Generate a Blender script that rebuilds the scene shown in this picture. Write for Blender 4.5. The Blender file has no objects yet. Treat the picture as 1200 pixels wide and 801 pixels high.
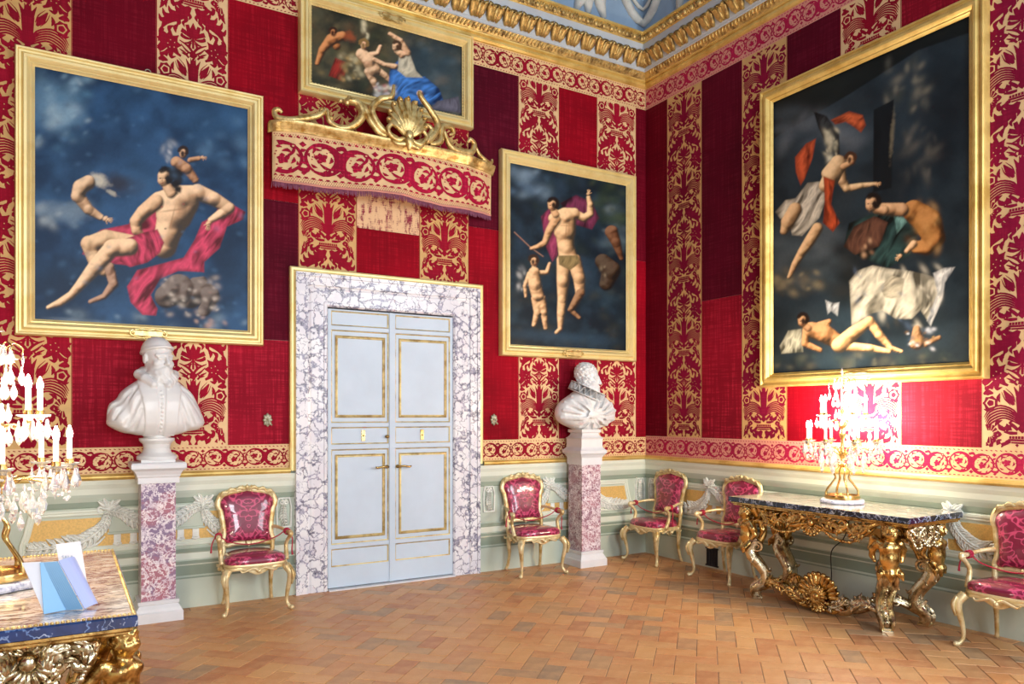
import bpy, bmesh, math, random
import numpy as np
from math import sin, cos, pi, radians, sqrt, atan2
from mathutils import Vector, Matrix

# ------------------------------------------------------------------ camera, world, lights, exposure
scene = bpy.context.scene
COL = scene.collection
VIEW_ANGLE = radians(30.7)
CAM = Vector((-6.022, -6.978, 1.65))
cam_data = bpy.data.cameras.new('camera')
cam_data.sensor_width = 36.0
cam_data.lens = 36.0 * 880.0 / 1200.0
cam_data.shift_y = (486.0 - 400.5) / 1200.0
cam_data.clip_start = 0.05
camera = bpy.data.objects.new('camera', cam_data)
camera.location = CAM
camera.rotation_euler = (radians(90), 0, -VIEW_ANGLE)
COL.objects.link(camera)
scene.camera = camera

world = bpy.data.worlds.new('room_daylight')
world.use_nodes = True
wbg = world.node_tree.nodes['Background']
wbg.inputs[0].default_value = (0.84, 0.91, 1.0, 1)
wbg.inputs[1].default_value = 0.41
scene.world = world


def area_light(name, loc, target, sx, sy, power, color):
    ld = bpy.data.lights.new(name, 'AREA')
    ld.shape = 'RECTANGLE'
    ld.size, ld.size_y = sx, sy
    ld.energy = power
    ld.color = color
    o = bpy.data.objects.new(name, ld)
    o.location = loc
    o.rotation_euler = (Vector(target) - Vector(loc)).to_track_quat('-Z', 'Y').to_euler()
    COL.objects.link(o)
    return o


area_light('window_daylight', (-0.25, -6.7, 2.9), (-4.2, -0.6, 1.3), 1.9, 3.4, 130, (0.86, 0.93, 1.0))
area_light('window_daylight', (-0.25, -9.6, 2.9), (-4.6, -0.6, 1.6), 1.9, 3.4, 120, (0.86, 0.93, 1.0))
area_light('window_daylight', (-5.2, -11.5, 3.3), (-2.6, 0, 2.6), 2.2, 3.4, 300, (0.88, 0.94, 1.0))

vs = scene.view_settings
vs.view_transform = 'Standard'
vs.look = 'None'
vs.exposure = 0.42
vs.gamma = 1.0
vs.use_curve_mapping = False

random.seed(7)
rng = np.random.default_rng(11)

# ------------------------------------------------------------------ materials
MATS = {}


def new_mat(name):
    m = bpy.data.materials.new(name)
    m.use_nodes = True
    nt = m.node_tree
    b = nt.nodes['Principled BSDF']
    MATS[name] = m
    return m, nt, b


def setp(b, **kw):
    names = dict(rough='Roughness', metal='Metallic', coat='Coat Weight', coat_rough='Coat Roughness',
                 sheen='Sheen Weight', sheen_rough='Sheen Roughness', ior='IOR', trans='Transmission Weight',
                 spec='Specular IOR Level', emit='Emission Strength')
    for k, v in kw.items():
        b.inputs[names[k]].default_value = v


def C(c):
    return (c[0], c[1], c[2], 1.0)


def hexc(h):
    out = []
    for i in (0, 2, 4):
        s = int(h[i:i + 2], 16) / 255.0
        out.append(s / 12.92 if s <= 0.04045 else ((s + 0.055) / 1.055) ** 2.4)
    return tuple(out)


def node(nt, kind, **inputs):
    n = nt.nodes.new(kind)
    for k, v in inputs.items():
        n.inputs[k].default_value = v
    return n


def coords(nt, scale=(1, 1, 1), kind='Object'):
    tc = nt.nodes.new('ShaderNodeTexCoord')
    mp = nt.nodes.new('ShaderNodeMapping')
    mp.inputs['Scale'].default_value = scale
    nt.links.new(tc.outputs[kind], mp.inputs['Vector'])
    return mp.outputs[0]


def noise(nt, vec, scale, detail=3, rough=0.55, dist=0.0):
    n = nt.nodes.new('ShaderNodeTexNoise')
    n.inputs['Scale'].default_value = scale
    n.inputs['Detail'].default_value = detail
    n.inputs['Roughness'].default_value = rough
    n.inputs['Distortion'].default_value = dist
    if vec is not None:
        nt.links.new(vec, n.inputs['Vector'])
    return n


def ramp(nt, fac, stops, interp='LINEAR'):
    r = nt.nodes.new('ShaderNodeValToRGB')
    r.color_ramp.interpolation = interp
    els = r.color_ramp.elements
    while len(els) > 1:
        els.remove(els[-1])
    els[0].position, els[0].color = stops[0][0], C(stops[0][1])
    for p, c in stops[1:]:
        e = els.new(p)
        e.color = C(c)
    nt.links.new(fac, r.inputs[0])
    return r.outputs[0]


def mix(nt, fac, a, b, mode='MIX'):
    m = nt.nodes.new('ShaderNodeMix')
    m.data_type = 'RGBA'
    m.blend_type = mode
    for sock, val in ((m.inputs[0], fac), (m.inputs[6], a), (m.inputs[7], b)):
        if isinstance(val, (int, float)):
            sock.default_value = val
        elif isinstance(val, tuple):
            sock.default_value = C(val)
        else:
            nt.links.new(val, sock)
    return m.outputs[2]


def bump(nt, b, height, strength=0.3, dist=0.01):
    n = nt.nodes.new('ShaderNodeBump')
    n.inputs['Strength'].default_value = strength
    n.inputs['Distance'].default_value = dist
    nt.links.new(height, n.inputs['Height'])
    nt.links.new(n.outputs[0], b.inputs['Normal'])


def plain(name, col, var=0.0, scale=6, bump_s=0.0, bump_scale=40, **kw):
    m, nt, b = new_mat(name)
    b.inputs['Base Color'].default_value = C(col)
    if var:
        v = coords(nt)
        n = noise(nt, v, scale, 4)
        lo = tuple(c * (1 - var) for c in col)
        hi = tuple(min(1, c * (1 + var)) for c in col)
        nt.links.new(ramp(nt, n.outputs[0], [(0.3, lo), (0.7, hi)]), b.inputs['Base Color'])
    if bump_s:
        v = coords(nt)
        n = noise(nt, v, bump_scale, 3)
        bump(nt, b, n.outputs[0], bump_s, 0.004)
    setp(b, **kw)
    return m


def gold_mat(name, light, dark, rough, metal, scale=9.0, bump_s=0.25, bump_scale=60):
    m, nt, b = new_mat(name)
    v = coords(nt)
    n = noise(nt, v, scale, 5, 0.6)
    nt.links.new(ramp(nt, n.outputs[0], [(0.34, dark), (0.56, light)]), b.inputs['Base Color'])
    n2 = noise(nt, v, bump_scale, 3)
    bump(nt, b, n2.outputs[0], bump_s, 0.004)
    setp(b, rough=rough, metal=metal)
    return m


gold_mat('frame_gilding', hexc('F0DC9C'), hexc('E6CB84'), 0.42, 0.40, 5.0, 0.08)
gold_mat('deep_frame_gilding', hexc('E6C878'), hexc('C8A252'), 0.40, 0.5, 5.0, 0.08)
gold_mat('old_gilding', hexc('E8CE8C'), hexc('AE8640'), 0.36, 0.65, 14.0, 0.5, 45)
gold_mat('table_gilding', hexc('E6C27A'), hexc('7C5628'), 0.27, 1.0, 16.0, 0.5, 55)
gold_mat('table_silvered_gilding', hexc('E0D2B0'), hexc('7C6340'), 0.25, 1.0, 16.0, 0.5, 55)
gold_mat('chair_gilding', hexc('EBDAAA'), hexc('BE9C58'), 0.38, 0.42, 10.0, 0.35, 60)
gold_mat('cornice_gilding', hexc('D8B872'), hexc('80643A'), 0.42, 0.55, 12.0, 0.4, 50)
gold_mat('door_gilding', hexc('D8C48C'), hexc('A48A54'), 0.42, 0.4, 12.0, 0.2)
gold_mat('brass', hexc('D2B274'), hexc('9A783C'), 0.25, 1.0, 8.0, 0.1)


def velvet_mat(name, col, worn, wear=0.5):
    m, nt, b = new_mat(name)
    v = coords(nt)
    weave = noise(nt, coords(nt, (1.5, 1.5, 26)), 2.2, 4, 0.6)
    weave2 = noise(nt, coords(nt, (30, 30, 1.2)), 2.0, 3, 0.6)
    big = noise(nt, v, 1.1, 3, 0.5)
    spots = noise(nt, v, 14, 5, 0.75)
    dark = tuple(c * 0.62 for c in col)
    base = ramp(nt, big.outputs[0], [(0.34, dark), (0.62, col)])
    m1 = nt.nodes.new('ShaderNodeMath'); m1.operation = 'MULTIPLY'
    nt.links.new(weave.outputs[0], m1.inputs[0]); nt.links.new(weave2.outputs[0], m1.inputs[1])
    f1 = ramp(nt, m1.outputs[0], [(0.24, (0, 0, 0)), (0.42, (wear,) * 3)])
    c1 = mix(nt, f1, base, tuple(min(1, c * 1.9 + 0.012) for c in col))
    f2 = ramp(nt, spots.outputs[0], [(0.71, (0, 0, 0)), (0.80, (wear,) * 3)])
    c2 = mix(nt, f2, c1, worn)
    nt.links.new(c2, b.inputs['Base Color'])
    n3 = noise(nt, v, 160, 2)
    bump(nt, b, n3.outputs[0], 0.25, 0.002)
    setp(b, rough=0.75, sheen=0.15, sheen_rough=0.35, spec=0.12)
    b.inputs['Sheen Tint'].default_value = C(tuple(min(1, c * 2.2) for c in col))
    return m


velvet_mat('velvet_crimson', hexc('96001A'), hexc('C9607A'), 0.35)
velvet_mat('velvet_dark', hexc('6C001A'), hexc('B4566E'), 0.4)
velvet_mat('velvet_maroon', hexc('5A021E'), hexc('B05A78'), 0.4)
velvet_mat('velvet_worn', hexc('941028'), hexc('D98AA0'), 0.7)
velvet_mat('pile_crimson', hexc('9A0F2B'), hexc('C05A70'), 0.25)
velvet_mat('pile_plum', hexc('8A1038'), hexc('B05078'), 0.25)
velvet_mat('pile_pink', hexc('B4224E'), hexc('D87090'), 0.3)
plain('damask_ground', hexc('E0BC88'), 0.10, 7, 0.3, 220, rough=0.55, sheen=0.3)
plain('damask_ground_gold', hexc('CDA25E'), 0.12, 7, 0.3, 220, rough=0.5, sheen=0.3)
plain('border_ground_pink', hexc('D08A78'), 0.10, 7, 0.3, 220, rough=0.55, sheen=0.3)
plain('fringe_cord', hexc('8A5068'), 0.25, 40, 0.5, 120, rough=0.8)

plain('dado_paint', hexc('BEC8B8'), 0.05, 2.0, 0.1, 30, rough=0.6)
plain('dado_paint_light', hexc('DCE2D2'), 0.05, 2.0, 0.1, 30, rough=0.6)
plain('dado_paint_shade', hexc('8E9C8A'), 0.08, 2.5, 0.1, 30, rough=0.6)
plain('dado_relief', hexc('E4E6DE'), 0.14, 22, 0.3, 60, rough=0.6)
plain('dado_gold_field', hexc('DDB56A'), 0.16, 90, 0.4, 160, rough=0.5, metal=0.15)
plain('door_paint', hexc('C3D3E2'), 0.05, 3.0, 0.1, 30, rough=0.42)
plain('door_gap', hexc('2A2A2C'), rough=0.8)
plain('cornice_stone', hexc('B9C1C6'), 0.08, 5, 0.2, 40, rough=0.6)
plain('vault_fresco', hexc('8DA6BE'), 0.16, 1.6, 0.1, 30, rough=0.75)
plain('vault_grisaille', hexc('C2C4BE'), 0.16, 9, 0.2, 30, rough=0.7)
plain('white_marble', hexc('DBDCDC'), 0.04, 5, 0.08, 60, rough=0.32, spec=0.5)
plain('pedestal_marble', hexc('D9DBDF'), 0.05, 7, 0.08, 60, rough=0.35, spec=0.5)
plain('silk_cord', hexc('B0183C'), 0.15, 60, 0.5, 200, rough=0.55)
plain('bronze_dark', hexc('B4B096'), 0.3, 30, 0.4, 60, rough=0.45, metal=0.3)


def marble(name, base, vein, vein2, scale, width, patch=None, patch_scale=3.0, rough=0.2, stretch=(1, 1, 1), coat=0.0, distort=0.35):
    m, nt, b = new_mat(name)
    v = coords(nt, stretch)
    wob = noise(nt, v, scale * 0.9, 4, 0.6)
    vm = nt.nodes.new('ShaderNodeVectorMath'); vm.operation = 'MULTIPLY_ADD'
    nt.links.new(wob.outputs['Color'], vm.inputs[0])
    vm.inputs[1].default_value = (distort,) * 3
    nt.links.new(v, vm.inputs[2])
    vor = nt.nodes.new('ShaderNodeTexVoronoi'); vor.feature = 'DISTANCE_TO_EDGE'
    vor.inputs['Scale'].default_value = scale
    nt.links.new(vm.outputs[0], vor.inputs['Vector'])
    thick = noise(nt, v, scale * 0.6, 3)
    dv = nt.nodes.new('ShaderNodeMath'); dv.operation = 'DIVIDE'
    nt.links.new(vor.outputs['Distance'], dv.inputs[0])
    tr = ramp(nt, thick.outputs[0], [(0.35, (0.15,) * 3), (0.65, (1.6,) * 3)])
    nt.links.new(tr, dv.inputs[1])
    f = ramp(nt, dv.outputs[0], [(0.0, (1, 1, 1)), (width, (0, 0, 0))])
    col = base
    if patch:
        pn = noise(nt, v, patch_scale, 5, 0.65, 0.6)
        f2 = ramp(nt, pn.outputs[0], [(0.44, (0, 0, 0)), (0.54, (1, 1, 1))])
        col = mix(nt, f2, base, patch)
    vc = noise(nt, v, scale * 1.7, 3)
    veins = mix(nt, ramp(nt, vc.outputs[0], [(0.42, (0, 0, 0)), (0.6, (1, 1, 1))]), vein, vein2)
    nt.links.new(mix(nt, f, col, veins), b.inputs['Base Color'])
    setp(b, rough=rough, coat=coat, coat_rough=0.08)
    return m


marble('door_marble', hexc('EDEDF0'), hexc('4E4C68'), hexc('8F8DA8'), 10.0, 0.13, hexc('E2E1E8'), 4.0, 0.22, distort=0.22)
marble('pedestal_breccia', hexc('A86B7A'), hexc('F4EEF0'), hexc('DDD0DC'), 12.0, 0.17, hexc('857090'), 3.2, 0.28, distort=0.30)
marble('pedestal_breccia_pale', hexc('A87884'), hexc('F4EEF0'), hexc('DFD2DA'), 15.0, 0.20, hexc('8E6676'), 4.0, 0.28, distort=0.35)
marble('table_top_marble', hexc('A8A08C'), hexc('EDE8DA'), hexc('6E685E'), 7.0, 0.34, hexc('8E887A'), 4.0, 0.12, (1, 2.2, 1), 0.6, 0.6)
marble('table_top_brown_marble', hexc('DCCDBA'), hexc('3E3230'), hexc('8A7264'), 8.0, 0.22, hexc('F2ECE2'), 5.0, 0.12, (3.0, 0.7, 1), 0.6, 0.5)
marble('table_edge_marble', hexc('18223A'), hexc('D6DAE4'), hexc('7888A8'), 10.0, 0.075, hexc('101624'), 3.0, 0.12, (1, 1, 1), 0.6, 0.35)
marble('table_edge_blue_marble', hexc('1C3A70'), hexc('D0DCF0'), hexc('6F90C4'), 7.0, 0.10, hexc('142A54'), 3.0, 0.12, (1, 1, 1), 0.6, 0.6)
marble('candelabrum_base_marble', hexc('C4C8D8'), hexc('7C84A8'), hexc('E6E8F0'), 14.0, 0.2, None, 3.0, 0.2)


def brick_mat(name, per_island):
    m, nt, b = new_mat(name)
    if per_island:
        g = nt.nodes.new('ShaderNodeNewGeometry')
        rnd = g.outputs['Random Per Island']
    else:
        g = nt.nodes.new('ShaderNodeObjectInfo')
        rnd = g.outputs['Random']
    col = ramp(nt, rnd, [(0.0, hexc('A86A44')), (0.12, hexc('C48A58')), (0.28, hexc('CE9C64')), (0.42, hexc('BE8052')), (0.55, hexc('C99058')),
                         (0.68, hexc('B28A60')), (0.80, hexc('8E7862')), (0.86, hexc('C28650')), (1.0, hexc('B06E46'))])
    v = coords(nt)
    n = noise(nt, v, 8, 5, 0.65)
    n2 = noise(nt, v, 70, 4, 0.7)
    c1 = mix(nt, ramp(nt, n.outputs[0], [(0.35, (0, 0, 0)), (0.7, (0.55,) * 3)]), col, hexc('DCAE7C'))
    c2 = mix(nt, ramp(nt, n2.outputs[0], [(0.55, (0, 0, 0)), (0.72, (0.55,) * 3)]), c1, hexc('7E6248'))
    nt.links.new(c2, b.inputs['Base Color'])
    bump(nt, b, n2.outputs[0], 0.3, 0.003)
    setp(b, rough=0.42, spec=0.4)
    return m


brick_mat('brick_paving', False)
brick_mat('brick_paving_far', True)
plain('floor_mortar', hexc('8E7660'), 0.2, 20, rough=0.8)

# ------------------------------------------------------------------ mesh builder
class MB:
    def __init__(self):
        self.v, self.f, self.m = [], [], []
        self.mi = 0

    def add(self, verts, faces):
        n = len(self.v)
        self.v.extend([tuple(p) for p in verts])
        self.f.extend([tuple(i + n for i in fc) for fc in faces])
        self.m.extend([self.mi] * len(faces))
        return self

    def box(self, x0, x1, y0, y1, z0, z1, bev=0.0):
        if bev <= 0:
            vs_ = [(x, y, z) for z in (z0, z1) for y in (y0, y1) for x in (x0, x1)]
            return self.add(vs_, [(0, 2, 3, 1), (4, 5, 7, 6), (0, 1, 5, 4), (2, 6, 7, 3), (0, 4, 6, 2), (1, 3, 7, 5)])
        b = bev
        rings = [(z0, b), (z0 + b, 0), (z1 - b, 0), (z1, b)]
        vs_ = []
        for z, i in rings:
            vs_ += [(x0 + i, y0 + i, z), (x1 - i, y0 + i, z), (x1 - i, y1 - i, z), (x0 + i, y1 - i, z)]
        fc = [(3, 2, 1, 0), (12, 13, 14, 15)]
        for r in range(3):
            for k in range(4):
                a, c = r * 4 + k, r * 4 + (k + 1) % 4
                fc.append((a, c, c + 4, a + 4))
        return self.add(vs_, fc)

    def loft(self, rings, closed=True, caps=True):
        n = len(rings[0])
        vs_ = [p for r in rings for p in r]
        fc = []
        for i in range(len(rings) - 1):
            for k in range(n if closed else n - 1):
                a, b = i * n + k, i * n + (k + 1) % n
                fc.append((a, b, b + n, a + n))
        if caps and closed:
            fc.append(tuple(reversed(range(n))))
            fc.append(tuple(range((len(rings) - 1) * n, len(rings) * n)))
        return self.add(vs_, fc)

    def lathe(self, prof, n=24, c=(0, 0, 0), lobes=0, amp=0.0):
        rings = []
        for r, z in prof:
            rings.append([(c[0] + (r * (1 + (amp * cos(lobes * t) if lobes else 0))) * cos(t),
                           c[1] + (r * (1 + (amp * cos(lobes * t) if lobes else 0))) * sin(t), c[2] + z)
                          for t in [2 * pi * k / n for k in range(n)]])
        return self.loft(rings)

    def sqlathe(self, prof, c=(0, 0), depth=None):
        """square section stack: prof of (half width, z)"""
        rings = []
        for w, z in prof:
            d = w if depth is None else w + depth
            rings.append([(c[0] - w, c[1] - d, z), (c[0] + w, c[1] - d, z), (c[0] + w, c[1] + d, z), (c[0] - w, c[1] + d, z)])
        return self.loft(rings)

    def tube(self, pts, rad, n=8, flat=None, up=None, caps=True):
        pts = [Vector(p) for p in pts]
        m = len(pts)
        if isinstance(rad, (int, float)):
            rad = [rad] * m
        elif len(rad) != m:
            rad = list(np.interp(np.linspace(0, 1, m), np.linspace(0, 1, len(rad)), rad))
        if flat is None:
            flat = [1.0] * m
        elif isinstance(flat, (int, float)):
            flat = [flat] * m
        t0 = (pts[1] - pts[0]).normalized()
        ref = Vector(up) if up else (Vector((0, 0, 1)) if abs(t0.z) < 0.9 else Vector((1, 0, 0)))
        nx = (ref - t0 * ref.dot(t0)).normalized()
        rings = []
        for i, p in enumerate(pts):
            t = (pts[min(i + 1, m - 1)] - pts[max(i - 1, 0)])
            t = t.normalized() if t.length > 1e-9 else t0
            if up:
                q = Vector(up)
                nx2 = q - t * q.dot(t)
                nx = nx2.normalized() if nx2.length > 1e-4 else nx
            else:
                nx2 = nx - t * nx.dot(t)
                nx = nx2.normalized() if nx2.length > 1e-6 else nx
            ny = t.cross(nx)
            r = rad[i]
            rings.append([p + nx * (r * flat[i] * cos(a)) + ny * (r * sin(a)) for a in [2 * pi * k / n for k in range(n)]])
        return self.loft(rings, True, caps)

    def ball(self, c, r, n=10, m=7, rot=None):
        if isinstance(r, (int, float)):
            r = (r, r, r)
        vs_ = []
        for i in range(1, m):
            ph = pi * i / m
            for k in range(n):
                t = 2 * pi * k / n
                vs_.append(Vector((r[0] * sin(ph) * cos(t), r[1] * sin(ph) * sin(t), r[2] * cos(ph))))
        vs_ += [Vector((0, 0, r[2])), Vector((0, 0, -r[2]))]
        if rot is not None:
            vs_ = [rot @ q for q in vs_]
        vs_ = [q + Vector(c) for q in vs_]
        fc = []
        for i in range(m - 2):
            for k in range(n):
                a, b = i * n + k, i * n + (k + 1) % n
                fc.append((a, a + n, b + n, b))
        top, bot = (m - 1) * n, (m - 1) * n + 1
        for k in range(n):
            fc.append((top, k, (k + 1) % n))
            fc.append((bot, (m - 2) * n + (k + 1) % n, (m - 2) * n + k))
        return self.add(vs_, fc)

    def leaf(self, pts, widths, normal, thick=0.006, cup=0.3):
        """a curled leaf along pts; widths half-width per point; normal = facing side"""
        pts = [Vector(p) for p in pts]
        m = len(pts)
        if len(widths) != m:
            widths = list(np.interp(np.linspace(0, 1, m), np.linspace(0, 1, len(widths)), widths))
        nn = Vector(normal)
        rings = []
        for i, p in enumerate(pts):
            t = (pts[min(i + 1, m - 1)] - pts[max(i - 1, 0)]).normalized()
            s = t.cross(nn)
            s = s.normalized() if s.length > 1e-5 else Vector((1, 0, 0))
            nl = s.cross(t).normalized()
            w = widths[i]
            rings.append([p - s * w - nl * (w * cup), p + nl * (thick * 0.4), p - s * (w * .5) + nl * (thick * 1.2), p + nl * thick * 0.5,
                          p + s * (w * .5) + nl * (thick * 1.2), p + s * w - nl * (w * cup), p - nl * thick])
            r_ = rings[-1]
            rings[-1] = [r_[0], r_[2], r_[3], r_[4], r_[5], r_[6]]
        return self.loft(rings)

    def xform(self, M, start=0):
        for i in range(start, len(self.v)):
            self.v[i] = tuple(M @ Vector(self.v[i]))
        return self

    def merge(self, other, M=None):
        vs_ = [tuple(M @ Vector(p)) for p in other.v] if M is not None else other.v
        return self.add(vs_, other.f)

    def mesh(self, name, mats, smooth=False):
        me = bpy.data.meshes.new(name)
        me.from_pydata(self.v, [], self.f)
        if not isinstance(mats, (list, tuple)):
            mats = [mats]
        for mm in mats:
            me.materials.append(MATS[mm])
        if len(mats) > 1:
            me.polygons.foreach_set('material_index', self.m)
        if smooth:
            me.polygons.foreach_set('use_smooth', [True] * len(me.polygons))
            if smooth is not True:
                try:
                    me.set_sharp_from_angle(angle=radians(smooth))
                except Exception:
                    pass
        me.update()
        return me

    def obj(self, name, mats, parent=None, smooth=False, loc=None, rotz=None):
        return link(name, self.mesh(name, mats, smooth), parent, loc, rotz)


def link(name, data, parent=None, loc=None, rotz=None):
    o = bpy.data.objects.new(name, data)
    COL.objects.link(o)
    if parent is not None:
        o.parent = parent
    if loc is not None:
        o.location = loc
    if rotz is not None:
        o.rotation_euler = (0, 0, rotz)
    return o


def tag(o, label=None, cat=None, group=None, kind=None):
    if label:
        o['label'] = label
    if cat:
        o['category'] = cat
    if group:
        o['group'] = group
    if kind:
        o['kind'] = kind
    return o


def thing(name, label, cat, loc=(0, 0, 0), rotz=0.0, group=None):
    o = bpy.data.objects.new(name, None)
    o.empty_display_size = 0.1
    COL.objects.link(o)
    o.location = loc
    o.rotation_euler = (0, 0, rotz)
    return tag(o, label, cat, group)


def copy_tree(o, parent=None):
    c = o.copy()
    COL.objects.link(c)
    if parent is not None:
        c.parent = parent
    for ch in list(o.children):
        copy_tree(ch, c)
    return c


def bez(pts, n=16):
    """Catmull-Rom through the points"""
    P = [Vector(p) for p in pts]
    P = [P[0] * 2 - P[1]] + P + [P[-1] * 2 - P[-2]]
    out = []
    seg = len(P) - 3
    for s in range(seg):
        p0, p1, p2, p3 = P[s:s + 4]
        k = max(2, n // seg)
        for i in range(k):
            t = i / k
            out.append(0.5 * ((2 * p1) + (p2 - p0) * t + (2 * p0 - 5 * p1 + 4 * p2 - p3) * t * t + (3 * p1 - p0 - 3 * p2 + p3) * t ** 3))
    out.append(P[-2])
    return out


def spiral(c, r0, r1, a0, turns, n=18, plane='xz'):
    out = []
    for i in range(n + 1):
        t = i / n
        r = r0 + (r1 - r0) * t
        a = a0 + turns * 2 * pi * t
        u, w = r * cos(a), r * sin(a)
        if plane == 'xz':
            out.append(Vector((c[0] + u, c[1], c[2] + w)))
        elif plane == 'yz':
            out.append(Vector((c[0], c[1] + u, c[2] + w)))
        else:
            out.append(Vector((c[0] + u, c[1] + w, c[2])))
    return out


# ------------------------------------------------------------------ flat ornament (velvet pile on a woven ground)
FAT = 1.0


class Orn:
    """2D strokes; each is a ribbon with varying width, raised a hair above the cloth"""

    def __init__(self):
        self.rib, self.poly = [], []

    def s(self, pts, w, n=8, layer=0):
        P = bez([(p[0], p[1], 0) for p in pts], n)
        m = len(P)
        ws = np.interp(np.linspace(0, 1, m), np.linspace(0, 1, len(w)), w) * FAT
        L_, R_ = [], []
        for i, p in enumerate(P):
            t = P[min(i + 1, m - 1)] - P[max(i - 1, 0)]
            t = t.normalized() if t.length > 1e-9 else Vector((1, 0, 0))
            q = Vector((-t.y, t.x, 0)) * float(ws[i])
            L_.append(((p + q).x, (p + q).y))
            R_.append(((p - q).x, (p - q).y))
        self.rib.append((L_, R_, layer))
        return self

    def blob(self, c, r, jag=0.0, k=0, n=14, layer=0, rot=0.0, sy=1.0):
        pts = []
        n = max(n, k * 2)
        for i in range(n):
            a = 2 * pi * i / n + rot
            rr = r * (1 + (jag if i % 2 == 0 else -jag)) if k else r
            pts.append((c[0] + rr * cos(a), c[1] + rr * sin(a) * sy))
        self.poly.append((c, pts, layer))
        return self

    def mirrored(self):
        o = Orn()
        o.rib = list(self.rib)
        o.poly = list(self.poly)
        for L_, R_, l in self.rib:
            if all(abs(a[0] + b[0]) < 0.004 for a, b in zip(L_, R_)):
                continue
            o.rib.append(([(-x, y) for x, y in R_], [(-x, y) for x, y in L_], l))
        for c, pts, l in self.poly:
            if abs(c[0]) < 0.004:
                continue
            pts = pts[::-1]
            o.poly.append(((-c[0], c[1]), [(-x, y) for x, y in pts], l))
        return o

    def to(self, mb, fn, clip=None):
        """fn(u, v, layer) -> 3D point; clip(u,v) True keeps the piece"""
        for idx, (L_, R_, l) in enumerate(self.rib):
            mb.mi = l
            l = l + 0.004 * idx
            n = len(L_)
            vs_ = []
            for a, b in zip(L_, R_):
                vs_ += [fn(a[0], a[1], l), fn(b[0], b[1], l)]
            fc = [(2 * i, 2 * i + 1, 2 * i + 3, 2 * i + 2) for i in range(n - 1)]
            if clip:
                fc = [q for q in fc if all(clip(*((L_ if k % 2 == 0 else R_)[k // 2])) for k in q)]
            mb.add(vs_, fc)
        for idx, (c, pts, l) in enumerate(self.poly):
            mb.mi = l
            l = l + 0.002 + 0.004 * idx
            if clip and not all(clip(*p) for p in pts):
                continue
            vs_ = [fn(c[0], c[1], l)] + [fn(p[0], p[1], l) for p in pts]
            n = len(pts)
            mb.add(vs_, [(0, 1 + i, 1 + (i + 1) % n) for i in range(n)])
        mb.mi = 0


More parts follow.
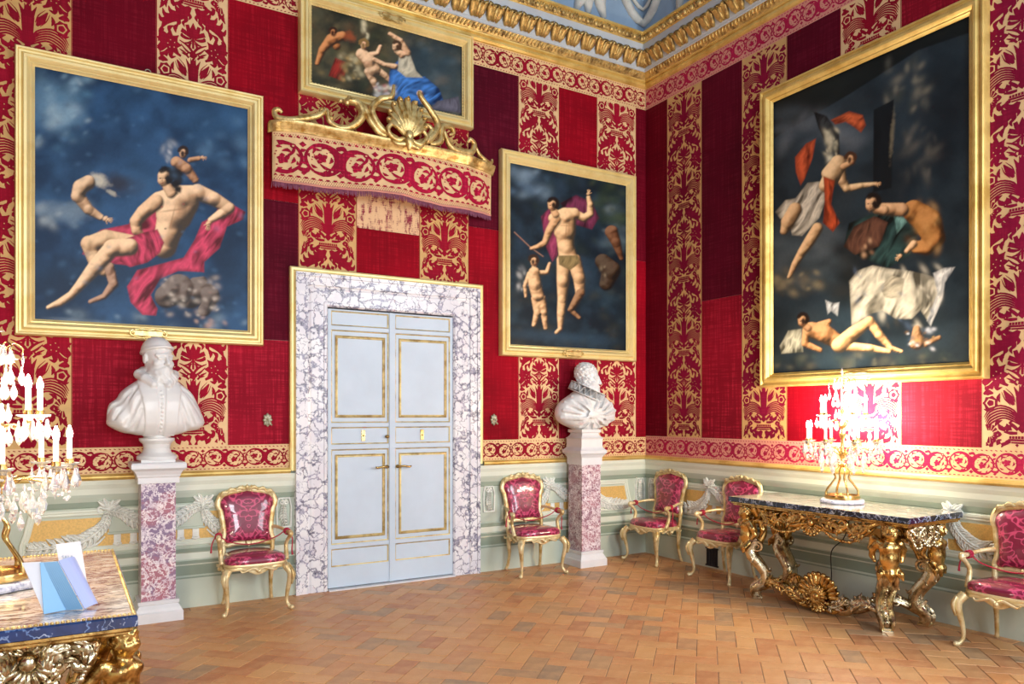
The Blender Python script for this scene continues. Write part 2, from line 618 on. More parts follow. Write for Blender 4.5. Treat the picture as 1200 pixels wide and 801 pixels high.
def damask_motif():
    """half of one repeat, x 0..0.5 (strip width 1), y 0..1.5"""
    o = Orn()
    # crown / vase foot
    for i in range(5):
        o.s([(0.0 + i * 0.035, 1.49), (0.005 + i * 0.035, 1.455)], [0.011, 0.011], 2)
    o.s([(0, 1.435), (0.17, 1.44)], [0.012, 0.01], 4)
    o.s([(0, 1.40), (0.13, 1.405)], [0.010, 0.008], 4)
    # curls hanging from the crown
    o.s([(0.05, 1.38), (0.12, 1.33), (0.19, 1.37), (0.17, 1.42), (0.14, 1.40)], [0.01, 0.03, 0.026, 0.018, 0.01], 12)
    o.s([(0.20, 1.40), (0.27, 1.36), (0.29, 1.42), (0.25, 1.44)], [0.012, 0.026, 0.02, 0.006], 9)
    # bold acanthus diagonal
    o.s([(0.03, 1.37), (0.11, 1.27), (0.24, 1.20), (0.36, 1.12), (0.43, 1.00)], [0.012, 0.045, 0.055, 0.045, 0.010], 14)
    for (a, b, c_) in (((0.14, 1.27), (0.22, 1.30), (0.25, 1.36)), ((0.22, 1.23), (0.31, 1.25), (0.34, 1.32)), ((0.30, 1.18), (0.39, 1.19), (0.42, 1.27)),
                       ((0.36, 1.12), (0.44, 1.11), (0.47, 1.18)), ((0.12, 1.24), (0.10, 1.18), (0.13, 1.13)), ((0.22, 1.18), (0.20, 1.12), (0.23, 1.08))):
        o.s([a, b, c_], [0.030, 0.026, 0.004], 6)
    # palmette
    o.s([(0, 0.95), (0.0, 1.05), (0, 1.16)], [0.012, 0.042, 0.003], 8)
    o.s([(0.015, 0.95), (0.06, 1.04), (0.085, 1.12)], [0.008, 0.024, 0.020], 7)
    o.s([(0.02, 0.94), (0.10, 1.00), (0.165, 1.03)], [0.008, 0.024, 0.026], 7)
    o.s([(0.02, 0.93), (0.10, 0.93), (0.16, 0.955), (0.15, 0.985)], [0.006, 0.018, 0.02, 0.006], 8)
    o.s([(0.01, 0.92), (0.06, 0.87), (0.12, 0.86)], [0.006, 0.014, 0.004], 6)
    o.s([(0, 0.96), (0, 0.80)], [0.014, 0.012], 3)
    # V stems under the palmette
    o.s([(0.0, 0.74), (0.07, 0.82), (0.19, 0.88)], [0.014, 0.014, 0.005], 7)
    o.s([(0.03, 0.72), (0.10, 0.76), (0.17, 0.83)], [0.010, 0.012, 0.004], 6)
    o.s([(0.06, 0.66), (0.12, 0.72), (0.19, 0.76)], [0.010, 0.014, 0.004], 6)
    o.blob((0, 0.71), 0.055, 0.16, 5, 10)
    # large serrated leaf flower
    o.blob((0.335, 0.80), 0.150, 0.20, 9, 18, 0, 0.3, 1.12)
    o.blob((0.40, 0.70), 0.085, 0.16, 6, 12, 0, 0.1)
    o.s([(0.42, 1.0), (0.44, 0.94), (0.40, 0.88)], [0.02, 0.03, 0.03], 6)
    o.s([(0.17, 0.66), (0.24, 0.70), (0.30, 0.76)], [0.012, 0.020, 0.03], 6)
    for a in range(5):
        o.blob((0.30 + 0.05 * cos(a * 1.3), 0.80 + 0.055 * sin(a * 1.3)), 0.008, 0, 0, 6, 1)
    o.s([(0.36, 0.73), (0.41, 0.68), (0.45, 0.66)], [0.004, 0.005, 0.002], 4, 1)
    # stem and flame
    o.s([(0, 0.10), (0, 0.30), (0, 0.50), (0, 0.66)], [0.02, 0.050, 0.060, 0.008], 10)
    o.s([(0.02, 0.42), (0.055, 0.54), (0.10, 0.64)], [0.025, 0.020, 0.003], 6)
    o.s([(0.0, 0.46), (0.02, 0.56), (0.035, 0.66)], [0.02, 0.016, 0.003], 6)
    # plume
    o.s([(0.10, 0.40), (0.15, 0.48), (0.225, 0.60)], [0.010, 0.040, 0.006], 9)
    o.s([(0.085, 0.44), (0.12, 0.54), (0.20, 0.625)], [0.004, 0.006, 0.002], 6)
    o.s([(0.14, 0.40), (0.21, 0.48), (0.25, 0.58)], [0.003, 0.006, 0.002], 6)
    # rosette
    o.blob((0.385, 0.43), 0.094, 0.10, 7, 14)
    o.blob((0.385, 0.43), 0.060, 0.10, 5, 10, 1)
    o.blob((0.385, 0.43), 0.042, 0.06, 5, 10, 2)
    o.s([(0.35, 0.56), (0.42, 0.575), (0.475, 0.555)], [0.008, 0.036, 0.010], 7)
    o.s([(0.37, 0.35), (0.42, 0.33), (0.47, 0.35)], [0.004, 0.016, 0.004], 5)
    # palm fronds
    for i in range(6):
        t = i / 5.0
        o.s([(0.03, 0.20 - 0.06 * t), (0.10 + 0.03 * t, 0.33 - 0.13 * t), (0.26 - 0.02 * t, 0.395 - 0.165 * t), (0.40 - 0.02 * t, 0.345 - 0.19 * t), (0.47 - 0.05 * t, 0.235 - 0.16 * t)],
            [0.005, 0.0085, 0.0095, 0.0095, 0.003], 12)
    o.s([(0.02, 0.13), (0.06, 0.24), (0.13, 0.31)], [0.010, 0.012, 0.003], 6)
    # small flowers over the crown
    o.blob((0.0, 0.09), 0.055, 0.15, 4, 8)
    o.blob((0.17, 0.10), 0.050, 0.22, 5, 10)
    o.s([(0.05, 0.07), (0.10, 0.12), (0.15, 0.17), (0.11, 0.19)], [0.016, 0.018, 0.014, 0.006], 8)
    o.s([(0.20, 0.07), (0.26, 0.10), (0.29, 0.15)], [0.020, 0.026, 0.006], 6)
    o.s([(0.06, 0.03), (0.14, 0.03), (0.22, 0.045)], [0.014, 0.018, 0.008], 6)
    # filling leaves
    for (a, b_, c_, w_) in (((0.20, 1.10), (0.25, 1.04), (0.24, 0.97), 0.026), ((0.27, 1.06), (0.33, 1.02), (0.34, 0.96), 0.024), ((0.44, 1.40), (0.42, 1.33), (0.46, 1.26), 0.024),
                            ((0.34, 1.42), (0.38, 1.36), (0.37, 1.29), 0.022), ((0.06, 1.30), (0.04, 1.24), (0.06, 1.19), 0.020), ((0.12, 1.08), (0.14, 1.13), (0.11, 1.18), 0.018),
                            ((0.47, 0.92), (0.455, 0.86), (0.48, 0.80), 0.02), ((0.20, 0.94), (0.235, 0.90), (0.22, 0.85), 0.02), ((0.24, 0.64), (0.30, 0.62), (0.34, 0.65), 0.02),
                            ((0.27, 0.56), (0.29, 0.50), (0.27, 0.44), 0.020), ((0.46, 0.64), (0.44, 0.62), (0.40, 0.63), 0.016), ((0.06, 0.74), (0.10, 0.70), (0.16, 0.71), 0.014),
                            ((0.24, 0.20), (0.30, 0.17), (0.33, 0.12), 0.022), ((0.30, 0.06), (0.27, 0.01), (0.30, -0.03), 0.02), ((0.02, 0.88), (0.05, 0.84), (0.04, 0.79), 0.014)):
        o.s([a, b_, c_], [0.004, w_, 0.004], 6)
    # sunburst of short strokes by the selvedge
    for i in range(9):
        a = radians(70 + 26 * i)
        o.s([(0.40 + 0.045 * cos(a), 0.02 + 0.045 * sin(a)), (0.40 + 0.105 * cos(a), 0.02 + 0.13 * sin(a))], [0.005, 0.015], 3)
    for i in range(4):
        a = radians(250 - 30 * i)
        o.s([(0.40 + 0.045 * cos(a), 1.48 + 0.045 * sin(a)), (0.40 + 0.10 * cos(a), 1.48 + 0.11 * sin(a))], [0.005, 0.014], 3)
    return o.mirrored()


def border_motif():
    """one repeat, u 0..1.6, v 0..1"""
    o = Orn()

    def ring(cx, cy, r, a0, a1, w=(0.02, 0.075, 0.05, 0.02)):
        pts = [(cx + r * cos(radians(a0 + (a1 - a0) * i / 8)), cy + r * 1.08 * sin(radians(a0 + (a1 - a0) * i / 8))) for i in range(9)]
        o.s(pts, list(w), 18)
    ring(0.42, 0.46, 0.37, 60, 330)
    ring(0.42, 0.46, 0.36, 330, 420, (0.02, 0.03, 0.02))
    ring(1.22, 0.52, 0.37, 240, 510)
    ring(1.22, 0.52, 0.36, 150, 240, (0.02, 0.03, 0.02))
    o.s([(0.70, 0.20), (0.86, 0.16), (0.95, 0.26)], [0.03, 0.05, 0.02], 7)
    o.s([(-0.06, 0.86), (0.08, 0.90), (0.16, 0.80)], [0.03, 0.05, 0.02], 7)
    o.s([(1.54, 0.86), (1.60, 0.88)], [0.03, 0.05], 3)
    for (fx, fy, fr, a0) in ((0.40, 0.41, 0.085, 100), (1.20, 0.56, 0.09, 250)):
        for k in range(5):
            a = radians(a0 + 72 * k)
            rr = fr * (1.15 if k % 2 == 0 else 0.85)
            o.blob((fx + cos(a) * rr, fy + sin(a) * rr), fr * 0.66, 0.14, 4, 8, 0, a)
        o.blob((fx, fy), fr * 0.8, 0, 0, 8)
        for k in range(7):
            a = radians(a0 + 30 + 40 * k)
            c0, c1, c2 = ((0.42, 0.46, 0.33) if fx < 0.8 else (1.22, 0.52, 0.33))
            o.s([(c0 + cos(a) * c2, c1 + sin(a) * c2 * 1.08), (c0 + cos(a + 0.25) * c2 * 0.82, c1 + sin(a + 0.25) * c2 * 0.88)], [0.030, 0.004], 3)
    o.s([(0.50, 0.50), (0.60, 0.62), (0.62, 0.74)], [0.02, 0.025, 0.02], 6)
    o.blob((0.60, 0.78), 0.065, 0, 0, 9)
    o.blob((0.60, 0.78), 0.025, 0, 0, 6, 1)
    o.s([(0.38, 0.62), (0.48, 0.66), (0.56, 0.60)], [0.01, 0.035, 0.01], 6)
    o.s([(1.18, 0.40), (1.30, 0.30), (1.42, 0.28)], [0.01, 0.03, 0.012], 6)
    o.blob((1.44, 0.22), 0.065, 0, 0, 9)
    o.blob((1.44, 0.22), 0.025, 0, 0, 6, 1)
    o.s([(1.02, 0.66), (1.06, 0.76), (1.14, 0.80)], [0.01, 0.022, 0.008], 5)
    for d in ((1.05, 0.62), (1.01, 0.56), (1.0, 0.49), (1.33, 0.72), (0.26, 0.60), (0.24, 0.52)):
        o.blob(d, 0.020, 0, 0, 5)
    o.blob((0.80, 0.86), 0.07, 0.2, 4, 8)
    o.blob((0.80, 0.52), 0.035, 0, 0, 6)
    o.blob((0.02, 0.13), 0.07, 0.2, 4, 8)
    o.blob((0.82, 0.08), 0.05, 0.2, 4, 8)
    for (a, b_, c_, w_) in (((0.16, 0.30), (0.22, 0.24), (0.30, 0.24), 0.03), ((0.56, 0.30), (0.62, 0.38), (0.62, 0.48), 0.03), ((0.22, 0.70), (0.30, 0.74), (0.38, 0.72), 0.028),
                            ((0.98, 0.36), (1.04, 0.30), (1.12, 0.29), 0.03), ((1.38, 0.44), (1.44, 0.52), (1.42, 0.62), 0.03), ((1.04, 0.84), (1.12, 0.78), (1.22, 0.78), 0.026),
                            ((0.74, 0.62), (0.80, 0.70), (0.88, 0.72), 0.035), ((0.72, 0.36), (0.80, 0.38), (0.86, 0.32), 0.03), ((1.52, 0.30), (1.58, 0.36), (1.56, 0.46), 0.035), ((0.02, 0.60), (0.04, 0.70), (0.0, 0.78), 0.03)):
        o.s([a, b_, c_], [0.005, w_, 0.005], 5)
    for i in range(10):
        o.s([(0.03 + 0.16 * i, -0.035), (0.11 + 0.16 * i, -0.035)], [0.016, 0.016], 2)
        o.s([(0.03 + 0.16 * i, 1.05), (0.10 + 0.16 * i, 1.02)], [0.016, 0.016], 2)
    return o


FAT = 1.27
DAMASK = damask_motif()
FAT = 1.0
FAT = 1.2
BORDER = border_motif()
FAT = 1.45
BORDER_BOLD = border_motif()
FAT = 1.0

# ------------------------------------------------------------------ the room
WEST, SOUTH = -7.3, -9.0
RAIL0, RAIL1 = 1.12, 1.168
BAND0, BAND1 = 5.325, 5.575

# ---- floor: herringbone bricks laid at 45 degrees to the walls, with a border course along the walls
floor_mb = MB().box(WEST, 0, SOUTH, 0, -0.06, -0.004)
floor_obj = tag(floor_mb.obj('floor', 'floor_mortar'), kind='structure')


def clip_poly(poly, x0, x1, y0, y1):
    def cut(ps, inside, inter):
        out = []
        for i, p in enumerate(ps):
            q = ps[i - 1]
            if inside(p):
                if not inside(q):
                    out.append(inter(q, p))
                out.append(p)
            elif inside(q):
                out.append(inter(q, p))
        return out

    def ix(xv):
        return lambda a, b: (xv, a[1] + (b[1] - a[1]) * (xv - a[0]) / (b[0] - a[0]))

    def iy(yv):
        return lambda a, b: (a[0] + (b[0] - a[0]) * (yv - a[1]) / (b[1] - a[1]), yv)
    for ins, it in ((lambda p: p[0] >= x0, ix(x0)), (lambda p: p[0] <= x1, ix(x1)), (lambda p: p[1] >= y0, iy(y0)), (lambda p: p[1] <= y1, iy(y1))):
        poly = cut(poly, ins, it)
        if len(poly) < 3:
            return []
    return poly


def prism(mb, poly, z0, z1, b=0.003):
    n = len(poly)
    cx = sum(p[0] for p in poly) / n
    cy = sum(p[1] for p in poly) / n
    top = []
    for p in poly:
        d = math.hypot(cx - p[0], cy - p[1]) or 1
        top.append((p[0] + (cx - p[0]) / d * b * 1.4, p[1] + (cy - p[1]) / d * b * 1.4, z1))
    vs_ = [(p[0], p[1], z0) for p in poly] + [(p[0], p[1], z1 - b) for p in poly] + top
    fc = [tuple(range(2 * n, 3 * n))]
    for k in range(n):
        j = (k + 1) % n
        fc += [(k, j, n + j, n + k), (n + k, n + j, 2 * n + j, 2 * n + k)]
    mb.add(vs_, fc)


def area2(poly):
    return abs(sum(poly[i - 1][0] * poly[i][1] - poly[i][0] * poly[i - 1][1] for i in range(len(poly)))) / 2


A_ = 0.138
GAP = 0.0022
COURSE = 0.15
pieces = []
c45 = cos(radians(45))


def rot45(p):
    return ((p[0] - p[1]) * c45 - 3.0, (p[0] + p[1]) * c45 - 3.5)


RX0, RX1, RY0, RY1 = WEST, -COURSE, SOUTH, -COURSE
for k in range(-75, 76):
    for s in range(-20, 21):
        bx = (k + 4 * s)
        for (x0, y0, x1, y1, hz) in ((bx, k, bx + 2, k + 1, 1), (bx, k + 1, bx + 1, k + 3, 0)):
            q = [(x0 * A_ + GAP, y0 * A_ + GAP), (x1 * A_ - GAP, y0 * A_ + GAP), (x1 * A_ - GAP, y1 * A_ - GAP), (x0 * A_ + GAP, y1 * A_ - GAP)]
            w = [rot45(p) for p in q]
            if max(p[0] for p in w) < RX0 or min(p[0] for p in w) > RX1 or max(p[1] for p in w) < RY0 or min(p[1] for p in w) > RY1:
                continue
            cl = clip_poly(w, RX0, RX1 - GAP, RY0, RY1 - GAP)
            if len(cl) >= 3 and area2(cl) > 0.0008:
                whole = len(cl) == 4 and area2(cl) > 0.98 * area2(w)
                pieces.append((cl, whole, hz))
bx = 0.0
while bx > WEST:
    nx_ = max(bx - 0.29 - random.uniform(-0.02, 0.02), WEST)
    pieces.append(([(nx_ + GAP, -COURSE + GAP), (bx - GAP, -COURSE + GAP), (bx - GAP, -GAP), (nx_ + GAP, -GAP)], False, 0))
    bx = nx_
by = -COURSE
while by > SOUTH:
    ny_ = max(by - 0.29 - random.uniform(-0.02, 0.02), SOUTH)
    pieces.append(([(-COURSE + GAP, ny_ + GAP), (-GAP, ny_ + GAP), (-GAP, by - GAP), (-COURSE + GAP, by - GAP)], False, 0))
    by = ny_
VD = (sin(VIEW_ANGLE), cos(VIEW_ANGLE))
VR = (cos(VIEW_ANGLE), -sin(VIEW_ANGLE))


def screen(p):
    X, Y = p[0] - CAM.x, p[1] - CAM.y
    dep = X * VD[0] + Y * VD[1]
    if dep < 0.5:
        return None
    return (600 + 880 * (X * VR[0] + Y * VR[1]) / dep, 486 + 880 * 1.65 / dep, dep)


near = []
for i, (poly, whole, hz) in enumerate(pieces):
    cx = sum(p[0] for p in poly) / len(poly)
    cy = sum(p[1] for p in poly) / len(poly)
    sc = screen((cx, cy))
    ok = sc is not None and -10 < sc[0] < 1210 and sc[1] < 812
    if ok and cx < -5.45 and cy < -1.9:
        ok = False
    near.append((sc[2] if ok else 1e6, i))
near.sort()
singles = set(i for d, i in near[:300] if d < 1e5)
shared = {}
far = MB()
for i, (poly, whole, hz) in enumerate(pieces):
    dz = random.uniform(-0.0012, 0.0012)
    if i in singles:
        cx = sum(p[0] for p in poly) / len(poly)
        cy = sum(p[1] for p in poly) / len(poly)
        if whole:
            if hz not in shared:
                mb = MB()
                prism(mb, [(p[0] - cx, p[1] - cy) for p in poly], -0.03, 0)
                shared[hz] = mb.mesh('brick', 'brick_paving')
            me = shared[hz]
        else:
            mb = MB()
            prism(mb, [(p[0] - cx, p[1] - cy) for p in poly], -0.03, 0)
            me = mb.mesh('brick', 'brick_paving')
        o = link('brick', me, floor_obj, (cx, cy, dz))
        o.rotation_euler = (random.uniform(-0.006, 0.006), random.uniform(-0.006, 0.006), 0)
    else:
        prism(far, poly, -0.03, dz)
tag(far.obj('brick_paving', 'brick_paving_far', floor_obj), kind='stuff')

# ---- walls (built facing -y along local x; the right wall is the same frame turned by -90 degrees)
wall_left = tag(MB().box(WEST, 0.35, 0.0, 0.35, -0.06, 8.2).obj('wall_left', 'dado_paint'), kind='structure')
wall_right = tag(MB().box(0.0, 9.0, 0.0, 0.35, -0.06, 8.2).obj('wall_right', 'dado_paint', None, False, None, -pi / 2), kind='structure')

wall_west = tag(MB().box(SOUTH, 0.0, 0.0, 0.3, -0.06, 8.2).obj('wall_west', 'velvet_dark', None, False, (WEST, 0, 0), pi / 2), kind='structure')


def cloth(wall, name, u0, u1, v0, v1, mat, n=0.006):
    return MB().box(u0, u1, -n, 0.002, v0, v1).obj(name, mat, wall)


def damask(wall, u0, u1, v0, v1, ground, pile, repeat, phase_v, mirror=False):
    """phase_v: height of a rosette centre (y = 0.43 of 1.5 in the repeat)"""
    strip = cloth(wall, 'damask_strip', u0, u1, v0, v1, ground)
    w = u1 - u0
    uc = (u0 + u1) / 2
    sv = repeat / 1.5
    base = phase_v - 0.43 * sv
    k0 = int(math.floor((v0 - base) / repeat))
    mb = MB()
    for k in range(k0, k0 + int((v1 - v0) / repeat) + 3):
        b = base + k * repeat
        if b > v1 or b + repeat < v0:
            continue
        cl = None if (b >= v0 + 0.05 and b + repeat <= v1 - 0.05) else (lambda x, y, b=b: v0 + 0.004 < b + y * sv < v1 - 0.004)
        DAMASK.to(mb, lambda x, y, l, b=b: (uc + x * w * 0.985, -0.0068 - 0.0008 * l, b + y * sv), cl)
    # selvedge lines
    for sgn in (-1, 1):
        e = uc + sgn * (w / 2 - 0.004)
        mb.add([(e - 0.003, -0.0078, v0), (e + 0.003, -0.0078, v0), (e + 0.003, -0.0078, v1), (e - 0.003, -0.0078, v1)], [(0, 1, 2, 3)])
    mb.obj('velvet_motif', [pile, ground, pile], strip)
    return strip


def border(wall, u0, u1, v0, v1, ground, pile, flip=False, period=0.345):
    strip = cloth(wall, 'border_strip', u0, u1, v0, v1, ground, 0.0075)
    h = (v1 - v0)
    m0 = v0 + h * 0.09
    hh = h * 0.80
    s = period / 1.6
    mb = MB()
    k = math.floor(u0 / period)
    while k * period < u1:
        b = k * period
        cl = None
        if b < u0 or b + period > u1:
            cl = lambda x, y, b=b: u0 < b + x * s < u1
        if flip:
            BORDER.to(mb, lambda x, y, l, b=b: (b + x * s, -0.0080 - 0.0006 * l, m0 + (1 - y) * hh), cl)
        else:
            BORDER.to(mb, lambda x, y, l, b=b: (b + x * s, -0.0080 - 0.0006 * l, m0 + y * hh), cl)
        k += 1
    mb.obj('velvet_motif', [pile, ground, pile], strip)


LB0, LB1 = 1.385, 5.325
W = wall_left
border(W, -7.2, -4.26, RAIL1, LB0, 'damask_ground', 'pile_crimson')
border(W, -2.26, -0.01, RAIL1, LB0, 'damask_ground', 'pile_crimson')
border(W, -7.2, -0.01, BAND0, BAND1, 'damask_ground', 'pile_crimson', True)
damask(W, -6.58, -5.98, LB0, LB1, 'damask_ground_gold', 'pile_crimson', 0.92, 4.72)
damask(W, -5.37, -4.79, LB0, LB1, 'damask_ground', 'pile_crimson', 0.921, 1.815)
damask(W, -4.18, -3.617, 3.01, LB1, 'damask_ground_gold', 'pile_crimson', 0.86, 3.52)
damask(W, -2.968, -2.407, 3.01, LB1, 'damask_ground_gold', 'pile_crimson', 0.86, 3.50)
damask(W, -1.803, -1.266, LB0, LB1, 'damask_ground', 'pile_crimson', 0.85, 1.85)
damask(W, -0.741, -0.155, LB0, LB1, 'damask_ground', 'pile_crimson', 0.85, 1.84)
for (u0, u1, segs) in ((-7.2, -6.58, [(LB0, LB1, 'velvet_dark')]),
                       (-5.98, -5.37, [(LB0, 3.0, 'velvet_worn'), (3.002, LB1, 'velvet_dark')]),
                       (-4.79, -4.18, [(LB0, 2.33, 'velvet_worn'), (2.332, 3.6, 'velvet_maroon'), (3.602, LB1, 'velvet_crimson')]),
                       (-2.407, -1.803, [(LB0, 3.62, 'velvet_crimson'), (3.622, LB1, 'velvet_maroon')]),
                       (-1.266, -0.741, [(LB0, 2.6, 'velvet_worn'), (2.602, LB1, 'velvet_crimson')]),
                       (-0.155, -0.002, [(LB0, 3.5, 'velvet_crimson'), (3.502, LB1, 'velvet_dark')])):
    for v0, v1, m in segs:
        uu0 = u0
        if u1 == -4.18 and v0 < 3.0:
            u1_ = -4.262 if v1 < 3.0 else -4.18
            cloth(W, 'velvet_panel', u0, -4.262, v0, min(v1, 3.0), m)
            if v1 > 3.0:
                cloth(W, 'velvet_panel', u0, -4.18, 3.0, v1, m)
            continue
        if u0 == -2.407 and v0 < 3.0:
            cloth(W, 'velvet_panel', -2.258, u1, v0, 3.0, m)
            cloth(W, 'velvet_panel', u0, u1, 3.0, v1, m)
            continue
        cloth(W, 'velvet_panel', uu0, u1, v0, v1, m)
# worn patch over the door
m, nt, b = new_mat('velvet_bald')
v_ = coords(nt, (7, 7, 2.2))
n_ = noise(nt, v_, 2.6, 6, 0.75)
n2_ = noise(nt, coords(nt, (3, 3, 60)), 2.0, 2)
f_ = ramp(nt, mix(nt, 0.22, n_.outputs[0], n2_.outputs[0]), [(0.50, (0, 0, 0)), (0.57, (1, 1, 1))])
nt.links.new(mix(nt, f_, hexc('E6BF92'), hexc('8E1F38')), b.inputs['Base Color'])
setp(b, rough=0.7)
cloth(W, 'velvet_panel', -3.617, -2.968, 3.01, 3.452, 'velvet_crimson')
cloth(W, 'velvet_panel', -3.617, -2.968, 3.454, 4.05, 'velvet_bald')
cloth(W, 'velvet_panel', -3.617, -2.968, 4.052, LB1, 'velvet_crimson')

W = wall_right
border(W, 0.01, 2.62, RAIL1, 1.40, 'border_ground_pink', 'pile_pink')
border(W, 2.62, 8.5, RAIL1, 1.40, 'damask_ground', 'pile_pink')
border(W, 0.01, 8.5, BAND0, BAND1, 'border_ground_pink', 'pile_pink', True)
RB0 = 1.40
damask(W, 0.38, 0.939, RB0, LB1, 'damask_ground_gold', 'pile_plum', 0.835, 1.79)
damask(W, 1.504, 2.077, RB0, LB1, 'damask_ground_gold', 'pile_plum', 0.835, 1.80)
damask(W, 2.656, 3.236, RB0, LB1, 'damask_ground', 'pile_crimson', 0.84, 1.82)
damask(W, 3.871, 4.45, RB0, LB1, 'damask_ground', 'pile_plum', 0.84, 1.74)
damask(W, 5.03, 5.61, RB0, LB1, 'damask_ground', 'pile_plum', 0.84, 1.78)
damask(W, 6.19, 6.77, RB0, LB1, 'damask_ground', 'pile_plum', 0.84, 1.70)
damask(W, 7.35, 7.93, RB0, LB1, 'damask_ground', 'pile_plum', 0.84, 1.80)
for (u0, u1, segs) in ((0.002, 0.38, [(RB0, LB1, 'velvet_dark')]),
                       (0.939, 1.504, [(RB0, 2.9, 'velvet_worn'), (2.902, LB1, 'velvet_maroon')]),
                       (2.077, 2.656, [(RB0, 2.9, 'velvet_crimson'), (2.902, LB1, 'velvet_maroon')]),
                       (3.236, 3.55, [(RB0, LB1, 'velvet_worn')]), (3.552, 3.871, [(RB0, LB1, 'velvet_worn')]),
                       (4.45, 5.03, [(RB0, LB1, 'velvet_worn')]), (5.61, 6.19, [(RB0, LB1, 'velvet_dark')]), (6.77, 7.35, [(RB0, LB1, 'velvet_crimson')]), (7.93, 8.5, [(RB0, LB1, 'velvet_dark')])):
    for v0, v1, m in segs:
        cloth(W, 'velvet_panel', u0, u1, v0, v1, m)

# ---- dado: moulded panelling swept along each wall
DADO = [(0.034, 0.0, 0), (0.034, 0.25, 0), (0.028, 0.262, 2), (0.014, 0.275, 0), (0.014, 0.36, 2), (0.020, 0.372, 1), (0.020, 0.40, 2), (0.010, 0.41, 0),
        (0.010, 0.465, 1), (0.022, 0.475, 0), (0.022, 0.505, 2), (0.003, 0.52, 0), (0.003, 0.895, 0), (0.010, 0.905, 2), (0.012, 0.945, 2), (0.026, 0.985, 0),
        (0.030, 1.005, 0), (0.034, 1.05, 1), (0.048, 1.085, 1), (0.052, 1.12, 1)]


def sweep(wall, name, prof, u0, u1, mats, m0=0.0, m1=0.0, smooth=False):
    """prof: (offset, height, material); m0/m1: mitre factor of the end"""
    mb = MB()
    for i in range(len(prof) - 1):
        (o0, z0, _), (o1, z1, mi) = prof[i], prof[i + 1]
        mb.mi = mi
        mb.add([(u0 + m0 * o0, -o0, z0), (u1 + m1 * o0, -o0, z0), (u1 + m1 * o1, -o1, z1), (u0 + m0 * o1, -o1, z1)], [(0, 1, 2, 3)])
    mb.mi = prof[-1][2]
    oo, zz, _ = prof[-1]
    mb.add([(u0 + m0 * oo, -oo, zz), (u1 + m1 * oo, -oo, zz), (u1, 0.0, zz), (u0, 0.0, zz)], [(0, 1, 2, 3)])
    return mb.obj(name, mats, wall, smooth)


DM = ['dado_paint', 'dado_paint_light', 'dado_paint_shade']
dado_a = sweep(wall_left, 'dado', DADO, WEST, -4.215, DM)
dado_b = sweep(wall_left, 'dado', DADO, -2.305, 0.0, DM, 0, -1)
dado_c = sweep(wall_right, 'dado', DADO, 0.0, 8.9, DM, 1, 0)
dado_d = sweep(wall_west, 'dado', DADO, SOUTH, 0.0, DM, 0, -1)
RAILP = [(0.052, 1.12, 0), (0.066, 1.126, 0), (0.074, 1.140, 0), (0.070, 1.154, 0), (0.055, 1.160, 0), (0.050, 1.168, 0), (0.0, 1.169, 0)]
sweep(wall_left, 'gold_rail', RAILP, WEST, -4.262, ['deep_frame_gilding'], smooth=40)
sweep(wall_left, 'gold_rail', RAILP, -2.258, 0.0, ['deep_frame_gilding'], 0, -1, smooth=40)
sweep(wall_west, 'gold_rail', RAILP, SOUTH, 0.0, ['deep_frame_gilding'], 0, -1, smooth=40)
sweep(wall_right, 'gold_rail', RAILP, 0.0, 8.9, ['deep_frame_gilding'], 1, 0, smooth=40)


def moulding(mb, path, prof, closed=True):
    """sweep an (inset, height) profile along a path in the wall plane (u, v), insetting to the left of travel"""
    n = len(path)
    rings = []
    for i in range(n):
        p = Vector((path[i][0], path[i][1]))
        a = Vector(path[i - 1]) if (closed or i > 0) else p * 2 - Vector(path[i + 1])
        c = Vector(path[(i + 1) % n]) if (closed or i < n - 1) else p * 2 - Vector(path[i - 1])
        d0 = (p - a).normalized()
        d1 = (c - p).normalized()
        n0, n1 = Vector((-d0.y, d0.x)), Vector((-d1.y, d1.x))
        k = n0 + n1
        k = k / max(0.3, k.dot(n0)) if k.length > 1e-6 else n0
        rings.append([(p.x + k.x * ins, -h, p.y + k.y * ins) for ins, h in prof])
    if closed:
        rings.append(rings[0])
    m_ = len(prof)
    vs_ = [q for r in rings for q in r]
    fc = []
    for i in range(len(rings) - 1):
        for k in range(m_ - 1):
            a_ = i * m_ + k
            fc.append((a_, a_ + m_, a_ + m_ + 1, a_ + 1))
    mb.add(vs_, fc)


def garland(mb, pts, w0, w1, dens=26, n=0.012):
    P = bez([(p[0], 0, p[1]) for p in pts], dens)
    m_ = len(P)
    for i in range(m_ - 1):
        t = i / (m_ - 1)
        wd = w0 + (w1 - w0) * (1 - abs(2 * t - 1))
        d = (P[i + 1] - P[i]).normalized()
        s = Vector((-d.z, 0, d.x))
        for sg in (-1, 0, 1):
            tip = P[i] + d * (wd * 1.1) + s * (sg * wd * (0.95 + 0.2 * random.random()))
            mid = (P[i] + tip) / 2 + s * (sg * wd * 0.16)
            h0 = n + (0.014 if sg == 0 else 0.006)
            mb.leaf([(P[i].x, -h0, P[i].z), (mid.x, -h0 - 0.010, mid.z), (tip.x, -n * 0.6, tip.z)], [wd * 0.12, wd * 0.34, 0.002], (0, -1, 0), 0.008, 0.25)


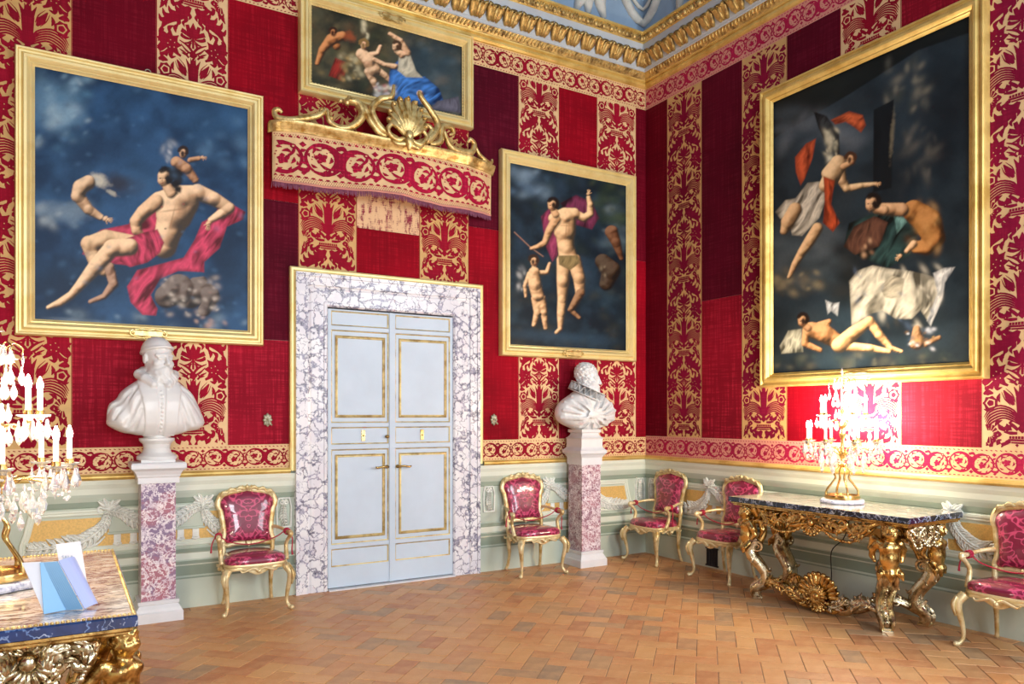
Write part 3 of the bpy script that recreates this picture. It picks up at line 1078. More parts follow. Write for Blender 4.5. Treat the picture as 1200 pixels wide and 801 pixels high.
def bow(mb, u, v, s):
    """shell-like knot of ribbons holding a garland"""
    for a in range(7):
        t = radians(15 + a * 25)
        r = s * (0.75 + 0.25 * sin(a * 1.7))
        mb.leaf([(u, -0.02, v), (u + cos(t) * r * 0.6, -0.034, v + sin(t) * r * 0.6), (u + cos(t) * r, -0.016, v + sin(t) * r)], [0.006, s * 0.24, 0.008], (0, -1, 0), 0.010, 0.3)
    mb.ball((u, -0.02, v), (s * 0.26, 0.016, s * 0.26), 8, 5)
    mb.tube(spiral((u - s * 0.55, -0.016, v - s * 0.1), s * 0.3, s * 0.08, 0.6, 1.2, 12), [0.012, 0.005], 6)
    mb.tube(spiral((u + s * 0.55, -0.016, v - s * 0.1), s * 0.3, s * 0.08, pi - 0.6, -1.2, 12), [0.012, 0.005], 6)


def ear_path(u0, u1, v0, v1, c=0.05):
    """panel outline with swept ears at the ends, counter-clockwise as seen from the room"""
    vm = (v0 + v1) / 2
    return [(u0, v0), (u1, v0), (u1, v0 + 0.10), (u1 - c * 0.5, vm), (u1 - c * 1.2, v1 - 0.03), (u1 - c * 1.2, v1), (u0 + c * 1.2, v1), (u0 + c * 1.2, v1 - 0.03), (u0 + c * 0.5, vm), (u0, v0 + 0.10)]


def dado_unit(dado, uc, half, tab, goldspans):
    """festooned frieze: long eared panel of gold ground, a green tablet in its middle, bows, garlands and guttae"""
    u0, u1 = uc - half, uc + half
    v0, v1 = 0.53, 0.89
    MB().box(u0 + 0.05, u1 - 0.05, -0.0055, 0.0, v0 + 0.045, v1 - 0.075).obj('gold_field', 'dado_gold_field', dado)
    fr = MB()
    moulding(fr, ear_path(u0, u1, v0, v1), [(0, 0.003), (0.006, 0.02), (0.024, 0.02), (0.030, 0.012), (0.046, 0.014), (0.056, 0.004)])
    fr.obj('panel_frame', 'dado_paint_light', dado)
    tb = MB()
    tb.box(uc - tab, uc + tab, -0.016, 0, 0.69, 0.885, 0.004)
    tb.box(uc - tab - 0.012, uc + tab + 0.012, -0.02, 0, 0.672, 0.69, 0.003)
    tb.obj('tablet', 'dado_paint', dado)
    gt = MB()
    k = int(round(2 * tab / 0.13))
    for i in range(k):
        gu = uc - tab + (i + 0.5) * 2 * tab / k
        if 3 <= i < k - 3:
            continue
        gt.box(gu - 0.026, gu + 0.026, -0.014, 0, 0.60, 0.672, 0.004)
        gt.tube([(gu - 0.03, -0.012, 0.60), (gu, -0.014, 0.585), (gu + 0.03, -0.012, 0.60)], 0.012, 6)
    gt.obj('guttae', 'dado_relief', dado)
    gl = MB()
    for sg in (-1, 1):
        ub = uc + sg * tab
        bow(gl, ub, 0.885, 0.105)
        garland(gl, [(ub, 0.86), (ub + sg * 0.05, 0.74), (ub + sg * 0.20, 0.63), (uc + sg * (half - 0.16), 0.60), (uc + sg * (half - 0.07), 0.60)], 0.035, 0.075, 22)
        garland(gl, [(ub, 0.87), (ub - sg * 0.10, 0.84), (ub - sg * 0.22, 0.76), (ub - sg * 0.34, 0.735)], 0.035, 0.065, 14, 0.022)
        gl.tube(bez([(ub + sg * 0.03, -0.014, 0.66), (ub + sg * 0.09, -0.016, 0.60), (ub + sg * 0.16, -0.014, 0.59), (ub + sg * 0.2, -0.012, 0.61)], 10), [0.006, 0.013, 0.005], 6)
    gl.obj('garland', 'dado_relief', dado, 45)


def console(dado, uc, v1=0.90, h=0.28):
    """small pilaster console with a pendant of leaves"""
    mb = MB()
    moulding(mb, [(uc - 0.07, v1 - h), (uc + 0.07, v1 - h), (uc + 0.075, v1 - h * 0.3), (uc + 0.055, v1), (uc - 0.055, v1), (uc - 0.075, v1 - h * 0.3)], [(0, 0.003), (0.004, 0.022), (0.014, 0.022), (0.018, 0.008)])
    for sg in (-1, 1):
        mb.tube(spiral((uc + sg * 0.022, -0.02, v1 - 0.045), 0.022, 0.006, pi / 2, sg * 1.3, 12), [0.009, 0.004], 6)
    garland(mb, [(uc, v1 - 0.06), (uc - 0.01, v1 - 0.15), (uc + 0.008, v1 - h + 0.02)], 0.022, 0.036, 9)
    mb.obj('console', 'dado_relief', dado, 45)


dado_unit(dado_a, -5.36, 0.98, 0.36, None)
console(dado_a, -4.31)
console(dado_a, -6.56)
dado_unit(dado_b, -1.12, 0.89, 0.30, None)
console(dado_b, -2.17)
console(dado_b, -0.10)
dado_unit(dado_c, 2.36, 1.98, 1.30, None)
console(dado_c, 0.14)
console(dado_c, 4.55)
vent = MB()
vent.box(1.04, 1.20, -0.040, -0.03, 0.03, 0.21)
vent_o = vent.obj('wall_vent', 'door_gap', wall_right)
sl = MB()
for i in range(4):
    sl.box(1.05 + 0.04 * i, 1.062 + 0.04 * i, -0.046, -0.038, 0.035, 0.205)
sl.box(1.03, 1.21, -0.045, -0.03, 0.205, 0.22).box(1.03, 1.21, -0.045, -0.03, 0.02, 0.035)
sl.obj('grille', 'door_gap', vent_o)

# ---- cornice
CORN = [(0.0, 5.570, 0), (0.028, 5.575, 0), (0.046, 5.592, 0), (0.050, 5.615, 0), (0.040, 5.632, 0), (0.056, 5.640, 0), (0.060, 5.652, 0), (0.064, 5.655, 1),
        (0.112, 5.715, 1), (0.122, 5.718, 2), (0.128, 5.742, 2), (0.132, 5.745, 2), (0.150, 5.79, 2), (0.205, 5.86, 2), (0.235, 5.868, 2), (0.252, 5.872, 2), (0.256, 5.955, 2), (0.262, 5.958, 0),
        (0.272, 5.965, 0), (0.300, 6.02, 1), (0.326, 6.03, 0), (0.330, 6.05, 0), (0.22, 6.06, 2)]
CM = ['deep_frame_gilding', 'cornice_gilding', 'cornice_stone']
for wall, u0, u1, m0, m1, uu in ((wall_left, WEST, 0.0, 0, -1, (-4.6, -0.2)), (wall_right, 0.0, 8.9, 1, 0, (0.2, 3.4))):
    co = sweep(wall, 'cornice', CORN, u0, u1, CM, m0, m1)
    # acanthus leaves, one by one, between the two mouldings
    lf = MB()
    for i in range(3):
        du = (i - 1) * 0.050
        lf.leaf([(du * 0.6, -0.140, 5.755), (du, -0.182, 5.79), (du * 1.25, -0.222, 5.845), (du * 1.3, -0.262, 5.862), (du * 1.2, -0.262, 5.835)], [0.030, 0.040, 0.042, 0.036, 0.008], (0, -1, -0.4), 0.012, 0.25)
    lf.leaf([(0, -0.15, 5.75), (0, -0.205, 5.79), (0, -0.245, 5.845)], [0.012, 0.018, 0.012], (0, -1, -0.4), 0.014, 0.1)
    leaf_me = lf.mesh('acanthus_leaf', 'cornice_gilding', True)
    u = uu[0]
    cnt = int(round((uu[1] - uu[0]) / 0.2))
    for i in range(cnt + 1):
        link('acanthus_leaf', leaf_me, co, (uu[0] + 0.2 * i, 0, 0))
    eg = MB()
    bd = MB()
    n_e = int((uu[1] - uu[0] + 0.1) / 0.11)
    for i in range(n_e):
        e = uu[0] + 0.11 * i
        if abs(e) < 0.30:
            continue
        eg.ball((e, -0.296, 5.990), (0.030, 0.022, 0.032), 8, 6)
        eg.tube([(e + 0.055, -0.300, 6.02), (e + 0.055, -0.290, 5.985), (e + 0.055, -0.275, 5.966)], [0.006, 0.014, 0.004], 6)
        eg.tube([(e - 0.04, -0.312, 6.022), (e - 0.036, -0.285, 5.98), (e, -0.276, 5.962), (e + 0.036, -0.285, 5.98), (e + 0.04, -0.312, 6.022)], 0.007, 5)
    n_b = int((uu[1] - uu[0] + 0.1) / 0.045)
    for i in range(n_b):
        e = uu[0] + 0.045 * i
        bd.tube([(e - 0.015, -0.075, 5.665), (e, -0.098, 5.69), (e + 0.012, -0.112, 5.712)], [0.006, 0.011, 0.004], 5)
        if i % 2:
            bd.ball((e + 0.022, -0.088, 5.683), 0.009, 6, 4)
    tag(eg.obj('egg_and_dart', 'cornice_gilding', co, True), kind='stuff')
    tag(bd.obj('leaf_beading', 'cornice_gilding', co, True), kind='stuff')
    # leaf on the mitre is carried by the left cornice only
# ---- vault: cove rising from the cornice
cv = MB()
COVE = [(0.22 + 2.3 * (1 - cos(radians(a))) * 1.0, 6.05 + 1.9 * sin(radians(a))) for a in range(0, 91, 10)]
n_c = len(COVE)
vs_, fc = [], []
for o_, z in COVE:
    vs_ += [(WEST, -o_, z), (-o_, -o_, z), (-o_, SOUTH, z)]
for i in range(n_c - 1):
    for k in range(2):
        a = i * 3 + k
        fc.append((a, a + 3, a + 4, a + 1))
cv.add(vs_, fc)
oz, zz = COVE[-1]
cv.add([(WEST, -oz, zz), (-oz, -oz, zz), (-oz, SOUTH, zz), (WEST, SOUTH, zz)], [(0, 1, 2, 3)])
ceiling = tag(cv.obj('ceiling', 'vault_fresco'), kind='structure')


def cove_pt(u, s, lift=0.02):
    """u along the left wall from the corner (negative), s = 0..1 up the cove; u>0 means the right wall side"""
    a = radians(90 * s)
    o_ = 0.22 + 2.3 * (1 - cos(a)) + lift * cos(a)
    z = 6.05 + 1.9 * sin(a) - lift * sin(a)
    return (u, -o_, z) if u <= 0 else (-o_, -u, z)


cart = MB()
for r, w_ in ((0.36, 0.05), (0.27, 0.022)):
    pts = []
    for i in range(25):
        t = 2 * pi * i / 24
        x, s = r * cos(t), 0.25 + r * 0.55 * sin(t)
        # fold the medallion around the corner
        o_ = 0.22 + 2.3 * (1 - cos(radians(90 * s)))
        pts.append(cove_pt(x - o_ - 0.02, s) if x < 0 else cove_pt(max(x, 0.0) + o_ + 0.02, s))
    cart.tube(pts, w_, 8)
for sg in (-1, 1):
    for k in range(3):
        u_ = sg * (0.62 + 0.16 * k)
        pts = []
        for i in range(9):
            s = 0.02 + 0.045 * i * (1 - 0.12 * k)
            o_ = 0.22 + 2.3 * (1 - cos(radians(90 * s)))
            pts.append(cove_pt(sg * (abs(u_) + o_ * 0.9 + 0.07 * sin(i * 0.9 + k)), s))
        cart.tube(pts, [0.03, 0.10, 0.05, 0.09, 0.03], 8)
cart.obj('grisaille_cartouche', 'vault_grisaille', ceiling, True)

# ---- door with marble surround
door = tag(thing('door_1', None, None), kind='structure')
del_label = None
DX0, DX1, DZ = -3.912, -2.600, 2.655
sur = MB()
OUT = (-4.215, -2.305, 2.965)


def jamb_frame(mb, x0, x1, z1, prof):
    """open-bottom frame (three sides), prof: (inset from outer edge, projection)"""
    rings = []
    for (a, b, kx, kz) in ((x0, 0.0, 1, 0), (x0, z1, 1, -1), (x1, z1, -1, -1), (x1, 0.0, -1, 0)):
        rings.append([(a + kx * i, -h, b + kz * i) for i, h in prof])
    m_ = len(prof)
    vv = [q for r in rings for q in r]
    ff = []
    for i in range(3):
        for k in range(m_ - 1):
            a_ = i * m_ + k
            ff.append((a_, a_ + m_, a_ + m_ + 1, a_ + 1))
    mb.add(vv, ff)


jamb_frame(sur, OUT[0], OUT[1], OUT[2], [(0, 0.0), (0, 0.075), (0.03, 0.075), (0.034, 0.062), (0.11, 0.062), (0.114, 0.048), (0.128, 0.044), (0.14, 0.05), (0.145, 0.052), (0.262, 0.052), (0.266, 0.06), (0.285, 0.060), (0.300, 0.045), (0.302, -0.02)])
sur.obj('marble_surround', 'door_marble', door)
gf = MB()
for path in ([(-4.262, 1.168), (-4.262, 3.012), (-2.258, 3.012), (-2.258, 1.168)],):
    rr = []
    for (a, b, kx, kz) in ((-4.262, 1.14, 1, 0), (-4.262, 3.012, 1, -1), (-2.258, 3.012, -1, -1), (-2.258, 1.14, -1, 0)):
        rr.append([(a + kx * i, -h, b + kz * i) for i, h in ((0, 0), (0.0, 0.045), (0.012, 0.052), (0.03, 0.05), (0.04, 0.062), (0.048, 0.06), (0.048, 0.02))])
    vv = [q for r in rr for q in r]
    ff = []
    for i in range(3):
        for k in range(6):
            a_ = i * 7 + k
            ff.append((a_, a_ + 7, a_ + 8, a_ + 1))
    gf.add(vv, ff)
gf.obj('gold_fillet', 'frame_gilding', door)
MB().box(DX0 - 0.01, DX1 + 0.01, -0.004, 0.0, 0.0, DZ + 0.01).obj('door_shadow_gap', 'door_gap', door)
MB().box(DX0, DX1, -0.09, 0.0, 0.0, 0.012).obj('threshold', 'pedestal_marble', door)
mid = (DX0 + DX1) / 2 - 0.012
GOLDP = [(0, 0.0), (0.0, 0.010), (0.008, 0.015), (0.015, 0.009), (0.022, 0.011), (0.027, 0.0)]


def rect(u0, u1, v0, v1):
    return [(u0, v0), (u1, v0), (u1, v1), (u0, v1)]


for side, (x0, x1) in enumerate(((DX0 + 0.004, mid - 0.003), (mid + 0.003, DX1 - 0.004))):
    lf_ = MB()
    base = 0.018
    lf_.box(x0, x1, -base, -0.005, 0.02, DZ - 0.004)
    leaf = lf_.obj('door_leaf', 'door_paint', door)
    rails = MB()
    # stiles and rails proud of the fields
    for (a, b_, z0, z1) in ((x0, x1, 2.635, DZ - 0.004), (x0, x1, 2.455, 2.495), (x0, x1, 1.535, 1.575), (x0, x1, 1.325, 1.370), (x0, x1, 0.385, 0.425), (x0, x1, 0.02, 0.215)):
        rails.box(a, b_, -base - 0.014, -base, z0, z1, 0.003)
    for (a, b_) in ((x0, x0 + 0.032), (x1 - 0.032, x1)):
        rails.box(a, b_, -base - 0.013, -base, 0.02, DZ - 0.004, 0.003)
    if side == 0:
        rails.box(mid - 0.030, mid + 0.012, -base - 0.024, -base - 0.010, 0.02, DZ - 0.004, 0.003)
    rails.obj('rail', 'door_paint', leaf)

    def shift(mb, base=base):
        mb.v = [(p[0], p[1] - base, p[2]) for p in mb.v]
    for (z0, z1) in ((1.625, 2.405), (0.475, 1.275)):
        gp = MB()
        moulding(gp, rect(x0 + 0.072, x1 - 0.068, z0, z1), GOLDP)
        shift(gp)
        gp.obj('gold_moulding', 'door_gilding', leaf, 35)
    th = MB()
    for (z0, z1) in ((2.497, 2.633), (1.577, 2.453), (1.372, 1.533), (0.427, 1.323), (0.217, 0.383)):
        moulding(th, rect(x0 + 0.033, x1 - 0.033, z0, z1), [(0, 0.010), (0.006, 0.008), (0.010, 0.0)])
    shift(th)
    th.obj('gold_line', 'door_gilding', leaf)
    es = MB()
    ec = (x0 + x1) / 2 + (0.03 if side == 0 else -0.01)
    es.box(ec - 0.018, ec + 0.018, -base - 0.010, -base, 1.40, 1.505, 0.003)
    es.ball((ec, -base - 0.012, 1.45), 0.009, 8, 5)
    es.obj('escutcheon', 'brass', leaf)
    hd = MB()
    hx = mid + (-0.055 if side == 0 else 0.055)
    hd.lathe([(0.018, 0), (0.018, 0.006), (0.009, 0.01), (0.009, 0.05)], 12)
    hd.xform(Matrix.Translation((hx, -base - 0.014, 1.145)) @ Matrix.Rotation(pi / 2, 4, 'X'))
    sg = -1 if side == 0 else 1
    hd.tube(bez([(hx, -base - 0.06, 1.145), (hx + sg * 0.05, -base - 0.066, 1.15), (hx + sg * 0.11, -base - 0.062, 1.14), (hx + sg * 0.13, -base - 0.058, 1.15)], 10), [0.010, 0.009, 0.011, 0.006], 8)
    hd.obj('handle', 'brass', leaf, True)
    if side == 0:
        k_ = MB()
        k_.ball((x1 - 0.05, -base - 0.03, 1.44), 0.018, 10, 7)
        k_.lathe([(0.016, 0), (0.008, 0.01), (0.008, 0.03)], 10).v
        k_.v = k_.v[:-30] + [(x1 - 0.05 + p[0], -base - p[2], 1.44 + p[1]) for p in k_.v[-30:]]
        k_.obj('knob', 'brass', leaf, True)

# ------------------------------------------------------------------ oil paintings
def fbm(x, y, scale, seed, octaves=4):
    r = np.random.default_rng(seed)
    out = np.zeros_like(x)
    amp, tot = 1.0, 0.0
    for _ in range(octaves):
        g = r.random((64, 64))
        fx, fy = x / scale, y / scale
        x0, y0 = np.floor(fx).astype(int), np.floor(fy).astype(int)
        tx, ty = fx - x0, fy - y0
        tx, ty = tx * tx * (3 - 2 * tx), ty * ty * (3 - 2 * ty)
        a, b = g[y0 % 64, x0 % 64], g[y0 % 64, (x0 + 1) % 64]
        c, d = g[(y0 + 1) % 64, x0 % 64], g[(y0 + 1) % 64, (x0 + 1) % 64]
        out += amp * ((a * (1 - tx) + b * tx) * (1 - ty) + (c * (1 - tx) + d * tx) * ty)
        tot += amp
        amp *= 0.55
        scale *= 0.5
    return out / tot


def sstep(e0, e1, x):
    t = np.clip((x - e0) / (e1 - e0), 0, 1)
    return t * t * (3 - 2 * t)


class Paint:
    """a picture painted with soft strokes on a fine grid; coordinates are the picture's own sketch coordinates"""

    def __init__(self, quad, nu, nv):
        (ax, ay), (bx_, by_), (cx, cy), (dx, dy) = quad      # top left, top right, bottom right, bottom left
        A = []
        rhs = []
        for (u, v), (x, y) in zip(((0, 0), (1, 0), (1, 1), (0, 1)), quad):
            A.append([u, v, 1, 0, 0, 0, -u * x, -v * x]); rhs.append(x)
            A.append([0, 0, 0, u, v, 1, -u * y, -v * y]); rhs.append(y)
        h = np.linalg.solve(np.array(A, float), np.array(rhs, float))
        U, V = np.meshgrid(np.linspace(0, 1, nu + 1), np.linspace(0, 1, nv + 1))
        w = h[6] * U + h[7] * V + 1
        self.X = (h[0] * U + h[1] * V + h[2]) / w
        self.Y = (h[3] * U + h[4] * V + h[5]) / w
        self.U, self.V, self.nu, self.nv = U, V, nu, nv
        self.c = np.zeros(U.shape + (3,))
        self.k = 0

    def lay(self, mask, col):
        col = np.asarray(col, float)
        self.c = self.c * (1 - mask[..., None]) + (col if col.ndim > 1 else col[None, None, :]) * mask[..., None]

    def ground(self, c0, c1, scale=40, seed=1, lo=0.35, hi=0.7):
        f = sstep(lo, hi, fbm(self.X, self.Y, scale, seed))[..., None]
        self.c = np.array(hexc(c0)) * (1 - f) + np.array(hexc(c1)) * f

    def blob(self, x, y, rx, ry, col, ang=0, soft=0.5, alpha=1.0, rough=0.25):
        a = radians(ang)
        dx, dy = self.X - x, self.Y - y
        p, q = dx * cos(a) + dy * sin(a), -dx * sin(a) + dy * cos(a)
        self.k += 1
        d = np.sqrt((p / rx) ** 2 + (q / ry) ** 2) + rough * (fbm(self.X, self.Y, max(4, rx * 0.6), 100 + self.k, 3) - 0.5)
        self.lay((1 - sstep(1 - soft, 1 + soft * 0.3, d)) * alpha, hexc(col))

    def fig(self, limbs, col='E8C49A', light=(-0.50, -0.62, 0.60), detail=0.16, soft=1.3, shadow='140C0A', hi=None):
        """one body from several tapering limbs, melted together and modelled by a raking light"""
        self.k += 1
        acc = np.zeros(self.X.shape)
        best = np.full(self.X.shape, -1e9)
        rsum, rn = 0.0, 0
        for pts, rad in limbs:
            if len(rad) != len(pts):
                rad = list(np.interp(np.linspace(0, 1, len(pts)), np.linspace(0, 1, len(rad)), rad))
            if len(pts) == 1:
                pts, rad = [pts[0], (pts[0][0] + 0.01, pts[0][1])], [rad[0], rad[0]]
            for (x0, y0), (x1, y1), r0, r1 in zip(pts[:-1], pts[1:], rad[:-1], rad[1:]):
                ex, ey = x1 - x0, y1 - y0
                t = np.clip(((self.X - x0) * ex + (self.Y - y0) * ey) / (ex * ex + ey * ey + 1e-9), 0, 1)
                r = r0 + (r1 - r0) * t
                d = np.hypot(self.X - x0 - ex * t, self.Y - y0 - ey * t)
                best = np.maximum(best, r - d)
                acc += np.clip(r * r - d * d, 0, None) ** 2
                rsum += r0; rn += 1
        rm = rsum / rn
        H = acc ** 0.25
        H = H + detail * rm * 2.2 * (fbm(self.X, self.Y, max(3.5, rm * 1.3), 500 + self.k, 2) - 0.5)
        gx_ = np.gradient(H, axis=1) / np.maximum(1e-6, np.abs(np.gradient(self.X, axis=1)))
        gy_ = np.gradient(H, axis=0) / np.maximum(1e-6, np.abs(np.gradient(self.Y, axis=0)))
        L = np.array(light) / np.linalg.norm(light)
        lam = (-gx_ * L[0] - gy_ * L[1] + L[2]) / np.sqrt(gx_ * gx_ + gy_ * gy_ + 1)
        f = sstep(-0.10, 0.95, lam)[..., None]
        c = np.array(hexc(col))
        lo, top = np.array(hexc(shadow)) * 0.6 + c * 0.06, (np.minimum(1, c * 1.18 + 0.02) if hi is None else np.array(hexc(hi)))
        mid = c * np.array([0.62, 0.52, 0.46])
        shade = np.where(f < 0.5, lo + (mid - lo) * (f * 2), mid + (top - mid) * (f * 2 - 1))
        sf = soft * (1 + 1.8 * np.clip(0.45 - lam, 0, 0.6))
        self.lay(sstep(-0.45 * sf, sf, best), shade)

    def limb(self, pts, rad, col='E8C49A', dark=None, soft=1.3):
        self.fig([(pts, rad)], col, soft=soft)

    def dabs(self, box, cols, n, r, seed, alpha=0.3, ang=0, stretch=2.0):
        """loose brushwork"""
        q = np.random.default_rng(seed)
        for _ in range(n):
            x, y = q.uniform(box[0], box[2]), q.uniform(box[1], box[3])
            rr = r * q.uniform(0.5, 1.4)
            m_ = (np.abs(self.X - x) < rr * 3) & (np.abs(self.Y - y) < rr * 3)
            a = radians(ang + q.normal(0, 25))
            dx, dy = self.X - x, self.Y - y
            p_, q_ = (dx * cos(a) + dy * sin(a)) / (rr * stretch * 0.7), (-dx * sin(a) + dy * cos(a)) / rr
            w = np.exp(-(p_ * p_ + q_ * q_) * 1.6) * alpha * m_
            self.lay(w, hexc(cols[q.integers(len(cols))]))

    def poly(self, pts, col, soft=1.5, fold=(1.0, 0.3), fscale=7, depth=0.75, light=None):
        P = np.array(pts, float)
        inside = np.zeros(self.X.shape, bool)
        dist = np.full(self.X.shape, 1e9)
        for i in range(len(P)):
            (x0, y0), (x1, y1) = P[i - 1], P[i]
            cond = ((y0 > self.Y) != (y1 > self.Y)) & (self.X < (x1 - x0) * (self.Y - y0) / ((y1 - y0) or 1e-9) + x0)
            inside ^= cond
            ex, ey = x1 - x0, y1 - y0
            t = np.clip(((self.X - x0) * ex + (self.Y - y0) * ey) / (ex * ex + ey * ey + 1e-9), 0, 1)
            dist = np.minimum(dist, np.hypot(self.X - x0 - ex * t, self.Y - y0 - ey * t))
        sd = np.where(inside, dist, -dist)
        self.k += 1
        fl = math.hypot(*fold)
        warp = fbm(self.X, self.Y, fscale * 4, 300 + self.k, 2) * fscale * 2.5
        a_ = (self.X * fold[0] + self.Y * fold[1]) / fl + warp
        b_ = (-self.X * fold[1] + self.Y * fold[0]) / fl
        w = fbm(a_, b_ / 3.5, fscale, 400 + self.k, 3)
        w = 1 - np.abs(2 * w - 1) * 1.7
        w = np.clip(w, 0, 1)
        rim = sstep(0, 6, sd)
        hi = np.array(light if light else hexc(col))
        lo = np.array(hexc(col)) * (1 - depth)
        f = (w * (0.5 + 0.5 * rim))[..., None]
        self.lay(sstep(-soft * 0.5, soft, sd), lo * (1 - f) + hi * f)

    def head(self, x, y, r, face='E6BE94', hair='1D1412', turn=0.4, neck=None):
        limbs = [([(x, y - r * 0.25), (x + turn * r * 0.15, y + r * 0.25)], [r * 0.80, r * 0.72]), ([(x + turn * r * 0.2, y + r * 0.3), (x + turn * r * 0.35, y + r * 0.72)], [r * 0.6, r * 0.34])]
        if neck:
            limbs.append(([(x, y + r * 0.5), neck], [r * 0.50, r * 0.62]))
        self.fig(limbs, face, detail=0.05)
        self.blob(x + turn * r * 0.30, y - r * 0.02, r * 0.58, r * 0.10, '5A3420', 0, 0.9, 0.5, 0)
        for s in (-1, 1):
            self.blob(x + turn * r * 0.34 + s * r * 0.30, y + r * 0.02, r * 0.15, r * 0.09, '2A1610', 0, 0.7, 0.9, 0)
        self.blob(x + turn * r * 0.50, y + r * 0.26, r * 0.11, r * 0.22, '9A6844', 0, 0.8, 0.6, 0)
        self.blob(x + turn * r * 0.44, y + r * 0.55, r * 0.20, r * 0.07, '7A2E28', 0, 0.7, 0.85, 0)
        for k in range(9):
            a = radians(200 + k * 24) - turn * 0.9
            self.blob(x - turn * r * 0.35 + cos(a) * r * 0.72, y - r * 0.30 + sin(a) * r * 0.78, r * 0.42, r * 0.36, hair, k * 40, 0.6, 0.95, 0.5)
        self.blob(x - turn * r * 0.75, y + r * 0.05, r * 0.34, r * 0.62, hair, 0, 0.6, 0.95, 0.5)

    def hand(self, x, y, r, ang, col='E2B88E'):
        self.limb([(x, y)], [r], col)
        for k in range(4):
            a = radians(ang + (k - 1.5) * 14)
            self.limb([(x + cos(a) * r * 0.6, y + sin(a) * r * 0.6), (x + cos(a) * r * (2.2 - 0.15 * abs(k - 1.3)), y + sin(a) * r * (2.2 - 0.15 * abs(k - 1.3)))], [r * 0.3, r * 0.2], col, soft=0.8)
        a = radians(ang + 62)
        self.limb([(x, y), (x + cos(a) * r * 1.5, y + sin(a) * r * 1.5)], [r * 0.32, r * 0.22], col, soft=0.8)

    def canvas(self, parent, w, h, mat, y=-0.03):
        nu, nv = self.nu, self.nv
        g = fbm(self.X, self.Y, 2.2, 77, 2)[..., None] - 0.5
        c = np.clip(self.c * (1 + 0.16 * g), 0, 1)
        co = np.stack([(self.U - 0.5) * w, np.full(self.U.shape, y), (1 - self.V) * h], -1).reshape(-1, 3)
        i = np.arange((nu + 1) * (nv + 1)).reshape(nv + 1, nu + 1)
        q = np.stack([i[1:, :-1], i[1:, 1:], i[:-1, 1:], i[:-1, :-1]], -1).reshape(-1)
        me = bpy.data.meshes.new('canvas')
        nq = nu * nv
        me.vertices.add(len(co)); me.vertices.foreach_set('co', co.ravel())
        me.loops.add(nq * 4); me.loops.foreach_set('vertex_index', q.astype(np.int32))
        me.polygons.add(nq)
        me.polygons.foreach_set('loop_start', np.arange(0, nq * 4, 4, dtype=np.int32))
        me.polygons.foreach_set('loop_total', np.full(nq, 4, dtype=np.int32))
        me.update()
        at = me.color_attributes.new('paint', 'FLOAT_COLOR', 'POINT')
        at.data.foreach_set('color', np.concatenate([c, np.ones(c.shape[:2] + (1,))], -1).ravel().astype(np.float32))
        me.materials.append(MATS[mat])
        return link('canvas', me, parent)


m, nt, b = new_mat('oil_paint')
at_ = nt.nodes.new('ShaderNodeVertexColor'); at_.layer_name = 'paint'
nt.links.new(at_.outputs[0], b.inputs['Base Color'])
bump(nt, b, noise(nt, coords(nt), 260, 2).outputs[0], 0.2, 0.002)
setp(b, rough=0.45, spec=0.22)

FRAMEP = [(0, 0.0), (0, 0.060), (0.010, 0.074), (0.022, 0.072), (0.030, 0.058), (0.044, 0.056), (0.050, 0.064), (0.062, 0.076), (0.082, 0.074), (0.100, 0.058), (0.106, 0.048), (0.116, 0.050), (0.124, 0.040), (0.136, 0.030)]


def painting(wall_rot, uc, z0, w, h, frame_w, label, mat, plaque_mat, deep=1.0, beads=False, plaque='bottom'):
    loc = (uc, 0, z0) if not wall_rot else (0, -uc, z0)
    t = thing('oil_painting', label, 'painting', loc, -pi / 2 if wall_rot else 0)
    fr = MB()
    k = frame_w / 0.136
    moulding(fr, rect(-w / 2, w / 2, 0, h), [(i * k, (p * deep + 0.008)) for i, p in FRAMEP])
    f = fr.obj('frame', mat, t, 35)
    if beads:
        bd = MB()
        step = 0.032
        for e in np.arange(-w / 2 + 0.09, w / 2 - 0.085, step):
            for zz in (frame_w * 0.93, h - frame_w * 0.93):
                bd.ball((e, -0.045, zz), (0.011, 0.008, 0.009), 6, 4)
        for e in np.arange(0.10, h - 0.09, step):
            for xx in (-w / 2 + frame_w * 0.93, w / 2 - frame_w * 0.93):
                bd.ball((xx, -0.045, e), (0.009, 0.008, 0.011), 6, 4)
        tag(bd.obj('beading', mat, f, True), kind='stuff')
    pl = MB()
    pz = frame_w * 0.42 if plaque == 'bottom' else h - frame_w * 0.42
    pl.box(-0.10, 0.10, -0.092, -0.07, pz - 0.026, pz + 0.026, 0.006)
    for sg in (-1, 1):
        pl.tube(spiral((sg * 0.115, -0.086, pz), 0.026, 0.008, pi / 2 if sg > 0 else pi / 2, -sg * 1.2, 12), [0.009, 0.004], 6)
        pl.tube(bez([(sg * 0.10, -0.088, pz + 0.03), (sg * 0.05, -0.092, pz + 0.036), (0, -0.092, pz + 0.03)], 8), 0.007, 6)
        pl.tube(bez([(sg * 0.10, -0.088, pz - 0.03), (sg * 0.05, -0.092, pz - 0.036), (0, -0.092, pz - 0.03)], 8), 0.007, 6)
    pl.obj('name_plaque', plaque_mat, t, 40)
    hk = MB()
    hk.tube(spiral((0.0, -0.012, h + 0.02), 0.022, 0.022, 0, 1.0, 12), 0.005, 6)
    hk.obj('hanging_ring', 'bronze_dark', t, True)
    return t


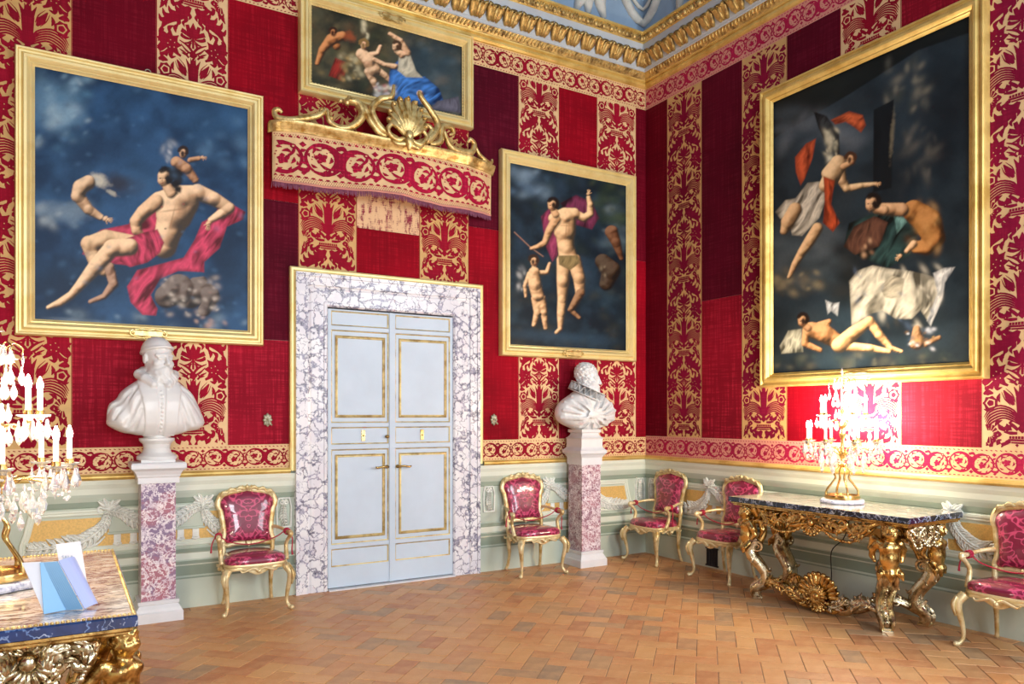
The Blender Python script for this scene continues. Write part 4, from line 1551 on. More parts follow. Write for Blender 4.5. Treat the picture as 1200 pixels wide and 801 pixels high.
# large picture over the bearded bust: reclining youth in a red cloak against a blue dusk
p = Paint([(41, 78), (289, 132), (288, 387), (40, 371)], 250, 300)
p.ground('132F4E', '2A5078', 46, 3)
p.dabs((41, 80, 290, 390), ['17344F', '2A557F', '3E6C98', '14304E'], 150, 13, 1, 0.30)
p.blob(66, 120, 40, 34, '6D94AE', 30, 0.9, 0.6, 0.9)
p.dabs((45, 90, 105, 175), ['9DB6C2', '7FA2B8', '4C7898'], 40, 6, 2, 0.45, -15)
p.blob(100, 170, 60, 20, '1A3858', 10, 0.9, 0.7, 0.6)
p.blob(72, 246, 34, 12, '8296A4', 5, 0.9, 0.6, 0.9)
p.dabs((42, 235, 105, 265), ['A2B0B6', '6F879A'], 16, 6, 3, 0.45, 0)
p.dabs((230, 140, 288, 200), ['5A80A2', '2B4F72'], 24, 8, 4, 0.35, 20)
p.blob(270, 300, 34, 66, '122A44', 0, 0.9, 0.75, 0.6)
p.blob(120, 320, 100, 40, '14293E', -8, 0.9, 0.75, 0.6)
p.blob(110, 377, 80, 6, '9FB2BC', 6, 0.9, 0.6, 0.8)
p.dabs((45, 355, 285, 388), ['8FA6B4', '27445E', '1B3550'], 50, 6, 5, 0.4, 4)
p.blob(140, 216, 28, 15, '2A2226', 10, 0.8, 0.75, 0.6)
p.blob(116, 211, 14, 9, 'C8C4B2', 20, 0.7, 0.9, 0.9)
p.blob(131, 226, 10, 3, 'B9B6A6', 25, 0.7, 0.7, 0.9)
p.fig([([(104, 214), (95, 219), (92, 229)], [9, 9.5, 8.5]), ([(92, 229), (104, 245), (118, 254)], [8, 6.5, 4.2])], 'DCBE98')
p.hand(124, 256, 3.8, 14, 'D8B690')
red, redl = 'A81C3A', hexc('D8486A')
p.poly([(96, 296), (104, 278), (118, 268), (150, 262), (172, 234), (190, 222), (200, 250), (180, 300), (150, 310), (118, 306)], red, fold=(0.5, 1.0), fscale=9, light=redl)
p.fig([([(152, 285), (124, 280), (106, 284)], [11, 12, 9.5]), ([(104, 284), (112, 304), (122, 316)], [9.5, 9, 6.5])], 'DCBC92')
p.fig([([(128, 312), (133, 331), (122, 345), (106, 351)], [6.5, 6, 4, 3])], 'B08E74')
p.poly([(256, 233), (286, 250), (283, 259), (264, 267), (256, 291), (238, 307), (238, 319), (208, 317), (187, 326), (176, 344), (184, 360), (182, 368), (166, 367), (152, 352), (148, 334), (160, 315), (192, 307), (214, 301), (227, 280), (235, 261), (251, 253)], red, fold=(0.9, 0.6), fscale=9, light=redl)
p.fig([([(186, 236), (208, 233), (230, 228)], [11, 15, 10]), ([(200, 240), (200, 252)], [19, 18]), ([(215, 238), (208, 254)], [18, 17]), ([(203, 254), (196, 274), (192, 288)], [20, 16, 15]),
       ([(230, 227), (249, 235), (267, 246)], [10, 8.5, 7]), ([(267, 246), (256, 253), (246, 259)], [7, 6, 4.3]), ([(197, 222), (202, 230)], [6.5, 9])], 'EAC9A0', detail=0.12)
p.fig([([(182, 238), (168, 249), (159, 259)], [10, 9, 7.5]), ([(159, 259), (160, 270), (166, 277)], [7.5, 6.5, 4.6])], 'E0BC92')
p.hand(243, 263, 3.6, 100, 'DDB68C')
p.hand(169, 280, 3.6, 12, 'DDB68C')
p.blob(201, 256, 1.4, 16, '8A5C3C', 14, 0.9, 0.45, 0.2)
p.blob(193, 268, 2.0, 1.4, '5A3420', 0, 0.8, 0.7, 0)
p.blob(214, 240, 2.0, 1.5, '9A5040', 0, 0.8, 0.8, 0)
p.blob(189, 243, 1.8, 1.4, '9A5040', 0, 0.8, 0.8, 0)
p.blob(201, 247, 16, 1.6, '9A6C48', -6, 0.9, 0.5, 0.2)
p.poly([(166, 272), (184, 268), (192, 284), (187, 296), (172, 307), (152, 312), (140, 305), (143, 280)], red, fold=(0.8, -0.5), fscale=8, light=redl)
p.fig([([(152, 289), (131, 290)], [10.5, 11]), ([(131, 290), (112, 311), (93, 333), (84, 343)], [10.5, 9.5, 6.2, 5.2]), ([(84, 343), (70, 352), (57, 357)], [5.2, 5, 3])], 'EAC9A0', detail=0.12)
for k in range(9):
    p.blob(206 + 3 * sin(k * 2.1), 200 + k * 3.4, 7.5 - 0.35 * k, 5, '120C0C', k * 30, 0.6, 0.95, 0.6)
p.head(192, 210, 10.0, 'E4C096', '120C0C', -0.5, (200, 228))
p.dabs((190, 170, 205, 200), ['C8CACC', '8E98A2'], 8, 3, 6, 0.7, 60, 2.5)
p.fig([([(206, 192), (218, 200), (228, 213)], [7, 6.5, 4.5]), ([(222, 190), (232, 188)], [3.5, 3])], 'C0946C')
p.head(214, 182, 6.6, 'D6AC84', '2A1C16', 0.15)
p.hand(236, 187, 2.4, 10, 'D6AC84')
p.fig([([(194, 346), (208, 338), (222, 346)], [14, 18, 15]), ([(236, 336), (244, 346), (238, 362)], [10, 12, 8]), ([(226, 330), (236, 328)], [6, 5])], '6E625A', detail=0.5)
p.dabs((190, 325, 255, 368), ['B8ACA0', '4A423E', '8A7E74', 'D0C6B8'], 60, 3.2, 7, 0.5, 20)
p.dabs((222, 370, 270, 386), ['B89A8A', '6E8AA0'], 14, 4, 8, 0.5, 0)
p.dabs((41, 80, 290, 390), ['5A86AE', '102840'], 130, 3.5, 9, 0.20, 0)
big_left = painting(0, -5.433, 2.268, 1.86, 2.232, 0.132, 'gilt framed oil painting of a reclining youth in a red cloak against blue dusk', 'frame_gilding', 'old_gilding')
p.canvas(big_left, 1.86 - 0.25, 2.232 - 0.25, 'oil_paint').location = (0, 0, 0.125)

# picture over the door: winged child and woman in blue
p = Paint([(366, 10), (538, 55), (538, 137), (366, 101)], 210, 125)
p.ground('26281F', '4A4836', 22, 5)
p.dabs((366, 10, 470, 110), ['5E5236', '2E3424', '6A4A2C', '3E4630', '7A6A44'], 90, 6, 21, 0.4)
p.blob(505, 85, 55, 46, '2F4450', 0, 0.9, 0.75, 0.6)
p.dabs((470, 40, 540, 135), ['3C5460', '54646A', '263640', '6A6458'], 70, 6, 22, 0.35)
p.fig([([(374, 78), (380, 62), (390, 50), (402, 46)], [3, 5, 7, 6]), ([(390, 50), (396, 58)], [6, 5])], 'C8864E')
p.head(392, 42, 5, 'B87844', '3A2014', 0.3)
p.blob(410, 46, 9, 7, 'A04E2A', 20, 0.8, 0.8, 0.8)
p.poly([(386, 92), (394, 70), (408, 76), (404, 98)], 'A83024', fscale=6)
p.dabs((400, 66, 424, 96), ['D0C49A', '8A7A4E', 'B89A60', '5A4A2A'], 40, 3, 23, 0.6, 40)
p.dabs((424, 26, 432, 54), ['D8CDA8', 'A8A080'], 10, 2.6, 24, 0.8, 80, 2.6)
p.fig([([(424, 66), (432, 74), (438, 84)], [7, 8, 8]), ([(434, 67), (442, 65), (445, 57)], [4, 3.4, 2.6]), ([(432, 86), (438, 98), (441, 106)], [5.5, 4.4, 3]), ([(440, 84), (450, 90), (456, 96)], [5.5, 4.2, 3]), ([(426, 60), (427, 68)], [3, 4])], 'EAC49A')
p.head(427, 56, 6, 'E8BF94', '8A6A3A', 0.3)
p.poly([(456, 80), (468, 70), (480, 90), (496, 90), (512, 104), (520, 124), (486, 122), (462, 118), (454, 100)], '1E4E96', fold=(0.5, 1), fscale=7, light=hexc('4A88D8'))
p.poly([(510, 118), (534, 112), (538, 132), (500, 128)], '6A6878', fscale=7)
p.poly([(466, 66), (478, 62), (486, 84), (494, 92), (474, 92), (464, 84)], 'D8CFB4', fscale=6, depth=0.55)
p.fig([([(438, 72), (450, 78), (462, 80)], [3, 3.2, 4]), ([(476, 64), (468, 50), (456, 42)], [4.4, 3.6, 2.6]), ([(464, 62), (470, 66)], [3.4, 5])], 'E2BA90')
p.head(463, 57, 5.8, 'E4BC92', '4A3320', -0.4)
p.fig([([(490, 110), (494, 120)], [4, 3])], 'D8B088')
p.dabs((438, 100, 462, 114), ['D8D4CC', '9A8EA0', 'B86A6A', 'E8E0C8'], 26, 2.6, 25, 0.7)
over_door = painting(0, -3.285, 4.615, 1.796, 0.955, 0.12, 'wide gilt framed oil painting of a child and woman in blue above the door pelmet', 'frame_gilding', 'old_gilding', 1.1, True, 'top')
p.canvas(over_door, 1.796 - 0.22, 0.955 - 0.22, 'oil_paint').location = (0, 0, 0.11)

# picture over the bust with the ruff: standing youth and small winged child
p = Paint([(598, 195), (728, 218), (728, 408), (599, 403)], 190, 280)
p.ground('0F1A24', '1E303E', 22, 8)
p.dabs((598, 195, 730, 330), ['24384A', '0C151C', '32465A', '16242E', '2C3A34'], 150, 7, 31, 0.35, 60)
p.dabs((600, 198, 640, 232), ['5A728A', '3D5468', '8096A8'], 26, 6, 32, 0.4)
p.dabs((704, 236, 728, 300), ['7A8688', '5A6A70', '3A4A50'], 22, 5, 33, 0.4)
p.dabs((690, 210, 728, 260), ['2A3A2E', '3E4A36', '1A2620'], 40, 5, 34, 0.5)
p.dabs((600, 330, 728, 405), ['1A2C38', '2E4450', '0E1A22', '3A3A2C'], 110, 6, 35, 0.35, 0)
p.blob(655, 393, 70, 8, '2A4458', 4, 0.9, 0.6, 0.6)
p.poly([(654, 240), (672, 230), (690, 238), (698, 256), (690, 270), (668, 264)], '4E1C34', fscale=8, light=hexc('7A3452'))
p.fig([([(712, 272), (717, 284), (723, 302)], [8, 6, 3])], '7A5236')
p.fig([([(702, 306), (712, 316), (706, 332)], [9, 11, 8])], '4A3826', detail=0.4)
p.dabs((698, 308, 712, 332), ['9A8A70', '2A2018'], 10, 2.5, 36, 0.5, 80)
p.fig([([(604, 275), (622, 292), (636, 302)], [0.8, 0.8, 0.8])], 'B88A70', detail=0)
p.poly([(633, 256), (644, 244), (654, 262), (652, 300), (646, 308), (639, 292)], '6E1E3A', fscale=7, light=hexc('A84468'))
p.fig([([(648, 258), (660, 254), (670, 252)], [7, 9, 7]), ([(656, 260), (657, 274)], [10, 9.5]), ([(664, 259), (663, 274)], [9, 9]), ([(660, 274), (661, 290), (664, 304)], [11, 9.5, 11]),
       ([(670, 252), (681, 257), (688, 252)], [6, 5, 4.4]), ([(688, 252), (688, 241), (686, 233)], [4.4, 3.8, 2.6]),
       ([(659, 306), (658, 330), (657, 350)], [8.5, 7.4, 5.4]), ([(657, 350), (656, 366), (655, 384), (651, 388)], [5.4, 5, 3, 2.6]),
       ([(670, 306), (676, 326), (677, 342)], [8.5, 7.2, 5.6]), ([(648, 250), (653, 256)], [4, 6])], 'E6C090', detail=0.12)
p.fig([([(677, 343), (670, 356), (666, 362), (676, 371)], [5.4, 4.4, 3.2, 2.4])], '9A7450')
p.fig([([(650, 260), (643, 272), (638, 286)], [6, 5, 4]), ([(638, 286), (630, 291), (623, 293)], [4, 3.4, 2.4])], 'D8AC7C')
p.hand(686, 229, 2.4, -85, 'E2B888')
p.poly([(652, 300), (674, 299), (677, 308), (666, 317), (653, 311)], '9A8456', fscale=5, depth=0.6)
p.blob(661, 272, 0.9, 12, '8A5C3C', 4, 0.9, 0.5, 0.2)
p.blob(661, 266, 9, 1.0, '9A6C48', 0, 0.9, 0.5, 0.2)
p.head(646, 243, 7.2, 'DDB080', '201410', -0.2, (650, 254))
p.dabs((608, 316, 618, 340), ['A8A6A2', '6E7074'], 10, 2.8, 37, 0.7, 70, 2.4)
p.fig([([(626, 320), (627, 334), (630, 346)], [6.5, 7.6, 7.4]), ([(628, 350), (630, 366), (626, 380)], [5.5, 4.6, 2.8]), ([(634, 350), (637, 366), (639, 383)], [5.5, 4.4, 2.8]),
       ([(631, 321), (640, 320), (643, 310)], [3.6, 3, 2.2]), ([(621, 322), (616, 336), (617, 348)], [3.4, 2.8, 2.0]), ([(626, 313), (626, 320)], [3, 4])], 'E4BC8C')
p.head(626, 308, 6.2, 'DDB080', '3A2418', 0.3)
over_ruff = painting(0, -1.128, 2.282, 1.842, 2.200, 0.128, 'gilt framed oil painting of a standing youth and winged child over the ruffed bust', 'frame_gilding', 'old_gilding')
p.canvas(over_ruff, 1.842 - 0.24, 2.2 - 0.24, 'oil_paint').location = (0, 0, 0.12)

# the tallest picture: angel descending to a seated woman, a sleeper at her feet
p = Paint([(912, 119), (1140, 22), (1143, 428), (913, 440)], 240, 340)
p.ground('162129', '293740', 50, 12)
p.dabs((912, 30, 1143, 440), ['1A262C', '30404A', '22303A', '121A20', '2E3434'], 200, 14, 41, 0.32, -25, 2.6)
p.poly([(912, 162), (1000, 112), (1080, 62), (1141, 42), (1141, 20), (912, 116)], '161D1C', fold=(0.4, 1), fscale=30, depth=0.5)
p.dabs((915, 130, 1010, 175), ['5A6670', '3E4A54', '6E747A'], 30, 9, 42, 0.35, -22, 3)
p.dabs((915, 255, 985, 330), ['4A565C', '38444A', '5C6468'], 34, 9, 43, 0.35, -14, 3)
p.blob(1112, 140, 34, 96, '10181F', 0, 0.9, 0.75, 0.5)
p.dabs((1040, 70, 1090, 130), ['8A8674', '5E6058', '3A403E'], 26, 5, 44, 0.5, -60, 2.6)
p.dabs((1060, 150, 1100, 230), ['6E6A60', '4A4A46', '2A3034'], 30, 5, 45, 0.4, -65, 3)
p.poly([(1028, 130), (1052, 118), (1050, 222), (1028, 227)], '10171C', fold=(1, 0), fscale=22, depth=0.4)
p.blob(1050, 160, 3, 34, '8A8068', 4, 0.9, 0.6, 0.8)
p.dabs((914, 318, 968, 345), ['9A8C6C', '6E6450', '3E3E38'], 26, 5, 46, 0.5, 12)
p.dabs((990, 290, 1010, 360), ['141A1C', '2C2E2C'], 20, 8, 47, 0.5)
p.poly([(958, 130), (974, 136), (989, 158), (990, 184), (976, 176), (964, 150)], '14181A', fscale=9, light=hexc('3A3E40'))
p.dabs((972, 152, 986, 188), ['E0DABE', 'B8B498', 'CFC8AA'], 20, 3.2, 48, 0.7, 75, 2.6)
p.poly([(978, 141), (1000, 131), (1016, 136), (1020, 148), (1014, 157), (1004, 149), (996, 144), (984, 147)], 'A83E22', fold=(0.3, 1), fscale=7, light=hexc('D8683C'))
p.poly([(937, 184), (950, 168), (962, 162), (958, 186), (950, 208), (944, 218), (938, 202)], 'A83A22', fold=(1, 0.3), fscale=7, light=hexc('D8623A'))
p.poly([(914, 248), (926, 234), (938, 232), (952, 214), (974, 212), (972, 240), (966, 256), (946, 277), (934, 276), (930, 258), (920, 256)], 'A89C86', fold=(0.8, 0.6), fscale=9, depth=0.75, light=hexc('E0D6C0'))
p.fig([([(938, 246), (930, 260), (925, 271)], [9, 9, 5])], 'DDB888')
p.fig([([(964, 268), (955, 283), (946, 296)], [7, 7, 5.6]), ([(946, 296), (938, 310), (931, 325)], [5.4, 4.6, 2.6])], 'DDB888')
p.fig([([(988, 192), (981, 206), (974, 218)], [10, 10.5, 9]), ([(984, 194), (976, 204)], [8, 8]), ([(990, 195), (992, 212), (998, 222)], [6.5, 6, 5]), ([(998, 222), (1014, 219), (1030, 217)], [5, 4, 2.6]), ([(996, 190), (992, 194)], [4, 6])], 'E8C898', detail=0.12)
p.hand(1032, 217, 2.6, -5, 'D8B080')
p.poly([(970, 206), (984, 212), (980, 240), (990, 262), (982, 273), (970, 262), (972, 236)], 'A23820', fold=(1, 0.2), fscale=7, light=hexc('D05830'))
p.head(1003, 188, 7.2, 'DDB080', '4A2E1C', 0.4, (994, 196))
p.poly([(1000, 262), (1030, 250), (1066, 240), (1084, 262), (1074, 300), (1046, 316), (1012, 302), (994, 290)], '101C1C', fold=(1, 0.6), fscale=11, depth=0.6, light=hexc('2E4A48'))
p.poly([(1050, 244), (1062, 242), (1068, 262), (1056, 276)], '4A7A74', fold=(1, 0.2), fscale=5, light=hexc('7AA8A0'))
p.poly([(994, 290), (1006, 266), (1030, 254), (1046, 262), (1036, 290), (1008, 300)], '3E2820', fscale=11, light=hexc('6A4636'))
p.fig([([(1076, 250), (1092, 262), (1099, 280)], [14, 17, 14]), ([(1099, 280), (1090, 292), (1080, 292)], [13, 10, 8])], 'B47C40', detail=0.5)
p.dabs((1070, 242, 1106, 296), ['D8A868', '7A4C24', 'C08A4C'], 24, 4, 49, 0.35, 60, 2.4)
p.fig([([(1076, 288), (1068, 296)], [5, 3.4])], 'E2BC90')
p.hand(1060, 302, 3.0, 140, 'E2BC90')
p.fig([([(1034, 246), (1048, 247), (1062, 248)], [7, 8, 9])], 'D2A87C')
p.head(1027, 240, 9.6, 'DDB488', '1A1210', -0.4, (1042, 248))
p.dabs((1016, 282, 1030, 300), ['C8A07C', '8A6A50'], 6, 3, 50, 0.7, 80)
p.poly([(1001, 330), (1010, 318), (1028, 312), (1048, 316), (1066, 318), (1086, 322), (1104, 328), (1110, 350), (1096, 384), (1084, 366), (1074, 376), (1056, 376), (1040, 366), (1024, 370), (1004, 385)], 'A8A088', fold=(0.9, 0.45), fscale=10, depth=0.82, light=hexc('E6DEC6'))
p.poly([(1036, 338), (1050, 324), (1066, 328), (1062, 350), (1050, 352), (1042, 350)], 'D0C6AC', fold=(0.5, 1), fscale=8, depth=0.6)
p.poly([(1098, 322), (1110, 316), (1124, 315), (1112, 334), (1110, 352), (1096, 385), (1091, 378), (1103, 346)], 'B8BEC4', fold=(1, 0.2), fscale=5, depth=0.7, light=hexc('F0F0EA'))
p.dabs((1002, 312, 1112, 384), ['5A6E8A', 'F0E8D2', '4A4436'], 34, 3.5, 51, 0.35, 70, 3)
p.poly([(973, 352), (982, 356), (990, 355), (988, 372), (980, 366), (976, 370)], 'B8BCBC', fscale=5, light=hexc('E8ECEC'))
p.poly([(920, 406), (930, 388), (946, 386), (948, 414), (922, 416)], 'A09C82', fscale=6, light=hexc('DAD6BC'))
p.fig([([(958, 388), (972, 392), (988, 402)], [10, 11.5, 9]), ([(952, 388), (950, 404), (968, 412)], [5.6, 4.6, 3.2]), ([(952, 382), (957, 388)], [4.5, 7]), ([(966, 382), (978, 378), (974, 386)], [4, 3.4, 3])], 'CE9E6C', detail=0.2)
p.fig([([(990, 406), (1006, 392), (1025, 378)], [9.5, 8.4, 6]), ([(1025, 378), (1036, 394), (1050, 410), (1062, 414)], [6, 5.6, 3.4, 2.4]), ([(1000, 408), (1026, 410), (1048, 414)], [6, 5, 3])], 'E2BC88', detail=0.14)
p.head(947, 377, 7.6, 'C89C70', '231712', -0.1, (954, 386))
p.fig([([(1080, 388), (1080, 404)], [5, 9]), ([(1090, 406), (1106, 398)], [4, 3])], 'A8825A', detail=0.3)
p.dabs((1068, 386, 1100, 414), ['D0D4DC', '7A5A3A', 'C8A060', '3A4A5A'], 26, 2.8, 52, 0.6)
p.dabs((914, 414, 1142, 436), ['3A4640', '6A6450', '202A30'], 60, 5, 53, 0.4, -4)
tall = painting(1, 2.872, 1.925, 2.13, 2.930, 0.135, 'tall gilt framed oil painting of an angel and seated woman over the console table', 'deep_frame_gilding', 'old_gilding', 1.15)
p.canvas(tall, 2.13 - 0.25, 2.93 - 0.25, 'oil_paint').location = (0, 0, 0.125)

# ------------------------------------------------------------------ pelmet over the door
velvet_mat('pile_valance', hexc('A8143A'), hexc('D8507A'), 0.6)
PELX = [-4.50, -4.42, -4.25, -3.95, -3.60, -3.28, -2.95, -2.70, -2.50, -2.40, -2.30, -2.14]
PELY = [0.06, 0.15, 0.20, 0.21, 0.26, 0.29, 0.26, 0.21, 0.19, 0.14, 0.12, 0.05]
PZ = 4.175
pel = thing('pelmet', 'carved gilt pelmet with red and cream damask valance over the painted door', 'pelmet', (-3.30, 0, 3.70))


def ply(x):
    # smooth plan curve
    return float(np.interp(x, PELX, PELY))


def pl_pt(x, z, out=0.0):
    return (x + 3.30, -(ply(x) + out), z - 3.70)


gx = np.linspace(-4.47, -2.15, 74)
bar = MB()
rings = []
for x in gx:
    wob = 0.014 * sin((x + 4.5) * 4.0)
    zt = PZ + wob
    rings.append([pl_pt(x, zt, -0.02), pl_pt(x, zt - 0.004, 0.012), pl_pt(x, zt + 0.018, 0.022), pl_pt(x, zt + 0.034, 0.040), pl_pt(x, zt + 0.054, 0.050), pl_pt(x, zt + 0.070, 0.064), pl_pt(x, zt + 0.084, 0.062), pl_pt(x, zt + 0.088, 0.02), pl_pt(x, zt + 0.088, -0.02)])
bar.loft(rings)
bar.obj('cornice_bar', 'old_gilding', pel, 50)
val = MB()
gx2 = np.linspace(-4.44, -2.17, 150)


def rip(x):
    return 0.010 * sin(x * 9.0) + 0.006 * sin(x * 21.0 + 1.0)


def bottom(x):
    return 3.735 - 0.012 * sin((x + 4.4) * 5.0)


vv, ff = [], []
for x in gx2:
    for j in range(5):
        t = j / 4
        z = bottom(x) + (PZ + 0.01 - bottom(x)) * t
        vv.append(pl_pt(x, z, -0.004 + rip(x) * (1 - t)))
for i in range(len(gx2) - 1):
    for j in range(4):
        a = i * 5 + j
        ff.append((a, a + 5, a + 6, a + 1))
val.add(vv, ff)
vo = val.obj('valance', 'damask_ground', pel, True)
om = MB()
s_ = 0.66 / 1.6
for k in range(-1, 5):
    b0 = -4.52 + k * 0.66

    def vf(x, y, l, b0=b0):
        X = b0 + x * s_
        t = 0.165 + 0.72 * y
        z = bottom(X) + (PZ + 0.01 - bottom(X)) * t
        return pl_pt(X, z, 0.000 + rip(X) * (1 - t) + 0.0012 * (l % 1 if l < 1 else l))
    BORDER_BOLD.to(om, vf, lambda x, y, b0=b0: -4.43 < b0 + x * s_ < -2.18)
for row, (t, step, wd) in enumerate(((0.05, 0.022, 0.008), (0.085, 0.022, 0.007), (0.12, 0.022, 0.008), (0.90, 0.022, 0.007), (0.94, 0.022, 0.007))):
    for i, x in enumerate(np.arange(-4.43, -2.19, step)):
        x = x + (0.011 if row % 2 else 0)
        z = bottom(x) + (PZ + 0.01 - bottom(x)) * t
        om.mi = 0
        om.add([pl_pt(x, z - 0.005, rip(x) * (1 - t)), pl_pt(x + wd, z - 0.002, rip(x) * (1 - t)), pl_pt(x + wd, z + 0.006, rip(x) * (1 - t)), pl_pt(x, z + 0.003, rip(x) * (1 - t))], [(0, 1, 2, 3)])
om.obj('velvet_motif', ['pile_valance', 'damask_ground', 'pile_crimson'], vo)
fr = MB()
for x in np.arange(-4.44, -2.175, 0.0085):
    z = bottom(x)
    j = random.uniform(-0.006, 0.006)
    fr.tube([pl_pt(x, z + 0.004, rip(x) - 0.002), pl_pt(x + j * 0.4, z - 0.03, rip(x) + j * 0.5), pl_pt(x + j, z - 0.052 + j, rip(x) + j)], [0.0035, 0.0045, 0.003], 4, caps=False)
tag(fr.obj('fringe', 'fringe_cord', pel), kind='stuff')
hb = MB()
hb.loft([[pl_pt(x, bottom(x) + 0.016, rip(x) + 0.001), pl_pt(x, bottom(x) + 0.006, rip(x) + 0.006), pl_pt(x, bottom(x) - 0.004, rip(x) + 0.001)] for x in gx2], False)
hb.obj('fringe_band', 'border_ground_pink', pel)


def pel_tube(mb, pts, rad, n=48, out=0.03, sides=8):
    Q = bez([(q[0], 0, q[1]) for q in pts], n)
    mb.tube([pl_pt(q.x, q.z, out) for q in Q], rad, sides)


cr = MB()
BZ = PZ + 0.085
# left half scrolls
pel_tube(cr, [(-4.37, BZ + 0.075), (-4.40, BZ + 0.10), (-4.43, BZ + 0.085), (-4.41, BZ + 0.03), (-4.30, BZ + 0.02), (-4.18, BZ + 0.05), (-4.06, BZ + 0.10), (-4.01, BZ + 0.15), (-4.04, BZ + 0.17)], [0.014, 0.024, 0.026, 0.030, 0.028, 0.026, 0.016])
pel_tube(cr, [(-4.05, BZ + 0.15), (-3.98, BZ + 0.16), (-3.96, BZ + 0.07), (-3.86, BZ + 0.02), (-3.74, BZ + 0.06), (-3.66, BZ + 0.17), (-3.70, BZ + 0.27), (-3.79, BZ + 0.28), (-3.80, BZ + 0.24)], [0.014, 0.022, 0.026, 0.032, 0.040, 0.042, 0.034, 0.020])
pel_tube(cr, [(-3.76, BZ + 0.27), (-3.66, BZ + 0.26), (-3.58, BZ + 0.12), (-3.48, BZ + 0.02), (-3.40, BZ + 0.03)], [0.014, 0.030, 0.034, 0.034, 0.020])
for q in ((-3.70, BZ + 0.30), (-3.78, BZ + 0.31), (-3.86, BZ + 0.27), (-3.94, BZ + 0.10)):
    cr.ball(pl_pt(q[0], q[1], 0.03), 0.022, 8, 5)
cr.obj('carved_scroll', 'old_gilding', pel, True)
cr = MB()
pel_tube(cr, [(-3.10, BZ + 0.02), (-3.02, BZ + 0.06), (-2.96, BZ + 0.16), (-3.02, BZ + 0.20), (-3.06, BZ + 0.15)], [0.020, 0.028, 0.026, 0.02, 0.012], 24)
pel_tube(cr, [(-2.98, BZ + 0.02), (-2.86, BZ + 0.08), (-2.84, BZ + 0.22), (-2.74, BZ + 0.25), (-2.70, BZ + 0.20), (-2.75, BZ + 0.17)], [0.018, 0.034, 0.034, 0.03, 0.022, 0.012])
pel_tube(cr, [(-2.82, BZ + 0.20), (-2.74, BZ + 0.06), (-2.60, BZ + 0.03), (-2.48, BZ + 0.06), (-2.44, BZ + 0.15), (-2.50, BZ + 0.18), (-2.53, BZ + 0.14)], [0.016, 0.032, 0.034, 0.034, 0.028, 0.022, 0.012])
pel_tube(cr, [(-2.42, BZ + 0.14), (-2.36, BZ + 0.06), (-2.26, BZ + 0.02), (-2.19, BZ + 0.03), (-2.18, BZ + 0.07)], [0.014, 0.024, 0.024, 0.018, 0.012], 20)
cr.obj('carved_scroll', 'old_gilding', pel, True)
sh = MB()
SX, SZ = -3.235, BZ - 0.02
for i in range(9):
    a = radians(25 + i * 16.25)
    L_ = 0.20 + 0.07 * sin((i / 8) * pi)
    p0 = pl_pt(SX, SZ + 0.03, 0.05)
    p1 = pl_pt(SX + cos(a) * L_ * 0.55, SZ + 0.06 + sin(a) * L_ * 0.6, 0.09)
    p2 = pl_pt(SX + cos(a) * L_, SZ + 0.08 + sin(a) * L_ * 1.15, 0.055)
    p3 = pl_pt(SX + cos(a) * L_ * 1.08, SZ + 0.08 + sin(a) * L_ * 1.22, 0.09)
    sh.leaf(bez([p0, p1, p2, p3], 9), [0.012, 0.030, 0.036, 0.034, 0.008], (0, -1, 0), 0.022, 0.15)
for sg in (-1, 1):
    pel_tube(sh, [(SX + sg * 0.05, SZ), (SX + sg * 0.24, SZ + 0.08), (SX + sg * 0.34, SZ + 0.24), (SX + sg * 0.26, SZ + 0.36), (SX + sg * 0.15, SZ + 0.44 + 0.03 * sg), (SX + sg * 0.13, SZ + 0.52)], [0.022, 0.036, 0.034, 0.030, 0.024, 0.012], 30, 0.04)
    pel_tube(sh, [(SX + sg * 0.03, SZ + 0.02), (SX + sg * 0.13, SZ + 0.0), (SX + sg * 0.20, SZ + 0.08), (SX + sg * 0.14, SZ + 0.15), (SX + sg * 0.09, SZ + 0.11)], [0.020, 0.026, 0.024, 0.018, 0.010], 24, 0.07)
    pel_tube(sh, [(SX, SZ - 0.02), (SX + sg * 0.10, SZ - 0.04), (SX + sg * 0.16, SZ - 0.01)], [0.026, 0.024, 0.010], 12, 0.07)
sh.ball(pl_pt(SX, SZ + 0.05, 0.10), (0.045, 0.03, 0.05), 10, 7)
sh.leaf(bez([pl_pt(SX, SZ + 0.05, 0.09), pl_pt(SX, SZ - 0.01, 0.115), pl_pt(SX, SZ - 0.09, 0.08)], 6), [0.02, 0.05, 0.008], (0, -1, 0), 0.02, 0.2)
sh.obj('shell_crest', 'old_gilding', pel, True)

